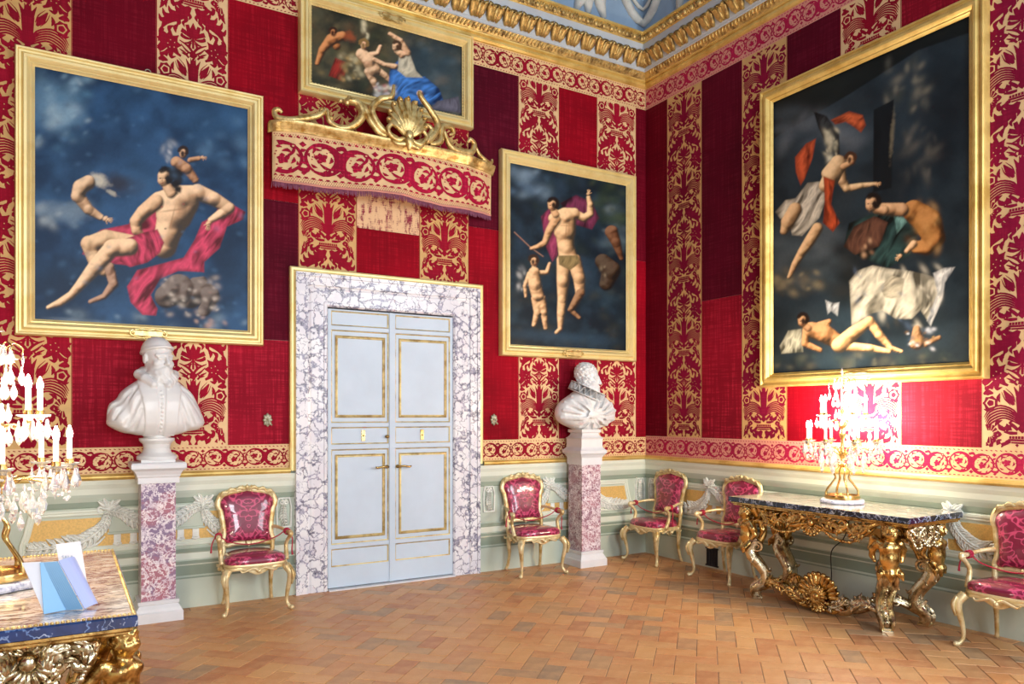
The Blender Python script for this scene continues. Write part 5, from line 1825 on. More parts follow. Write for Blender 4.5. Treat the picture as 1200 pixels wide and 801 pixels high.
# ------------------------------------------------------------------ implicit surfaces for sculpture
class Field:
    def __init__(self, lo, hi, h):
        self.lo, self.h = np.array(lo, float), h
        n = np.ceil((np.array(hi) - self.lo) / h).astype(int) + 1
        g = np.indices(n).astype(np.float32)
        self.x = (g[0] * h + lo[0]).astype(np.float32)
        self.y = (g[1] * h + lo[1]).astype(np.float32)
        self.z = (g[2] * h + lo[2]).astype(np.float32)
        self.f = np.full(tuple(n), 9.0, np.float32)
        self.T = None

    def q(self):
        """coordinates in the current local frame (used to turn a head)"""
        if self.T is None:
            return self.x, self.y, self.z
        (cx, cy, cz), yaw, pitch, roll, s = self.T
        M = (Matrix.Rotation(yaw, 3, 'Z') @ Matrix.Rotation(pitch, 3, 'X') @ Matrix.Rotation(roll, 3, 'Y')).transposed()
        X, Y, Z = (self.x - cx) / s, (self.y - cy) / s, (self.z - cz) / s
        return (M[0][0] * X + M[0][1] * Y + M[0][2] * Z, M[1][0] * X + M[1][1] * Y + M[1][2] * Z, M[2][0] * X + M[2][1] * Y + M[2][2] * Z)

    def sc(self):
        return 1.0 if self.T is None else self.T[4]

    def add(self, d, k=0.02):
        d = d * self.sc()
        h = np.clip(0.5 + 0.5 * (d - self.f) / k, 0, 1)
        self.f = d * (1 - h) + self.f * h - k * h * (1 - h)

    def sub(self, d, k=0.01):
        d = -d * self.sc()
        h = np.clip(0.5 - 0.5 * (d - self.f) / k, 0, 1)
        self.f = d * (1 - h) + self.f * h + k * h * (1 - h)

    def ell(self, c, r):
        x, y, z = self.q()
        X, Y, Z = (x - c[0]) / r[0], (y - c[1]) / r[1], (z - c[2]) / r[2]
        k = np.sqrt(X * X + Y * Y + Z * Z)
        return (k - 1) * min(r)

    def cap(self, a, b, ra, rb=None):
        x, y, z = self.q()
        rb = ra if rb is None else rb
        e = [b[i] - a[i] for i in range(3)]
        L2 = sum(v * v for v in e) or 1e-9
        t = np.clip(((x - a[0]) * e[0] + (y - a[1]) * e[1] + (z - a[2]) * e[2]) / L2, 0, 1)
        return np.sqrt((x - a[0] - e[0] * t) ** 2 + (y - a[1] - e[1] * t) ** 2 + (z - a[2] - e[2] * t) ** 2) - (ra + (rb - ra) * t)

    def chain(self, pts, rad, k=0.02):
        rad = list(np.interp(np.linspace(0, 1, len(pts)), np.linspace(0, 1, len(rad)), rad))
        for i in range(len(pts) - 1):
            self.add(self.cap(pts[i], pts[i + 1], rad[i], rad[i + 1]), k)

    def loft(self, zs, ws, ds, yc=0.0, p=2.0):
        zz = np.linspace(zs[0], zs[-1], 200)
        ker = np.hanning(27) ** 1.5; ker /= ker.sum()

        def smooth(a):
            q_ = np.interp(zz, zs, a)
            return np.convolve(np.pad(q_, 13, 'reflect', reflect_type='odd'), ker, 'valid')
        w = np.interp(self.z, zz, smooth(ws)).astype(np.float32)
        d = np.interp(self.z, zz, smooth(ds)).astype(np.float32)
        k = (np.abs(self.x / w) ** p + np.abs((self.y - yc) / d) ** p) ** (1 / p)
        return np.maximum((k - 1) * np.minimum(w, d) * 0.9, np.maximum(zs[0] - self.z, self.z - zs[-1]))

    def mesh(self, name, mat, smooth=True):
        f, h, lo = self.f, self.h, self.lo
        s = f < 0
        n = np.array(f.shape) - 1
        pos = np.zeros(tuple(n) + (3,), np.float32)
        cnt = np.zeros(tuple(n), np.float32)

        def sl(o):
            return tuple(slice(o[i], o[i] + n[i]) for i in range(3))
        for ax in range(3):
            for a in (0, 1):
                for b in (0, 1):
                    o0 = [0, 0, 0]
                    oth = [i for i in range(3) if i != ax]
                    o0[oth[0]], o0[oth[1]] = a, b
                    o1 = list(o0)
                    o1[ax] = 1
                    f0, f1 = f[sl(o0)], f[sl(o1)]
                    m_ = (f0 < 0) != (f1 < 0)
                    t = np.where(m_, f0 / np.where(m_, f0 - f1, 1), 0)
                    cnt += m_
                    for i in range(3):
                        pos[..., i] += m_ * (t if i == ax else o0[i])
        act = cnt > 0
        idx = np.full(tuple(n), -1, np.int64)
        idx[act] = np.arange(act.sum())
        cell = np.argwhere(act)
        V = (cell + pos[act] / cnt[act][:, None]) * h + lo
        quads = []
        for ax in range(3):
            o1 = [slice(None)] * 3
            o0 = [slice(None)] * 3
            o0[ax], o1[ax] = slice(0, -1), slice(1, None)
            s0, s1 = s[tuple(o0)], s[tuple(o1)]
            e = np.argwhere(s0 != s1)
            b, c = [(1, 2), (2, 0), (0, 1)][ax]
            ok = (e[:, b] > 0) & (e[:, c] > 0) & (e[:, b] < n[b]) & (e[:, c] < n[c])
            e = e[ok]
            if not len(e):
                continue
            ins = s[tuple(e.T)]

            def at(db, dc):
                k = e.copy()
                k[:, b] -= db
                k[:, c] -= dc
                return idx[tuple(k.T)]
            Q = np.stack([at(1, 1), at(0, 1), at(0, 0), at(1, 0)], 1)
            Q[~ins] = Q[~ins][:, ::-1]
            quads.append(Q)
        Q = np.concatenate(quads)
        Q = Q[(Q >= 0).all(1)]
        me = bpy.data.meshes.new(name)
        me.vertices.add(len(V)); me.vertices.foreach_set('co', V.astype(np.float32).ravel())
        me.loops.add(len(Q) * 4); me.loops.foreach_set('vertex_index', Q.astype(np.int32).ravel())
        me.polygons.add(len(Q))
        me.polygons.foreach_set('loop_start', np.arange(0, len(Q) * 4, 4, dtype=np.int32))
        me.polygons.foreach_set('loop_total', np.full(len(Q), 4, dtype=np.int32))
        me.polygons.foreach_set('use_smooth', np.ones(len(Q), bool))
        me.materials.append(MATS[mat])
        me.update(calc_edges=True)
        me.validate()
        return me


def face(F, beard=1.0, curls=False, cap=False):
    """a bearded head around the local origin (mid skull), facing -y"""
    F.add(F.ell((0, 0.012, 0.03), (0.078, 0.098, 0.098)), 0.02)
    F.add(F.ell((0, -0.030, -0.035), (0.062, 0.068, 0.085)), 0.03)
    F.add(F.cap((0, 0.02, -0.06), (0, 0.035, -0.17), 0.058, 0.062), 0.03)
    for s in (-1, 1):
        F.add(F.cap((s * 0.008, -0.088, 0.026), (s * 0.050, -0.070, 0.022), 0.011, 0.009), 0.010)
        F.sub(F.ell((s * 0.031, -0.102, 0.004), (0.020, 0.020, 0.012)), 0.012)
        F.add(F.ell((s * 0.031, -0.080, 0.002), (0.015, 0.012, 0.011)), 0.004)
        F.add(F.cap((s * 0.016, -0.093, 0.009), (s * 0.047, -0.080, 0.007), 0.0045), 0.004)
        F.add(F.ell((s * 0.043, -0.066, -0.030), (0.022, 0.020, 0.020)), 0.020)
        F.add(F.ell((s * 0.080, 0.006, -0.004), (0.010, 0.020, 0.031)), 0.006)
        F.add(F.cap((s * 0.006, -0.100, -0.056), (s * 0.048, -0.076, -0.074), 0.013, 0.008), 0.010)
    F.add(F.cap((0, -0.094, 0.018), (0, -0.116, -0.024), 0.009, 0.013), 0.010)
    for s in (-1, 1):
        F.add(F.ell((s * 0.011, -0.104, -0.028), (0.008, 0.010, 0.008)), 0.005)
    F.add(F.ell((0, -0.094, -0.070), (0.022, 0.012, 0.008)), 0.006)
    if beard:
        F.add(F.ell((0, -0.075, -0.112), (0.056 * beard, 0.046, 0.056 * beard)), 0.022)
        F.add(F.ell((0, -0.040, -0.080), (0.068, 0.052, 0.050)), 0.025)
        x, y, z = F.q()
        w = np.clip((-0.066 - z) / 0.03, 0, 1) * np.clip((-0.02 - y) / 0.03, 0, 1) * ((x / 0.085) ** 2 + ((y + 0.075) / 0.08) ** 2 + ((z + 0.11) / 0.085) ** 2 < 1)
        F.f += (0.0042 * np.sin(x * 210 + 3 * np.sin(z * 60)) * np.sin(z * 70 + x * 40) * w).astype(np.float32)
    if curls:
        x, y, z = F.q()
        F.add(F.ell((0, 0.028, 0.048), (0.086, 0.098, 0.094)), 0.01)
        hair = (1 - np.clip((-0.035 - y) / 0.015, 0, 1) * np.clip((0.070 - z) / 0.015, 0, 1)) * (x * x + y * y + (z - 0.04) ** 2 < 0.15 ** 2) * (z > -0.05)
        F.f += (0.0085 * np.sin(x * 125 + 2 * np.sin(z * 50)) * np.sin(y * 125) * np.sin(z * 125 + 1) * hair).astype(np.float32)
    if cap:
        x, y, z = F.q()
        e = F.ell((0, 0.014, 0.042), (0.085, 0.105, 0.094))
        F.add(np.maximum(e, 0.046 - z - 0.28 * y), 0.004)
        rr = np.sqrt((x / 0.084) ** 2 + ((y - 0.014) / 0.104) ** 2)
        F.add(np.sqrt(((rr - 1) * 0.092) ** 2 + ((z - 0.052 + 0.28 * y) * 0.6) ** 2) - 0.0055, 0.008)


def bust_bearded():
    F = Field((-0.42, -0.27, -0.02), (0.42, 0.25, 0.84), 0.0062)
    zs = [0.0, 0.02, 0.045, 0.07, 0.095, 0.14, 0.20, 0.27, 0.33, 0.38, 0.42, 0.46, 0.50]
    ws = [0.15, 0.235, 0.31, 0.37, 0.392, 0.378, 0.352, 0.318, 0.28, 0.230, 0.175, 0.12, 0.085]
    ds = [0.11, 0.135, 0.155, 0.172, 0.185, 0.192, 0.198, 0.195, 0.180, 0.155, 0.13, 0.105, 0.08]
    t = F.loft(zs, ws, ds, 0.0, 2.1)
    ax = np.abs(F.x)
    front = np.clip((-F.y - 0.02) / 0.03, 0, 1)
    a0 = np.interp(F.z, [0, 0.2, 0.42], [0.022, 0.020, 0.035])
    a1 = np.interp(F.z, [0, 0.2, 0.42], [0.120, 0.128, 0.165])
    band = np.clip((ax - a0) / 0.006, 0, 1) * np.clip((a1 - ax) / 0.006, 0, 1) * front
    fold = 0.009 * np.sin(F.x * 34 + F.z * 16) * np.clip((ax - 0.17) / 0.06, 0, 1) * np.clip((0.36 - F.z) / 0.1, 0, 1)
    F.f = (t - 0.008 * band + fold).astype(np.float32)
    F.sub(F.ell((0, 0.22, 0.12), (0.30, 0.17, 0.22)), 0.02)
    for s in (-1, 1):
        for (x0, z0, x1, z1) in ((0.17, 0.39, 0.33, 0.14), (0.21, 0.36, 0.37, 0.17), (0.16, 0.30, 0.25, 0.08), (0.15, 0.20, 0.20, 0.04)):
            q0 = []
            for t_ in (0, 0.5, 1):
                x, z = x0 + (x1 - x0) * t_, z0 + (z1 - z0) * t_
                w_, d_ = float(np.interp(z, zs, ws)), float(np.interp(z, zs, ds))
                k = max(0.0, 1 - abs(x / w_) ** 2.1)
                q0.append((s * x, -d_ * k ** (1 / 2.1) - 0.010, z))
            for i_ in range(2):
                F.sub(F.cap(q0[i_], q0[i_ + 1], 0.016), 0.014)
    for i in range(11):
        z = 0.03 + i * 0.032
        d = float(np.interp(z, zs, ds))
        F.add(F.ell((0.0, -d - 0.001, z), (0.009, 0.008, 0.009)), 0.004)
    for s in (-1, 1):
        F.chain([(0, 0.105, 0.515), (s * 0.085, 0.075, 0.515), (s * 0.130, 0.0, 0.490), (s * 0.105, -0.085, 0.455), (s * 0.055, -0.150, 0.405)], [0.034, 0.040, 0.040, 0.036, 0.030], 0.012)
    F.T = ((0.004, -0.016, 0.620), radians(20), radians(5), 0, 1.32)
    face(F, 1.12, False, True)
    F.T = None
    return F.mesh('figure', 'white_marble')


def bust_ruffed():
    F = Field((-0.46, -0.28, -0.02), (0.46, 0.26, 0.82), 0.0064)
    zs = [0.0, 0.03, 0.07, 0.11, 0.17, 0.23, 0.29, 0.34, 0.38, 0.42, 0.46]
    ws = [0.10, 0.20, 0.30, 0.360, 0.385, 0.380, 0.345, 0.285, 0.215, 0.15, 0.10]
    ds = [0.09, 0.13, 0.165, 0.185, 0.20, 0.20, 0.185, 0.165, 0.145, 0.12, 0.09]
    F.f = F.loft(zs, ws, ds, 0.0, 2.1).astype(np.float32)
    F.sub(F.ell((0, 0.24, 0.10), (0.30, 0.17, 0.22)), 0.02)

    def ridge(pts, r):
        out = []
        for (x, z) in pts:
            w_, d_ = float(np.interp(z, zs, ws)), float(np.interp(z, zs, ds))
            k = max(0.0, 1 - abs(x / w_) ** 2.1)
            out.append((x, -d_ * k ** (1 / 2.1) - 0.002, z))
        out = [tuple(q_) for q_ in bez(out, 8)]
        F.chain(out, r, 0.014)
    # drapery gathered to a knot, fanning out over chest and shoulders
    kx, kz = -0.06, 0.17
    for (x, z) in ((-0.36, 0.14), (-0.35, 0.22), (-0.31, 0.31), (-0.22, 0.37), (-0.12, 0.39)):
        ridge([(kx, kz), ((kx + x) / 2 + 0.01, (kz + z) / 2 - 0.012), (x, z)], [0.020, 0.030, 0.014])
    for (x, z) in ((0.10, 0.385), (0.19, 0.35), (0.29, 0.30), (0.35, 0.22), (0.34, 0.12), (0.24, 0.06)):
        ridge([(kx, kz), ((kx + x) / 2, (kz + z) / 2 - 0.020), (x, z)], [0.020, 0.031, 0.014])
    for (x, z) in ((-0.20, 0.04), (-0.10, 0.02), (0.02, 0.02), (0.12, 0.03)):
        ridge([(kx, kz), ((kx + x) / 2 - 0.015, (kz + z) / 2), (x, z)], [0.018, 0.025, 0.010])
    ridge([(0.20, 0.35), (0.28, 0.26), (0.34, 0.13)], [0.006, 0.016, 0.004])

    def groove(pts, r):
        out = []
        for (x, z) in pts:
            w_, d_ = float(np.interp(z, zs, ws)), float(np.interp(z, zs, ds))
            k = max(0.0, 1 - abs(x / w_) ** 2.1)
            out.append((x, -d_ * k ** (1 / 2.1) - 0.012, z))
        out = [tuple(q_) for q_ in bez(out, 6)]
        for i in range(len(out) - 1):
            F.sub(F.cap(out[i], out[i + 1], r), 0.010)
    for (x, z) in ((-0.35, 0.18), (-0.33, 0.265), (-0.26, 0.34), (0.15, 0.37), (0.25, 0.325), (0.33, 0.26), (0.35, 0.17), (0.29, 0.09), (-0.15, 0.03), (-0.04, 0.02), (0.07, 0.025), (0.17, 0.04)):
        groove([(kx + (x - kx) * 0.25, kz + (z - kz) * 0.25 - 0.004), ((kx + x) / 2, (kz + z) / 2 - 0.014), (kx + (x - kx) * 0.93, kz + (z - kz) * 0.93)], 0.020)
    F.add(F.ell((kx, -0.205, kz), (0.035, 0.025, 0.035)), 0.015)
    F.T = ((0.02, -0.02, 0.570), radians(42), radians(8), radians(-4), 1.28)
    face(F, 1.15, True, False)
    F.T = None
    return F.mesh('figure', 'white_marble')


def ruff_mesh(n=132):
    """goffered ruff: zigzag frill between inner and outer rim"""
    mb = MB()
    ri, ro, th = 0.085, 0.205, 0.040
    k = 18
    vs_, fc = [], []
    for i in range(n):
        a = 2 * pi * i / n
        w_ = math.asin(sin(a * k)) / (pi / 2)
        for r, s in ((ri, 0.5), ((ri + ro) / 2, 0.8), (ro, 1.0)):
            vs_.append((r * cos(a), r * sin(a), w_ * th * s))
    for i in range(n):
        j = (i + 1) % n
        for q in range(2):
            fc.append((i * 3 + q, i * 3 + q + 1, j * 3 + q + 1, j * 3 + q))
    m0 = MB().add(vs_, fc)
    off = [(p[0], p[1], p[2] + 0.006) for p in vs_]
    nn = len(vs_)
    mb.add(vs_ + off, fc + [tuple(x + nn for x in reversed(q)) for q in fc] + [(i * 3 + 2, i * 3 + 2 + nn, ((i + 1) % n) * 3 + 2 + nn, ((i + 1) % n) * 3 + 2) for i in range(n)])
    for z in (-th - 0.004, th + 0.008):
        rings = []
        for i in range(49):
            a = 2 * pi * i / 48
            rings.append([(r * cos(a), r * sin(a), z + dz) for r, dz in ((ri * 0.9, -0.003), (ro * 1.01, -0.003), (ro * 1.01, 0.003), (ri * 0.9, 0.003))])
        mb.loft(rings, True, False)
    return mb


def pedestal(x, y, label, mat, prof_top):
    t = thing('pedestal', label, 'pedestal', (x, y, 0))
    MB().sqlathe([(0.178, 0.0), (0.178, 0.075), (0.172, 0.082), (0.168, 0.085), (0.160, 0.105), (0.146, 0.128), (0.142, 0.135), (0.150, 0.142), (0.150, 0.168)]).obj('plinth', 'pedestal_marble', t)
    MB().sqlathe([(0.126, 0.168), (0.126, 1.105)]).obj('shaft', mat, t)
    MB().sqlathe(prof_top).obj('capital', 'pedestal_marble', t)
    return t


PED1 = (-5.385, -0.235)
pedestal(PED1[0], PED1[1], 'red and violet veined marble pedestal under the bearded bust in a cap', 'pedestal_breccia',
         [(0.150, 1.105), (0.150, 1.150), (0.156, 1.158), (0.160, 1.175), (0.176, 1.205), (0.196, 1.222), (0.200, 1.226), (0.200, 1.258), (0.192, 1.270)])
PED2 = (-1.085, -0.235)
pedestal(PED2[0], PED2[1], 'pink mottled marble pedestal under the ruffed bust', 'pedestal_breccia_pale',
         [(0.138, 1.105), (0.138, 1.180), (0.142, 1.190), (0.158, 1.215), (0.176, 1.232), (0.178, 1.262), (0.170, 1.268), (0.150, 1.285), (0.142, 1.30)])
b1 = thing('marble_bust', 'white marble bust of a bearded man in a close cap and buttoned mantle', 'bust', (PED1[0], PED1[1] + 0.01, 1.270))
so = MB()
so.box(-0.125, 0.125, -0.125, 0.125, 0.0, 0.02)
so.lathe([(0.150, 0.02), (0.150, 0.045), (0.138, 0.055), (0.110, 0.075), (0.098, 0.11), (0.105, 0.145), (0.125, 0.165), (0.132, 0.175), (0.132, 0.192), (0.098, 0.197), (0.098, 0.235)], 36)
so.obj('socle', 'white_marble', b1, 30)
fg = link('figure', bust_bearded(), b1, (0.0, 0.0, 0.218), radians(6))
b2 = thing('marble_bust', 'white marble bust of a curly haired man in a pleated ruff and draped cloak', 'bust', (PED2[0], PED2[1], 1.30))
MB().sqlathe([(0.142, 0.0), (0.142, 0.085), (0.146, 0.090), (0.150, 0.098), (0.138, 0.104), (0.118, 0.125), (0.110, 0.150), (0.124, 0.158), (0.130, 0.162), (0.130, 0.192)]).obj('socle', 'white_marble', b2)
fg2 = link('figure', bust_ruffed(), b2, (0.01, 0.0, 0.180), 0.0)
rf = ruff_mesh().obj('ruff', 'white_marble', b2)
rf.location = (0.015, -0.02, 0.180 + 0.425)
rf.rotation_euler = (radians(14), radians(20), 0)

# ------------------------------------------------------------------ armchairs
def cushion_mat(name, deep, pink, sheen_tint):
    m, nt, b = new_mat(name)
    tc = nt.nodes.new('ShaderNodeTexCoord')
    sp = nt.nodes.new('ShaderNodeSeparateXYZ')
    nt.links.new(tc.outputs['Object'], sp.inputs[0])
    ab = nt.nodes.new('ShaderNodeMath'); ab.operation = 'ABSOLUTE'
    nt.links.new(sp.outputs['X'], ab.inputs[0])
    cb = nt.nodes.new('ShaderNodeCombineXYZ')
    nt.links.new(ab.outputs[0], cb.inputs[0]); nt.links.new(sp.outputs['Y'], cb.inputs[1]); nt.links.new(sp.outputs['Z'], cb.inputs[2])
    n = noise(nt, cb.outputs[0], 11, 1.5, 0.4, 1.2)
    v = nt.nodes.new('ShaderNodeTexVoronoi'); v.feature = 'SMOOTH_F1'
    v.inputs['Scale'].default_value = 17
    nt.links.new(cb.outputs[0], v.inputs['Vector'])
    ma = nt.nodes.new('ShaderNodeMath'); ma.operation = 'SUBTRACT'
    nt.links.new(n.outputs[0], ma.inputs[0]); nt.links.new(v.outputs['Distance'], ma.inputs[1])
    nt.links.new(ramp(nt, ma.outputs[0], [(0.06, deep), (0.11, pink), (0.17, pink), (0.21, deep)]), b.inputs['Base Color'])
    w = noise(nt, coords(nt), 7, 4, 0.6, 0.6)
    bump(nt, b, w.outputs[0], 0.35, 0.02)
    setp(b, rough=0.4, coat=1.0, coat_rough=0.06, spec=0.5)
    return m


cushion_mat('cushion_damask', hexc('7E1038'), hexc('CC4872'), None)
plain('chair_back_cloth', hexc('7E1A3C'), 0.1, rough=0.8)


def chair_outline(n=40):
    """cartouche outline of the back, (x, z), counter-clockwise from bottom middle"""
    half = [(0.0, 0.525), (0.10, 0.532), (0.185, 0.520), (0.212, 0.545), (0.198, 0.60), (0.200, 0.68), (0.212, 0.76), (0.222, 0.82), (0.240, 0.855), (0.238, 0.905), (0.205, 0.952), (0.14, 0.972), (0.07, 0.985), (0.0, 1.0)]
    P = bez([(x, 0, z) for x, z in half], 52)
    right = [(q.x, q.z) for q in P]
    return right + [(-x, z) for x, z in reversed(right[1:-1])]


def back_y(z):
    return 0.165 + (z - 0.45) * 0.14


def make_chair(label):
    t = thing('armchair', label, 'armchair', group='gilt armchairs against the walls')
    G_ = 'chair_gilding'
    for s in (-1, 1):
        mb = MB()
        mb.tube(bez([(s * 0.235, -0.205, 0.372), (s * 0.262, -0.238, 0.325), (s * 0.262, -0.240, 0.27), (s * 0.243, -0.218, 0.15), (s * 0.240, -0.212, 0.07), (s * 0.256, -0.232, 0.028), (s * 0.268, -0.246, 0.018)], 24), [0.036, 0.033, 0.026, 0.017, 0.0135, 0.016, 0.018], 10)
        mb.ball((s * 0.272, -0.252, 0.020), (0.020, 0.020, 0.020), 8, 6)
        mb.leaf(bez([(s * 0.262, -0.262, 0.36), (s * 0.285, -0.275, 0.30), (s * 0.268, -0.258, 0.22)], 7), [0.010, 0.024, 0.004], (s * 0.6, -0.8, 0), 0.008, 0.2)
        mb.obj('leg', G_, t, True)
        mb = MB()
        mb.tube(bez([(s * 0.190, 0.150, 0.40), (s * 0.196, 0.160, 0.30), (s * 0.190, 0.158, 0.18), (s * 0.198, 0.180, 0.06), (s * 0.206, 0.198, 0.014)], 16), [0.030, 0.026, 0.017, 0.015, 0.018], 8)
        mb.obj('leg', G_, t, True)
    # seat rail
    def plan(a, k):
        # rounded trapezoid with a bowed front
        x, y = cos(a), sin(a)
        p = 4.0
        r = (abs(x) ** p + abs(y) ** p) ** (-1 / p)
        x, y = x * r, y * r
        w = 0.270 - 0.030 * (y + 1)
        yy = 0.205 * y - 0.015
        if y < 0:
            yy += -0.018 * (1 - x * x) * (-y)
        return x * w * k, yy * (k if y < 0 else (1 - (1 - k) * 0.6))
    n = 64
    rings = []
    for i in range(n + 1):
        a = 2 * pi * i / n
        edge = abs(cos(2 * a))
        drop = 0.022 * edge ** 4 - 0.018 * (1 - edge)
        b_ = 0.350 - drop * 1.0
        # apron: low in the middle of each side, scalloped
        b_ -= 0.010 * cos(8 * a)
        o = [plan(a, 0.94) + (b_,), plan(a, 1.0) + (b_ + 0.004,), plan(a, 1.012) + (b_ + 0.014,), plan(a, 0.995) + (b_ + 0.026,), plan(a, 1.02) + (0.392,), plan(a, 1.026) + (0.402,), plan(a, 1.01) + (0.412,), plan(a, 0.94) + (0.412,)]
        rings.append(o)
    mb = MB()
    mb.loft(rings, True, False)
    # carved apron ornaments
    for (cx, cy, nx, ny) in ((0, -0.262, 0, -1), (0.262, -0.02, 1, 0), (-0.262, -0.02, -1, 0)):
        tx, ty = -ny, nx
        for s in (-1, 1):
            Q = bez([(cx, cy, 0.362), (cx + tx * s * 0.04, cy + ty * s * 0.04, 0.385), (cx + tx * s * 0.085, cy + ty * s * 0.085, 0.372), (cx + tx * s * 0.13, cy + ty * s * 0.13, 0.358), (cx + tx * s * 0.15, cy + ty * s * 0.15, 0.374)], 14)
            mb.tube([(q.x + nx * 0.004, q.y + ny * 0.004, q.z) for q in Q], [0.014, 0.011, 0.010, 0.008, 0.005], 6)
        mb.ball((cx + nx * 0.006, cy + ny * 0.006, 0.360), 0.020, 8, 6)
    mb.obj('seat_rail', G_, t, 50)
    mb = MB()
    rings = []
    for k, z in ((0.98, 0.405), (1.0, 0.424), (0.985, 0.448), (0.90, 0.470), (0.72, 0.482), (0.45, 0.488), (0.2, 0.490), (0.02, 0.490)):
        rings.append([plan(2 * pi * i / 40, k) + (z,) for i in range(40)])
    mb.loft(rings)
    mb.obj('seat_cushion', 'cushion_damask', t, True)
    ol = chair_outline()
    m_ = len(ol)
    rings = []
    for i in range(m_ + 1):
        x, z = ol[i % m_]
        x0, z0 = ol[(i - 1) % m_]
        x1, z1 = ol[(i + 1) % m_]
        d = Vector((x1 - x0, z1 - z0)).normalized()
        nx_, nz_ = -d.y, d.x       # inward
        rr = 0.025 if z < 0.93 else 0.028
        ring = []
        for j in range(8):
            a = 2 * pi * j / 8
            q = (x + nx_ * rr * cos(a), z + nz_ * rr * cos(a))
            ring.append((q[0], back_y(q[1]) - 0.020 * sin(a), q[1]))
        rings.append(ring)
    mb = MB()
    mb.loft(rings, True, False)
    for s in (-1, 1):
        mb.tube(bez([(s * 0.196, 0.160, 0.40), (s * 0.206, 0.166, 0.46), (s * 0.205, back_y(0.54), 0.55)], 8), [0.026, 0.020, 0.024], 8)
    mb.obj('back_frame', G_, t, True)
    mb = MB()
    yb = back_y(1.0) - 0.022
    for s in (-1, 1):
        for (x0, z0, x1, z1, x2, z2) in ((0.02, 0.992, 0.06, 1.012, 0.10, 0.985), (0.09, 0.985, 0.135, 0.998, 0.175, 0.965), (0.16, 0.968, 0.20, 0.972, 0.225, 0.925)):
            mb.leaf(bez([(s * x0, yb, z0), (s * x1, yb - 0.010, z1), (s * x2, yb + 0.004, z2)], 7), [0.008, 0.020, 0.004], (0, -1, 0), 0.012, 0.2)
        mb.tube(spiral((s * 0.032, yb, 1.006), 0.020, 0.006, pi / 2, -s * 1.1, 10), [0.009, 0.005], 6)
    mb.ball((0, yb - 0.004, 1.010), (0.017, 0.014, 0.022), 8, 6)
    mb.leaf(bez([(0, yb, 0.995), (0, yb - 0.014, 1.015), (0, yb - 0.002, 1.035)], 5), [0.008, 0.014, 0.003], (0, -1, 0), 0.010, 0.1)
    mb.obj('crest', G_, t, True)
    mb = MB()
    mb.leaf(bez([(0, back_y(0.525) - 0.02, 0.545), (0, back_y(0.525) - 0.03, 0.525), (0, back_y(0.51) - 0.02, 0.500)], 5), [0.03, 0.024, 0.004], (0, -1, 0), 0.010, 0.1)
    mb.obj('pendant_leaf', G_, t, True)
    mb = MB()
    rings = []
    cx, cz = 0.0, 0.75
    for k, bul in ((0.95, 0.006), (0.93, -0.012), (0.86, -0.030), (0.72, -0.042), (0.50, -0.048), (0.25, -0.050), (0.02, -0.050)):
        rings.append([(x * k, back_y(cz + (z - cz) * k) + bul, cz + (z - cz) * k) for x, z in ol])
    mb.loft(rings, True, True)
    mb.obj('back_cushion', 'cushion_damask', t, True)
    mb = MB()
    mb.loft([[(x * 0.96, back_y(z) + 0.008, cz + (z - cz) * 0.96) for x, z in ol], [(x * 0.9, back_y(z) + 0.016, cz + (z - cz) * 0.9) for x, z in ol]], True, True)
    mb.obj('back_panel', 'chair_back_cloth', t)
    for s in (-1, 1):
        mb = MB()
        mb.tube(bez([(s * 0.212, back_y(0.66), 0.655), (s * 0.235, 0.12, 0.660), (s * 0.268, 0.02, 0.648), (s * 0.290, -0.075, 0.632), (s * 0.294, -0.118, 0.636), (s * 0.294, -0.132, 0.622), (s * 0.292, -0.118, 0.606), (s * 0.286, -0.090, 0.585), (s * 0.272, -0.060, 0.53), (s * 0.268, -0.080, 0.46), (s * 0.262, -0.105, 0.405)], 40),
                [0.018, 0.015, 0.015, 0.018, 0.021, 0.021, 0.018, 0.016, 0.017, 0.020, 0.024], 8)
        mb.ball((s * 0.293, -0.112, 0.624), (0.022, 0.020, 0.020), 8, 6)
        mb.obj('arm', G_, t, True)
    return t


def cord_mesh():
    mb = MB()
    for s in (-1, 1):
        for k in range(3):
            yk = -0.052 + 0.013 * (k - 1)
            cx, cz = s * (0.2835 - 0.21 * (yk + 0.052)), 0.6355 + 0.16 * (yk + 0.052)
            mb.tube([(cx + 0.0255 * cos(2 * pi * i / 12), yk, cz + 0.0255 * sin(2 * pi * i / 12)) for i in range(13)], 0.005, 6)
    mb.tube(bez([(-0.258, -0.055, 0.622), (-0.18, -0.04, 0.575), (0.0, -0.02, 0.545), (0.18, -0.04, 0.592), (0.258, -0.055, 0.642)], 28), 0.005, 6)
    mb.tube(bez([(-0.310, -0.056, 0.630), (-0.334, -0.062, 0.585), (-0.342, -0.066, 0.54), (-0.344, -0.066, 0.505)], 12), [0.005, 0.005, 0.006, 0.009], 6)
    mb.tube(bez([(0.310, -0.056, 0.630), (0.326, -0.060, 0.57), (0.322, -0.060, 0.48), (0.326, -0.060, 0.43)], 12), [0.005, 0.005, 0.006, 0.009], 6)
    return mb.mesh('silk_cord', 'silk_cord', True)


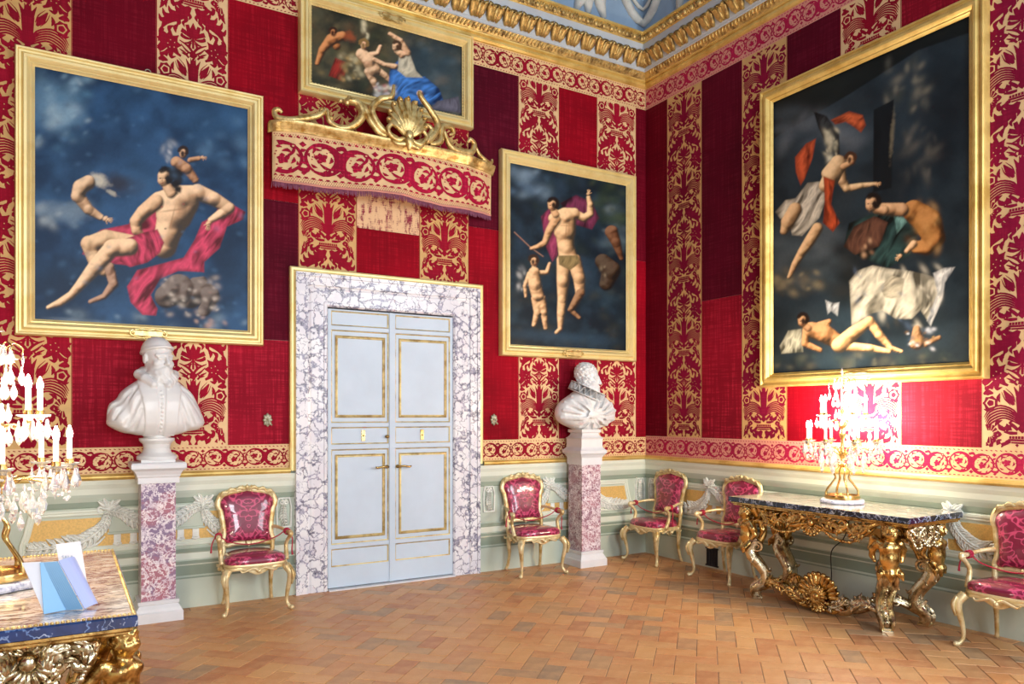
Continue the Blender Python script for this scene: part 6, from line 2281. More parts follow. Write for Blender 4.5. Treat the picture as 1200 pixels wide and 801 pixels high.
CHAIRS = [((-4.645, -0.285), 0.0, 'left of the marble door surround'), ((-1.80, -0.285), radians(-3), 'between the door and the ruffed bust'),
          ((-0.285, -0.505), -pi / 2 + radians(2), 'in the corner of the room'), ((-0.285, -1.56), -pi / 2, 'at the far end of the console table'),
          ((-0.300, -4.25), -pi / 2 + radians(2), 'past the console table')]
LABELS = ['gilt armchair in red damask beside the left marble door jamb', 'gilt armchair in red damask between the door and the pink pedestal',
          'gilt armchair in red damask standing in the corner of the room', 'gilt armchair partly hidden behind the corner of the marble console table',
          'gilt armchair in red damask past the shell carved console table']
CORDL = ['red silk cord tied across the armchair beside the left marble jamb', 'red silk cord tied across the armchair next to the pink pedestal',
         'red silk cord tied across the armchair in the room corner', 'red silk cord tied across the armchair behind the console table', 'red silk cord tied across the armchair past the console table']
chair0 = make_chair(LABELS[0])
cord_me = cord_mesh()
for i, (xy, rz, _) in enumerate(CHAIRS):
    c = chair0 if i == 0 else copy_tree(chair0)
    c.location = (xy[0], xy[1], 0)
    c.rotation_euler = (0, 0, rz)
    c['label'] = LABELS[i]
    k = tag(link('silk_cord', cord_me, None, (xy[0], xy[1], 0), rz), CORDL[i], 'cord', 'red cords across the armchairs')

# ------------------------------------------------------------------ console tables
def herm_mesh():
    """winged child ending in acanthus, facing +x (outwards), origin at its waist"""
    F = Field((-0.16, -0.15, -0.14), (0.17, 0.15, 0.34), 0.0068)
    F.add(F.ell((0.020, 0, 0.055), (0.066, 0.074, 0.085)), 0.02)      # belly
    F.add(F.ell((0.022, 0, 0.140), (0.058, 0.082, 0.062)), 0.03)      # chest
    for s in (-1, 1):
        F.add(F.ell((0.058, s * 0.034, 0.145), (0.028, 0.034, 0.028)), 0.015)
        F.chain([(0.0, s * 0.080, 0.172), (-0.030, s * 0.112, 0.125), (-0.050, s * 0.110, 0.070), (-0.020, s * 0.098, 0.030)], [0.032, 0.026, 0.022, 0.014], 0.015)
        F.chain([(-0.04, s * 0.05, 0.18), (-0.10, s * 0.085, 0.20), (-0.12, s * 0.10, 0.12), (-0.10, s * 0.085, 0.05)], [0.02, 0.030, 0.026, 0.008], 0.012)
        F.chain([(0.0, s * 0.05, -0.02), (0.04, s * 0.075, -0.06), (0.05, s * 0.09, -0.10)], [0.03, 0.026, 0.010], 0.012)
    F.chain([(0.02, 0, 0.0), (0.045, 0, -0.06), (0.055, 0, -0.11)], [0.05, 0.035, 0.014], 0.02)
    F.add(F.cap((0.014, 0, 0.18), (0.022, 0, 0.215), 0.030), 0.015)
    F.T = ((0.030, 0, 0.262), radians(90), 0, 0, 0.62)
    F.add(F.ell((0, 0.005, 0.02), (0.082, 0.092, 0.090)), 0.02)
    F.add(F.ell((0, -0.030, -0.03), (0.064, 0.066, 0.070)), 0.03)
    for s in (-1, 1):
        F.add(F.ell((s * 0.040, -0.066, -0.030), (0.026, 0.024, 0.024)), 0.015)
        F.sub(F.ell((s * 0.032, -0.100, 0.006), (0.020, 0.018, 0.012)), 0.01)
    F.add(F.cap((0, -0.090, 0.012), (0, -0.108, -0.016), 0.010, 0.014), 0.010)
    F.add(F.ell((0, -0.088, -0.055), (0.022, 0.012, 0.010)), 0.008)
    x, y, z = F.q()
    hair = (1 - np.clip((-0.03 - y) / 0.02, 0, 1) * np.clip((0.055 - z) / 0.02, 0, 1)) * (x * x + y * y + z * z < 0.14 ** 2) * (z > -0.04)
    F.f += (0.010 * np.sin(x * 90) * np.sin(y * 90) * np.sin(z * 90 + 1) * hair - 0.006 * hair).astype(np.float32)
    F.T = None
    return F.mesh('herm', 'table_gilding')


def leg_frame(fx, fy, ang):
    """matrix: local +x is outwards, origin at the foot"""
    return Matrix.Translation((fx, fy, 0)) @ Matrix.Rotation(ang, 4, 'Z')


LEGP = [(0.045, 0.035), (0.062, 0.072), (0.035, 0.105), (-0.010, 0.135), (-0.030, 0.19), (-0.018, 0.25), (0.025, 0.315), (0.070, 0.37), (0.098, 0.43), (0.090, 0.49), (0.045, 0.525)]


def leg_mesh():
    mb = MB()
    Q = bez([(x, 0, z) for x, z in LEGP], 44)
    m_ = len(Q)
    wid = np.interp(np.linspace(0, 1, m_), [0, 0.2, 0.45, 0.75, 1], [0.046, 0.058, 0.060, 0.070, 0.062])
    thk = np.interp(np.linspace(0, 1, m_), [0, 0.2, 0.45, 0.75, 1], [0.040, 0.040, 0.038, 0.046, 0.032])
    rings = []
    for i, q in enumerate(Q):
        t = (Q[min(i + 1, m_ - 1)] - Q[max(i - 1, 0)]).normalized()
        nrm = Vector((t.z, 0, -t.x))
        w, h = wid[i], thk[i]
        rings.append([tuple(q + nrm * (h * a) + Vector((0, w * b, 0))) for a, b in ((1, -0.55), (1.25, -0.85), (0.8, -1.05), (-0.6, -1.0), (-1, -0.5), (-1, 0.5), (-0.6, 1.0), (0.8, 1.05), (1.25, 0.85), (1, 0.55), (0.55, 0.35), (0.7, 0), (0.55, -0.35))])
    mb.loft(rings)
    # pearls down the front of the scroll
    for i in range(4, m_ - 6, 2):
        q = Q[i]
        t = (Q[i + 1] - Q[i - 1]).normalized()
        nrm = Vector((t.z, 0, -t.x))
        mb.ball(tuple(q + nrm * (thk[i] * 0.8)), 0.011, 6, 4)
    # volutes
    for s in (-1, 1):
        mb.tube(spiral((0.052, s * 0.040, 0.062), 0.034, 0.008, -pi / 2, 1.5, 20), [0.014, 0.006], 6)
        mb.tube(spiral((0.050, s * 0.056, 0.470), 0.052, 0.010, 0.4, 1.6, 22), [0.018, 0.007], 6)
        mb.leaf(bez([(0.11, s * 0.03, 0.50), (0.125, s * 0.05, 0.43), (0.09, s * 0.062, 0.36), (0.085, s * 0.075, 0.33)], 8), [0.012, 0.030, 0.022, 0.003], (0.8, s * 0.6, 0), 0.010, 0.2)
        mb.leaf(bez([(-0.01, s * 0.045, 0.30), (-0.045, s * 0.06, 0.25), (-0.075, s * 0.06, 0.27)], 6), [0.010, 0.020, 0.003], (-0.3, s, 0), 0.008, 0.2)
    mb.leaf(bez([(0.115, 0, 0.50), (0.145, 0, 0.44), (0.115, 0, 0.37), (0.125, 0, 0.34)], 9), [0.014, 0.034, 0.026, 0.004], (1, 0, 0.2), 0.014, 0.25)
    mb.leaf(bez([(0.06, 0, 0.20), (0.035, 0, 0.15), (0.075, 0, 0.10), (0.10, 0, 0.105)], 8), [0.010, 0.030, 0.028, 0.004], (1, 0, 0.3), 0.010, 0.25)
    return mb.mesh('leg', 'table_silvered_gilding', 60)


def foot_mesh():
    mb = MB()
    mb.box(0.005, 0.095, -0.040, 0.040, 0.0, 0.022, 0.004)
    mb.box(0.015, 0.085, -0.032, 0.032, 0.022, 0.038, 0.004)
    return mb.mesh('foot', 'table_silvered_gilding')


def shell(mb, c, r, n_ribs, a0, a1, tilt_y=-1.0, depth=0.04):
    """ribbed fan shell in the local xz plane, facing -y"""
    for i in range(n_ribs):
        a = radians(a0 + (a1 - a0) * i / (n_ribs - 1))
        e = Vector((cos(a), 0, sin(a)))
        P0 = Vector(c) + e * (r * 0.12)
        pts = bez([P0, Vector(c) + e * (r * 0.5) + Vector((0, tilt_y * depth, 0)), Vector(c) + e * (r * 0.86) + Vector((0, tilt_y * depth * 0.7, 0)), Vector(c) + e * r + Vector((0, tilt_y * depth * 1.3, 0))], 8)
        w = r * radians((a1 - a0) / n_ribs) * 0.55
        mb.tube(pts, [w * 0.25, w * 0.75, w * 1.05, w * 0.7], 6)


def acanthus(mb, pts, w, normal, lobes=4):
    """main leaf with side lobes"""
    Q = bez(pts, 10)
    mb.leaf(Q, [w * 0.4, w, w * 0.9, w * 0.15], normal, w * 0.35, 0.25)
    nn = Vector(normal).normalized()
    for i in range(1, lobes + 1):
        q = Q[int(i * (len(Q) - 2) / (lobes + 1)) + 1]
        q1 = Q[int(i * (len(Q) - 2) / (lobes + 1)) + 2]
        t = (q1 - q).normalized()
        s = t.cross(nn).normalized()
        for sg in (-1, 1):
            mb.leaf([q, q + s * (sg * w * 1.0) + t * (w * 0.5) + nn * (w * 0.25), q + s * (sg * w * 1.5) + t * (w * 1.3)], [w * 0.35, w * 0.42, w * 0.06], normal, w * 0.25, 0.2)


TL, TD, TH = 0.865, 0.350, 0.900


def make_table(label, top_mat, edge_mat, rim):
    t = thing('console_table', label, 'console table')
    tp = MB()
    tp.mi = 1
    b = 0.006
    z0, z1 = TH - 0.046, TH
    rr = [(0.0, z0), (0.0, z1 - b), (b, z1)]
    rings = [[(-TL + i, -TD + i, z), (TL - i, -TD + i, z), (TL - i, TD - i, z), (-TL + i, TD - i, z)] for i, z in ((0.03, z0), (0.0, z0 + 0.004), (0.0, z1 - b), (b, z1))]
    tp.loft(rings, True, False)
    tp.mi = 0
    tp.add([(-TL + b, -TD + b, z1), (TL - b, -TD + b, z1), (TL - b, TD - b, z1), (-TL + b, TD - b, z1)], [(0, 1, 2, 3)])
    tp.mi = 1
    tp.add([(-TL + 0.03, -TD + 0.03, z0), (TL - 0.03, -TD + 0.03, z0), (TL - 0.03, TD - 0.03, z0), (-TL + 0.03, TD - 0.03, z0)], [(3, 2, 1, 0)])
    tp.obj('marble_top', [top_mat, edge_mat], t)
    gr = MB()
    for (i, zz0, zz1) in ((0.016, 0.838, 0.856), (0.030, 0.822, 0.838)):
        gr.box(-TL + i, TL - i, -TD + i, TD - 0.004, zz0, zz1, 0.004)
    gr.obj('gilt_frieze', 'table_gilding', t)
    if rim:
        rm = MB()
        for y in (-TD + 0.012, TD - 0.012):
            for x in np.arange(-TL + 0.012, TL - 0.005, 0.0165):
                rm.ball((x, y, TH + 0.004), (0.0085, 0.0075, 0.006), 6, 4)
        for x in (-TL + 0.012, TL - 0.012):
            for y in np.arange(-TD + 0.028, TD - 0.02, 0.0165):
                rm.ball((x, y, TH + 0.004), (0.0075, 0.0085, 0.006), 6, 4)
        tag(rm.obj('beaded_rim', 'old_gilding', t, True), kind='stuff')
    lm, fm, hm = leg_mesh(), foot_mesh(), herm_mesh()
    FEET = [(-0.585, -0.215, radians(222)), (0.585, -0.215, radians(318)), (-0.62, 0.175, radians(172)), (0.62, 0.175, radians(8))]
    for fx, fy, an in FEET:
        lg = link('leg', lm, t, (fx, fy, 0), an)
        link('foot', fm, lg)
        h = link('herm', hm, lg, (0.115, 0, 0.518))
        h.scale = (0.96, 0.96, 0.96)
        h['label'] = 'gilt winged child carved on the table leg'
    # supports behind the herms up to the frieze
    for fx, fy, an in FEET:
        sp = MB()
        sp.tube(bez([(0.035, 0, 0.50), (-0.01, 0, 0.60), (0.03, 0, 0.72), (0.09, 0, 0.83)], 12), [0.036, 0.030, 0.034, 0.050], 8)
        for s in (-1, 1):
            if fy > 0 and s == (1 if fx > 0 else -1):
                continue
            acanthus(sp, [(0.06, s * 0.04, 0.83), (0.02, s * 0.12, 0.79), (-0.03, s * 0.18, 0.72), (-0.02, s * 0.21, 0.68)], 0.030, (0.7, s * 0.7, 0), 3)
        o = sp.obj('bracket', 'table_gilding', t, True)
        o.location = (fx, fy, 0)
        o.rotation_euler = (0, 0, an)
    # aprons
    def apron(name, half, y_local, cz):
        ap = MB()
        shell(ap, (0, 0.0, cz - 0.06), 0.10, 9, 190, 350)
        shell(ap, (0, -0.02, cz - 0.03), 0.055, 7, 20, 160, -1, 0.02)
        ap.ball((0, -0.045, cz - 0.055), (0.030, 0.022, 0.030), 8, 6)
        for s in (-1, 1):
            ap.tube(bez([(s * 0.06, -0.01, cz - 0.02), (s * half * 0.22, -0.02, cz - 0.085), (s * half * 0.40, -0.015, cz - 0.095), (s * half * 0.52, -0.01, cz - 0.04), (s * half * 0.46, -0.015, cz - 0.005), (s * half * 0.40, -0.018, cz - 0.03)], 26), [0.016, 0.024, 0.026, 0.022, 0.016, 0.008], 8)
            ap.tube(bez([(s * half * 0.50, -0.01, cz - 0.03), (s * half * 0.64, -0.015, cz - 0.10), (s * half * 0.80, -0.01, cz - 0.085), (s * half * 0.92, 0.0, cz - 0.02)], 18), [0.010, 0.022, 0.022, 0.014], 8)
            acanthus(ap, [(s * 0.05, -0.02, cz - 0.03), (s * half * 0.20, -0.045, cz - 0.02), (s * half * 0.36, -0.03, cz - 0.05), (s * half * 0.48, -0.03, cz - 0.10)], 0.034, (0, -1, 0.2), 4)
            acanthus(ap, [(s * half * 0.92, -0.01, cz - 0.02), (s * half * 0.78, -0.04, cz - 0.03), (s * half * 0.64, -0.02, cz - 0.06), (s * half * 0.56, -0.02, cz - 0.13)], 0.032, (0, -1, 0.2), 4)
            G_ = bez([(s * 0.10, -0.02, cz - 0.10), (s * half * 0.35, -0.03, cz - 0.155), (s * half * 0.62, -0.03, cz - 0.16), (s * half * 0.86, -0.02, cz - 0.06)], 26)
            for i, q in enumerate(G_):
                ap.ball(tuple(q), 0.012 if i % 3 else 0.017, 6, 4)
        return ap
    a1 = apron('apron', 0.60, -0.30, 0.815).obj('apron', 'table_gilding', t, True)
    a1.location = (0, -TD + 0.075, 0)
    for s in (-1, 1):
        a2 = apron('apron', 0.24, 0, 0.815).obj('apron', 'table_silvered_gilding', t, True)
        a2.location = (s * (TL - 0.10), 0.0, 0)
        a2.rotation_euler = (0, 0, s * pi / 2)
    # stretchers meeting at a rocaille shell
    SC = Vector((0, -0.17, 0.11))
    for k, (fx, fy, an) in enumerate(FEET):
        st = MB()
        f0 = Vector((fx, fy, 0.10))
        d = SC - f0
        up = Vector((0, 0, 1))
        P = [f0, f0 + d * 0.18 + up * 0.065, f0 + d * 0.40 + up * 0.05, f0 + d * 0.55 - up * 0.03, f0 + d * 0.75 - up * 0.05, f0 + d * 0.93 + up * 0.03]
        st.tube(bez(P, 26), [0.032, 0.042, 0.044, 0.038, 0.042, 0.034], 8)
        nrm = Vector((d.y, -d.x, 0)).normalized()
        if nrm.y > 0:
            nrm = -nrm
        acanthus(st, [f0 + d * 0.08 + nrm * 0.03 + up * 0.03, f0 + d * 0.22 + nrm * 0.05 + up * 0.08, f0 + d * 0.40 + nrm * 0.04 + up * 0.06, f0 + d * 0.50 + nrm * 0.05 + up * 0.0], 0.036, nrm + up * 0.5, 4)
        acanthus(st, [f0 + d * 0.90 + nrm * 0.03, f0 + d * 0.74 + nrm * 0.05 - up * 0.02, f0 + d * 0.60 + nrm * 0.05 + up * 0.02, f0 + d * 0.52 + nrm * 0.05 + up * 0.07], 0.034, nrm + up * 0.5, 4)
        c0 = f0 + d * 0.56 + up * 0.03
        st.tube([tuple(c0 + d.normalized() * (0.045 * (1 - i / 16) * cos(i * 0.6)) + up * (0.045 * (1 - i / 16) * sin(i * 0.6)) + nrm * 0.02) for i in range(15)], [0.014, 0.006], 6)
        st.obj('stretcher', 'table_gilding' if k % 2 == 0 else 'table_silvered_gilding', t, True)
    sh_ = MB()
    shell(sh_, (0, -0.13, 0.140), 0.195, 13, 5, 175, -1, 0.045)
    shell(sh_, (0, -0.16, 0.130), 0.112, 9, 195, 345, -1, 0.04)
    for i in range(14):
        a = 2 * pi * i / 14
        e = Vector((cos(a), 0, sin(a)))
        c = Vector((0, -0.185, 0.145))
        sh_.leaf(bez([c, c + e * 0.045 + Vector((0, -0.035, 0)), c + e * 0.085 + Vector((0, -0.01, 0)), c + e * 0.098 + Vector((0, -0.03, 0))], 6), [0.006, 0.020, 0.020, 0.004], (0, -1, 0), 0.009, 0.2)
    sh_.ball((0, -0.215, 0.145), (0.030, 0.022, 0.030), 8, 6)
    for s in (-1, 1):
        sh_.tube(bez([(s * 0.03, -0.17, 0.05), (s * 0.14, -0.18, 0.045), (s * 0.22, -0.17, 0.10), (s * 0.19, -0.17, 0.15), (s * 0.15, -0.17, 0.125)], 20), [0.018, 0.026, 0.024, 0.018, 0.009], 8)
    sh_.obj('rocaille_shell', 'table_gilding', t, True).location = (0, -0.04, 0)
    return t


table2 = make_table('gilt console table with grey marble top under the tall painting', 'table_top_marble', 'table_edge_marble', False)
table2.location = (-0.412, -2.90, 0)
table2.rotation_euler = (0, 0, -pi / 2)
table1 = copy_tree(table2)
table1.location = (-6.140, -3.045, 0)
table1.rotation_euler = (0, 0, pi / 2)
table1.scale = (0.915, 1, 1)
table1['label'] = 'gilt console table with blue edged brown marble top bearing leaflets'
for ch in list(table1.children):
    if ch.name.startswith('marble_top'):
        ch.data = ch.data.copy()
        ch.data.materials[0] = MATS['table_top_brown_marble']
        ch.data.materials[1] = MATS['table_edge_blue_marble']
rm = MB()
for y in (-TD + 0.012, TD - 0.012):
    for x in np.arange(-TL + 0.012, TL - 0.005, 0.0175):
        rm.ball((x, y, TH + 0.004), (0.0085, 0.0075, 0.006), 6, 4)
for x in (-TL + 0.012, TL - 0.012):
    for y in np.arange(-TD + 0.028, TD - 0.02, 0.0165):
        rm.ball((x, y, TH + 0.004), (0.0075, 0.0085, 0.006), 6, 4)
tag(rm.obj('beaded_rim', 'old_gilding', table1, True), kind='stuff')

# ------------------------------------------------------------------ crystal candelabra
m, nt, b = new_mat('crystal')
b.inputs['Base Color'].default_value = (0.97, 0.98, 1.0, 1)
setp(b, rough=0.04, trans=0.8, ior=1.5, spec=0.8)
plain('candle_wax', hexc('F4F2EC'), rough=0.4)
m, nt, b = new_mat('lit_bulb')
b.inputs['Base Color'].default_value = (1, 0.95, 0.85, 1)
b.inputs['Emission Color'].default_value = (1.0, 0.90, 0.74, 1)
setp(b, emit=60.0)
plain('flex', hexc('20201E'), rough=0.5)


def drop_mesh():
    """faceted pear drop hanging from its top"""
    mb = MB()
    mb.lathe([(0.002, 0.0), (0.006, -0.012), (0.004, -0.018), (0.010, -0.034), (0.017, -0.055), (0.013, -0.072), (0.002, -0.086)], 6)
    return mb.mesh('crystal_drop', 'crystal')


def star_mesh():
    mb = MB()
    c = (0, 0, -0.03)
    for k in range(8):
        a = 2 * pi * k / 8
        r = 0.034 if k % 2 == 0 else 0.024
        e = Vector((cos(a), 0, sin(a)))
        s = Vector((-sin(a), 0, cos(a)))
        q = Vector(c)
        mb.add([q + s * 0.006, q + Vector((0, -0.007, 0)), q - s * 0.006, q + Vector((0, 0.007, 0)), q + e * r], [(0, 1, 4), (1, 2, 4), (2, 3, 4), (3, 0, 4), (3, 2, 1, 0)])
    mb.tube([(0, 0, 0), (0, 0, -0.012)], 0.0015, 4)
    return mb.mesh('crystal_star', 'crystal')


def candelabrum(label, loc, power):
    t = thing('candelabrum', label, 'candelabrum', loc, radians(9))
    pb = MB()
    pb.lathe([(0.150, 0.0), (0.172, 0.004), (0.176, 0.014), (0.170, 0.030), (0.160, 0.034), (0.135, 0.036)], 48, (0, 0, 0), 8, 0.045)
    pb.obj('base', 'candelabrum_base_marble', t)
    rg = MB()
    rg.lathe([(0.120, 0.036), (0.138, 0.038), (0.142, 0.052), (0.138, 0.070), (0.128, 0.072), (0.122, 0.060)], 36)
    rg.obj('base_ring', 'brass', t, 40)
    for k in range(4):
        a = pi / 4 + k * pi / 2
        e = Vector((cos(a), sin(a), 0))
        lg = MB()
        lg.tube(bez([e * 0.132 + Vector((0, 0, 0.065)), e * 0.128 + Vector((0, 0, 0.11)), e * 0.085 + Vector((0, 0, 0.17)), e * 0.055 + Vector((0, 0, 0.215)), e * 0.066 + Vector((0, 0, 0.265)), e * 0.03 + Vector((0, 0, 0.31))], 24), [0.012, 0.009, 0.009, 0.010, 0.008, 0.007], 8)
        lg.obj('leg', 'brass', t, True)
    stem = MB()
    stem.lathe([(0.004, 0.30), (0.030, 0.315), (0.036, 0.33), (0.018, 0.35), (0.012, 0.37), (0.026, 0.40), (0.030, 0.43), (0.014, 0.47), (0.010, 0.54), (0.024, 0.575), (0.026, 0.60), (0.012, 0.63), (0.008, 0.74), (0.018, 0.77), (0.008, 0.80), (0.005, 0.92), (0.002, 1.02)], 16)
    stem.obj('stem', 'brass', t, 40)
    drop, star = drop_mesh(), star_mesh()
    pan = MB()
    pan.lathe([(0.004, 0), (0.016, 0.004), (0.018, 0.016), (0.040, 0.022), (0.046, 0.030), (0.040, 0.029), (0.016, 0.024), (0.014, 0.040), (0.004, 0.041)], 16)
    pan_me = pan.mesh('drip_pan', 'crystal', 40)
    cup = MB()
    cup.lathe([(0.006, -0.012), (0.016, 0.0), (0.014, 0.010), (0.020, 0.014), (0.018, 0.045), (0.012, 0.046)], 12)
    cup_me = cup.mesh('candle_cup', 'brass', 40)
    can = MB()
    can.lathe([(0.011, 0.0), (0.011, 0.105), (0.008, 0.108)], 12)
    can_me = can.mesh('candle', 'candle_wax', 40)
    bl = MB()
    bl.lathe([(0.007, 0.0), (0.013, 0.014), (0.014, 0.026), (0.009, 0.044), (0.002, 0.062)], 12)
    bulb_me = bl.mesh('bulb', 'lit_bulb', True)
    tiers = [(8, 0.285, 0.42, 0.505, 0.0), (5, 0.185, 0.66, 0.725, 0.3)]
    for (cnt, R_, z_from, z_to, off) in tiers:
        for k in range(cnt):
            a = off + 2 * pi * k / cnt
            e = Vector((cos(a), sin(a), 0))
            am = MB()
            am.tube(bez([e * 0.012 + Vector((0, 0, z_from - 0.02)), e * R_ * 0.35 + Vector((0, 0, z_from + 0.045)), e * R_ * 0.62 + Vector((0, 0, z_to - 0.035)), e * R_ * 0.92 + Vector((0, 0, z_to - 0.045)), e * R_ + Vector((0, 0, z_to - 0.005))], 20), [0.007, 0.006, 0.006, 0.006, 0.005], 6)
            arm = am.obj('arm', 'brass', t, True)
            p = e * R_ + Vector((0, 0, z_to))
            link('candle_cup', cup_me, arm, p)
            link('drip_pan', pan_me, arm, p + Vector((0, 0, -0.004)))
            cn = link('candle', can_me, t, p + Vector((0, 0, 0.030)))
            link('bulb', bulb_me, cn, (0, 0, 0.106))
            for q in range(6):
                b_ = a + (q - 2) * 0.55
                o = link('crystal_drop', drop, t, p + Vector((cos(b_ * 1.0 + q) * 0.038, sin(b_ * 1.0 + q) * 0.038, 0.006 - 0.002 * q)))
                o.rotation_euler = (0, 0, b_)
            if cnt == 8:
                o = link('crystal_drop', drop, t, e * (R_ * 0.62) + Vector((0, 0, z_to - 0.075)))
                o.scale = (1.3, 1.3, 1.5)
                o = link('crystal_star', star, t, e * (R_ * 0.80) + Vector((0, 0, z_to - 0.075)))
                o.rotation_euler = (0, 0, a + pi / 2)
                # chain of beads from arm to arm
                e2 = Vector((cos(a + 2 * pi / cnt), sin(a + 2 * pi / cnt), 0))
                ch = MB()
                for i in range(9):
                    u = i / 8
                    q = (e * (1 - u) + e2 * u).normalized() * (R_ * 0.98) + Vector((0, 0, z_to - 0.02 - 0.11 * (1 - (2 * u - 1) ** 2)))
                    ch.ball(tuple(q), 0.0085, 6, 4)
                tag(ch.obj('bead_chain', 'crystal', t), kind='stuff')
            ld = bpy.data.lights.new('bulb_light', 'POINT')
            ld.energy = power
            ld.color = (1.0, 0.86, 0.66)
            ld.shadow_soft_size = 0.03
            lo = bpy.data.objects.new('bulb_light', ld)
            lo.location = p + Vector((0, 0, 0.19))
            COL.objects.link(lo)
            lo.parent = t
    # crown of stars and drops
    for k in range(6):
        a = 2 * pi * k / 6
        e = Vector((cos(a), sin(a), 0))
        am = MB()
        am.tube(bez([Vector((0, 0, 0.98)), e * 0.06 + Vector((0, 0, 1.06)), e * 0.10 + Vector((0, 0, 1.05)), e * 0.105 + Vector((0, 0, 1.02))], 12), 0.003, 5)
        am.obj('crown_arm', 'brass', t, True)
        for (r_, z_, me_) in ((0.105, 1.02, star), (0.06, 1.055, drop), (0.10, 0.965, drop), (0.07, 0.90, drop), (0.05, 0.80, drop), (0.09, 0.70, drop), (0.12, 0.40, drop), (0.16, 0.34, drop)):
            o = link(me_.name.split('.')[0], me_, t, e * r_ + Vector((0, 0, z_)))
            o.rotation_euler = (0, 0, a + pi / 2)
    for z in (1.06, 1.12):
        o = link('crystal_star', star, t, (0, 0, z + 0.03))
        o.scale = (1.2, 1.2, 1.2)
    sp = MB()
    sp.lathe([(0.006, 1.01), (0.014, 1.03), (0.005, 1.05), (0.012, 1.065), (0.003, 1.08), (0.010, 1.11), (0.002, 1.15)], 8)
    sp.obj('finial', 'crystal', t)
    return t


cand2 = candelabrum('lit crystal candelabrum on the grey marble console table', (-0.325, -2.905, TH), 11.5)
cand1 = candelabrum('lit crystal candelabrum on the brown marble console table', (-6.290, -3.03, TH + 0.001), 7.0)
fx_ = MB()
fx_.tube(bez([(-0.135, -2.86, TH + 0.008), (-0.09, -2.84, TH + 0.008), (-0.050, -2.81, TH + 0.004), (-0.045, -2.79, 0.86), (-0.075, -2.79, 0.70), (-0.078, -2.74, 0.55), (-0.078, -2.62, 0.42), (-0.078, -2.62, 0.20), (-0.078, -2.60, 0.03)], 44), 0.005, 6)
tag(fx_.obj('power_cable', 'flex', None, True), 'thin dark power cable hanging down behind the console table', 'cable')

# ------------------------------------------------------------------ leaflets on the near table
plain('card_blue', hexc('8CC0EA'), 0.02, rough=0.5)
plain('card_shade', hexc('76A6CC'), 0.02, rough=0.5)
plain('card_white', hexc('EEF2FA'), 0.02, rough=0.5)
plain('card_lilac', hexc('B4C0F0'), 0.03, rough=0.5)
plain('card_print', hexc('7C9CC4'), rough=0.6)


def sheet(mb, quad, th=0.004, bow=0.0, n=8):
    """thin bent board between two edges: quad = bottom a, bottom b, top b, top a"""
    a, b_, c, d = [Vector(q) for q in quad]
    nrm = (b_ - a).cross(d - a).normalized()
    rings = []
    for i in range(n + 1):
        u = i / n
        off = nrm * (bow * sin(pi * u))
        p0, p1 = a.lerp(b_, u) + off, d.lerp(c, u) + off * 1.4
        rings.append([p0, p1, p1 + nrm * th, p0 + nrm * th])
    mb.loft(rings)
    return mb


Z = TH + 0.002
st = thing('card_stand', 'pale blue folded card stand leaning open on the brown marble top', 'card stand', (-6.03, -3.60, Z))


def S(x, y, z):
    return (x + 6.03, y + 3.60, z)


sheet(MB(), [S(-6.095, -3.655, 0.0), S(-6.020, -3.625, 0.0), S(-6.098, -3.604, 0.187), S(-6.108, -3.606, 0.187)], 0.003).obj('strut', 'card_blue', st)
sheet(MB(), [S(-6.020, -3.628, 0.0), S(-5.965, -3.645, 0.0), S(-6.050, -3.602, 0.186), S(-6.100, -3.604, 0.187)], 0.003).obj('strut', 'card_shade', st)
sheet(MB(), [S(-6.093, -3.648, 0.0), S(-6.088, -3.645, 0.0), S(-6.106, -3.600, 0.188), S(-6.166, -3.590, 0.189)], 0.003).obj('side_panel', 'card_white', st)
sheet(MB(), [S(-5.962, -3.640, 0.0), S(-5.915, -3.58, 0.0), S(-5.995, -3.50, 0.172), S(-6.048, -3.598, 0.186)], 0.003, 0.02).obj('open_page', 'card_lilac', st)
sheet(MB(), [S(-6.10, -3.60, 0.0), S(-5.99, -3.57, 0.0), S(-6.045, -3.585, 0.182), S(-6.150, -3.585, 0.186)], 0.003).obj('back_page', 'card_white', st)
lf = thing('leaflet', 'white and blue printed leaflet propped upright behind the card stand', 'leaflet', (-5.99, -3.36, Z))
lq = [Vector((-0.035, 0.0, 0.0)), Vector((0.050, -0.035, 0.0)), Vector((0.020, -0.005, 0.222)), Vector((-0.068, 0.030, 0.212))]
sheet(MB(), lq, 0.003).obj('page', 'card_white', lf)
nrm = (lq[1] - lq[0]).cross(lq[3] - lq[0]).normalized()
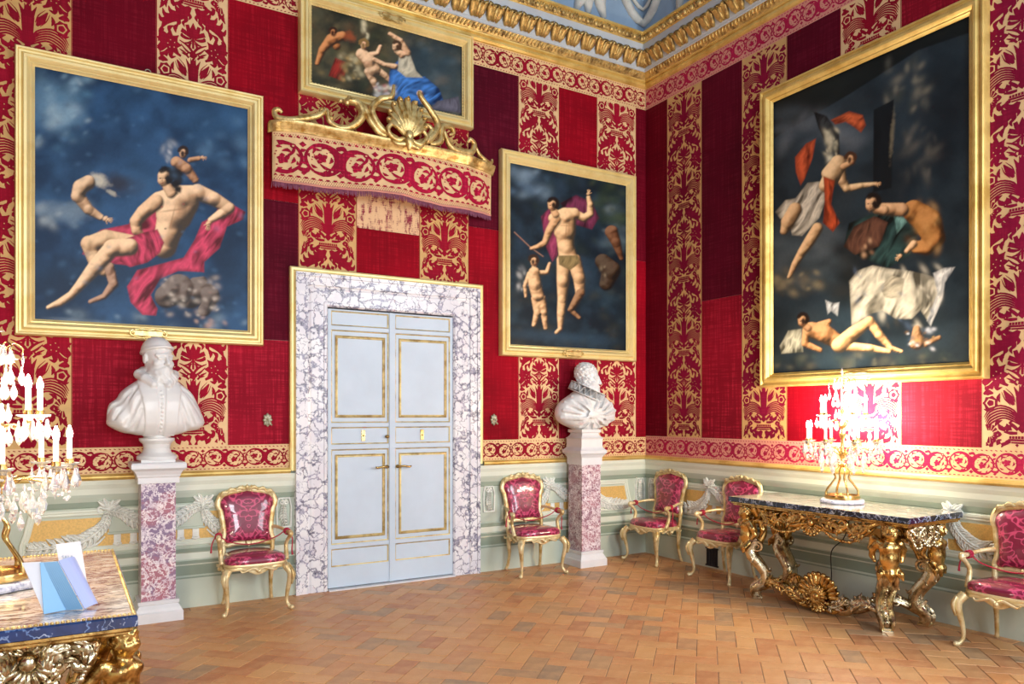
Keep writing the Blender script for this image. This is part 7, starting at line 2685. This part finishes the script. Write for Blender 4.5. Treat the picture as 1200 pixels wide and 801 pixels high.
if nrm.y > 0:
    nrm = -nrm


def lp(u, v, o=0.0045):
    return lq[0].lerp(lq[1], u).lerp(lq[3].lerp(lq[2], u), v) + nrm * o


bl = MB()
bl.add([lp(0.62, 0.02), lp(0.99, 0.02), lp(0.99, 0.28)], [(0, 1, 2)])
bl.obj('blue_corner', 'card_blue', lf)
for txt, uc, vc, size in (('SALA', 0.40, 0.70, 0.020),):
    cu = bpy.data.curves.new('title', 'FONT')
    cu.body = txt
    cu.size = size
    cu.align_x = 'CENTER'
    cu.fill_mode = 'FRONT'
    to = bpy.data.objects.new('title', cu)
    COL.objects.link(to)
    deps = bpy.context.evaluated_depsgraph_get()
    me = bpy.data.meshes.new_from_object(to.evaluated_get(deps))
    bpy.data.objects.remove(to)
    me.materials.clear()
    me.materials.append(MATS['card_print'])
    ex = (lq[1] - lq[0]).normalized()
    ez = (lq[3] - lq[0]).normalized()
    base = lp(uc, vc)
    for v in me.vertices:
        v.co = base + ex * v.co.x + ez * v.co.y
    link('title', me, lf)

# ------------------------------------------------------------------ small wall fittings
for (x, z, lab) in ((-4.458, 1.605, 'small tarnished metal rosette on red velvet left of the door'), (-2.115, 1.600, 'small tarnished metal rosette on red velvet right of the door')):
    r_ = thing('wall_rosette', lab, 'wall rosette', (x, -0.006, z), 0, 'metal rosettes beside the door')
    mb = MB()
    mb.ball((0, -0.008, 0), (0.036, 0.012, 0.052), 10, 7)
    for k in range(8):
        a = 2 * pi * k / 8
        mb.leaf([(0, -0.016, 0), (cos(a) * 0.030, -0.022, sin(a) * 0.045), (cos(a) * 0.038, -0.010, sin(a) * 0.058)], [0.008, 0.018, 0.006], (0, -1, 0), 0.006, 0.2)
    mb.obj('plate', 'bronze_dark', r_, True)
    mb = MB()
    mb.tube(bez([(0, -0.016, 0.005), (0.0, -0.05, 0.0), (0.01, -0.055, -0.03), (0.03, -0.045, -0.045)], 10), [0.007, 0.006, 0.006, 0.009], 6)
    mb.obj('hook', 'bronze_dark', r_, True)
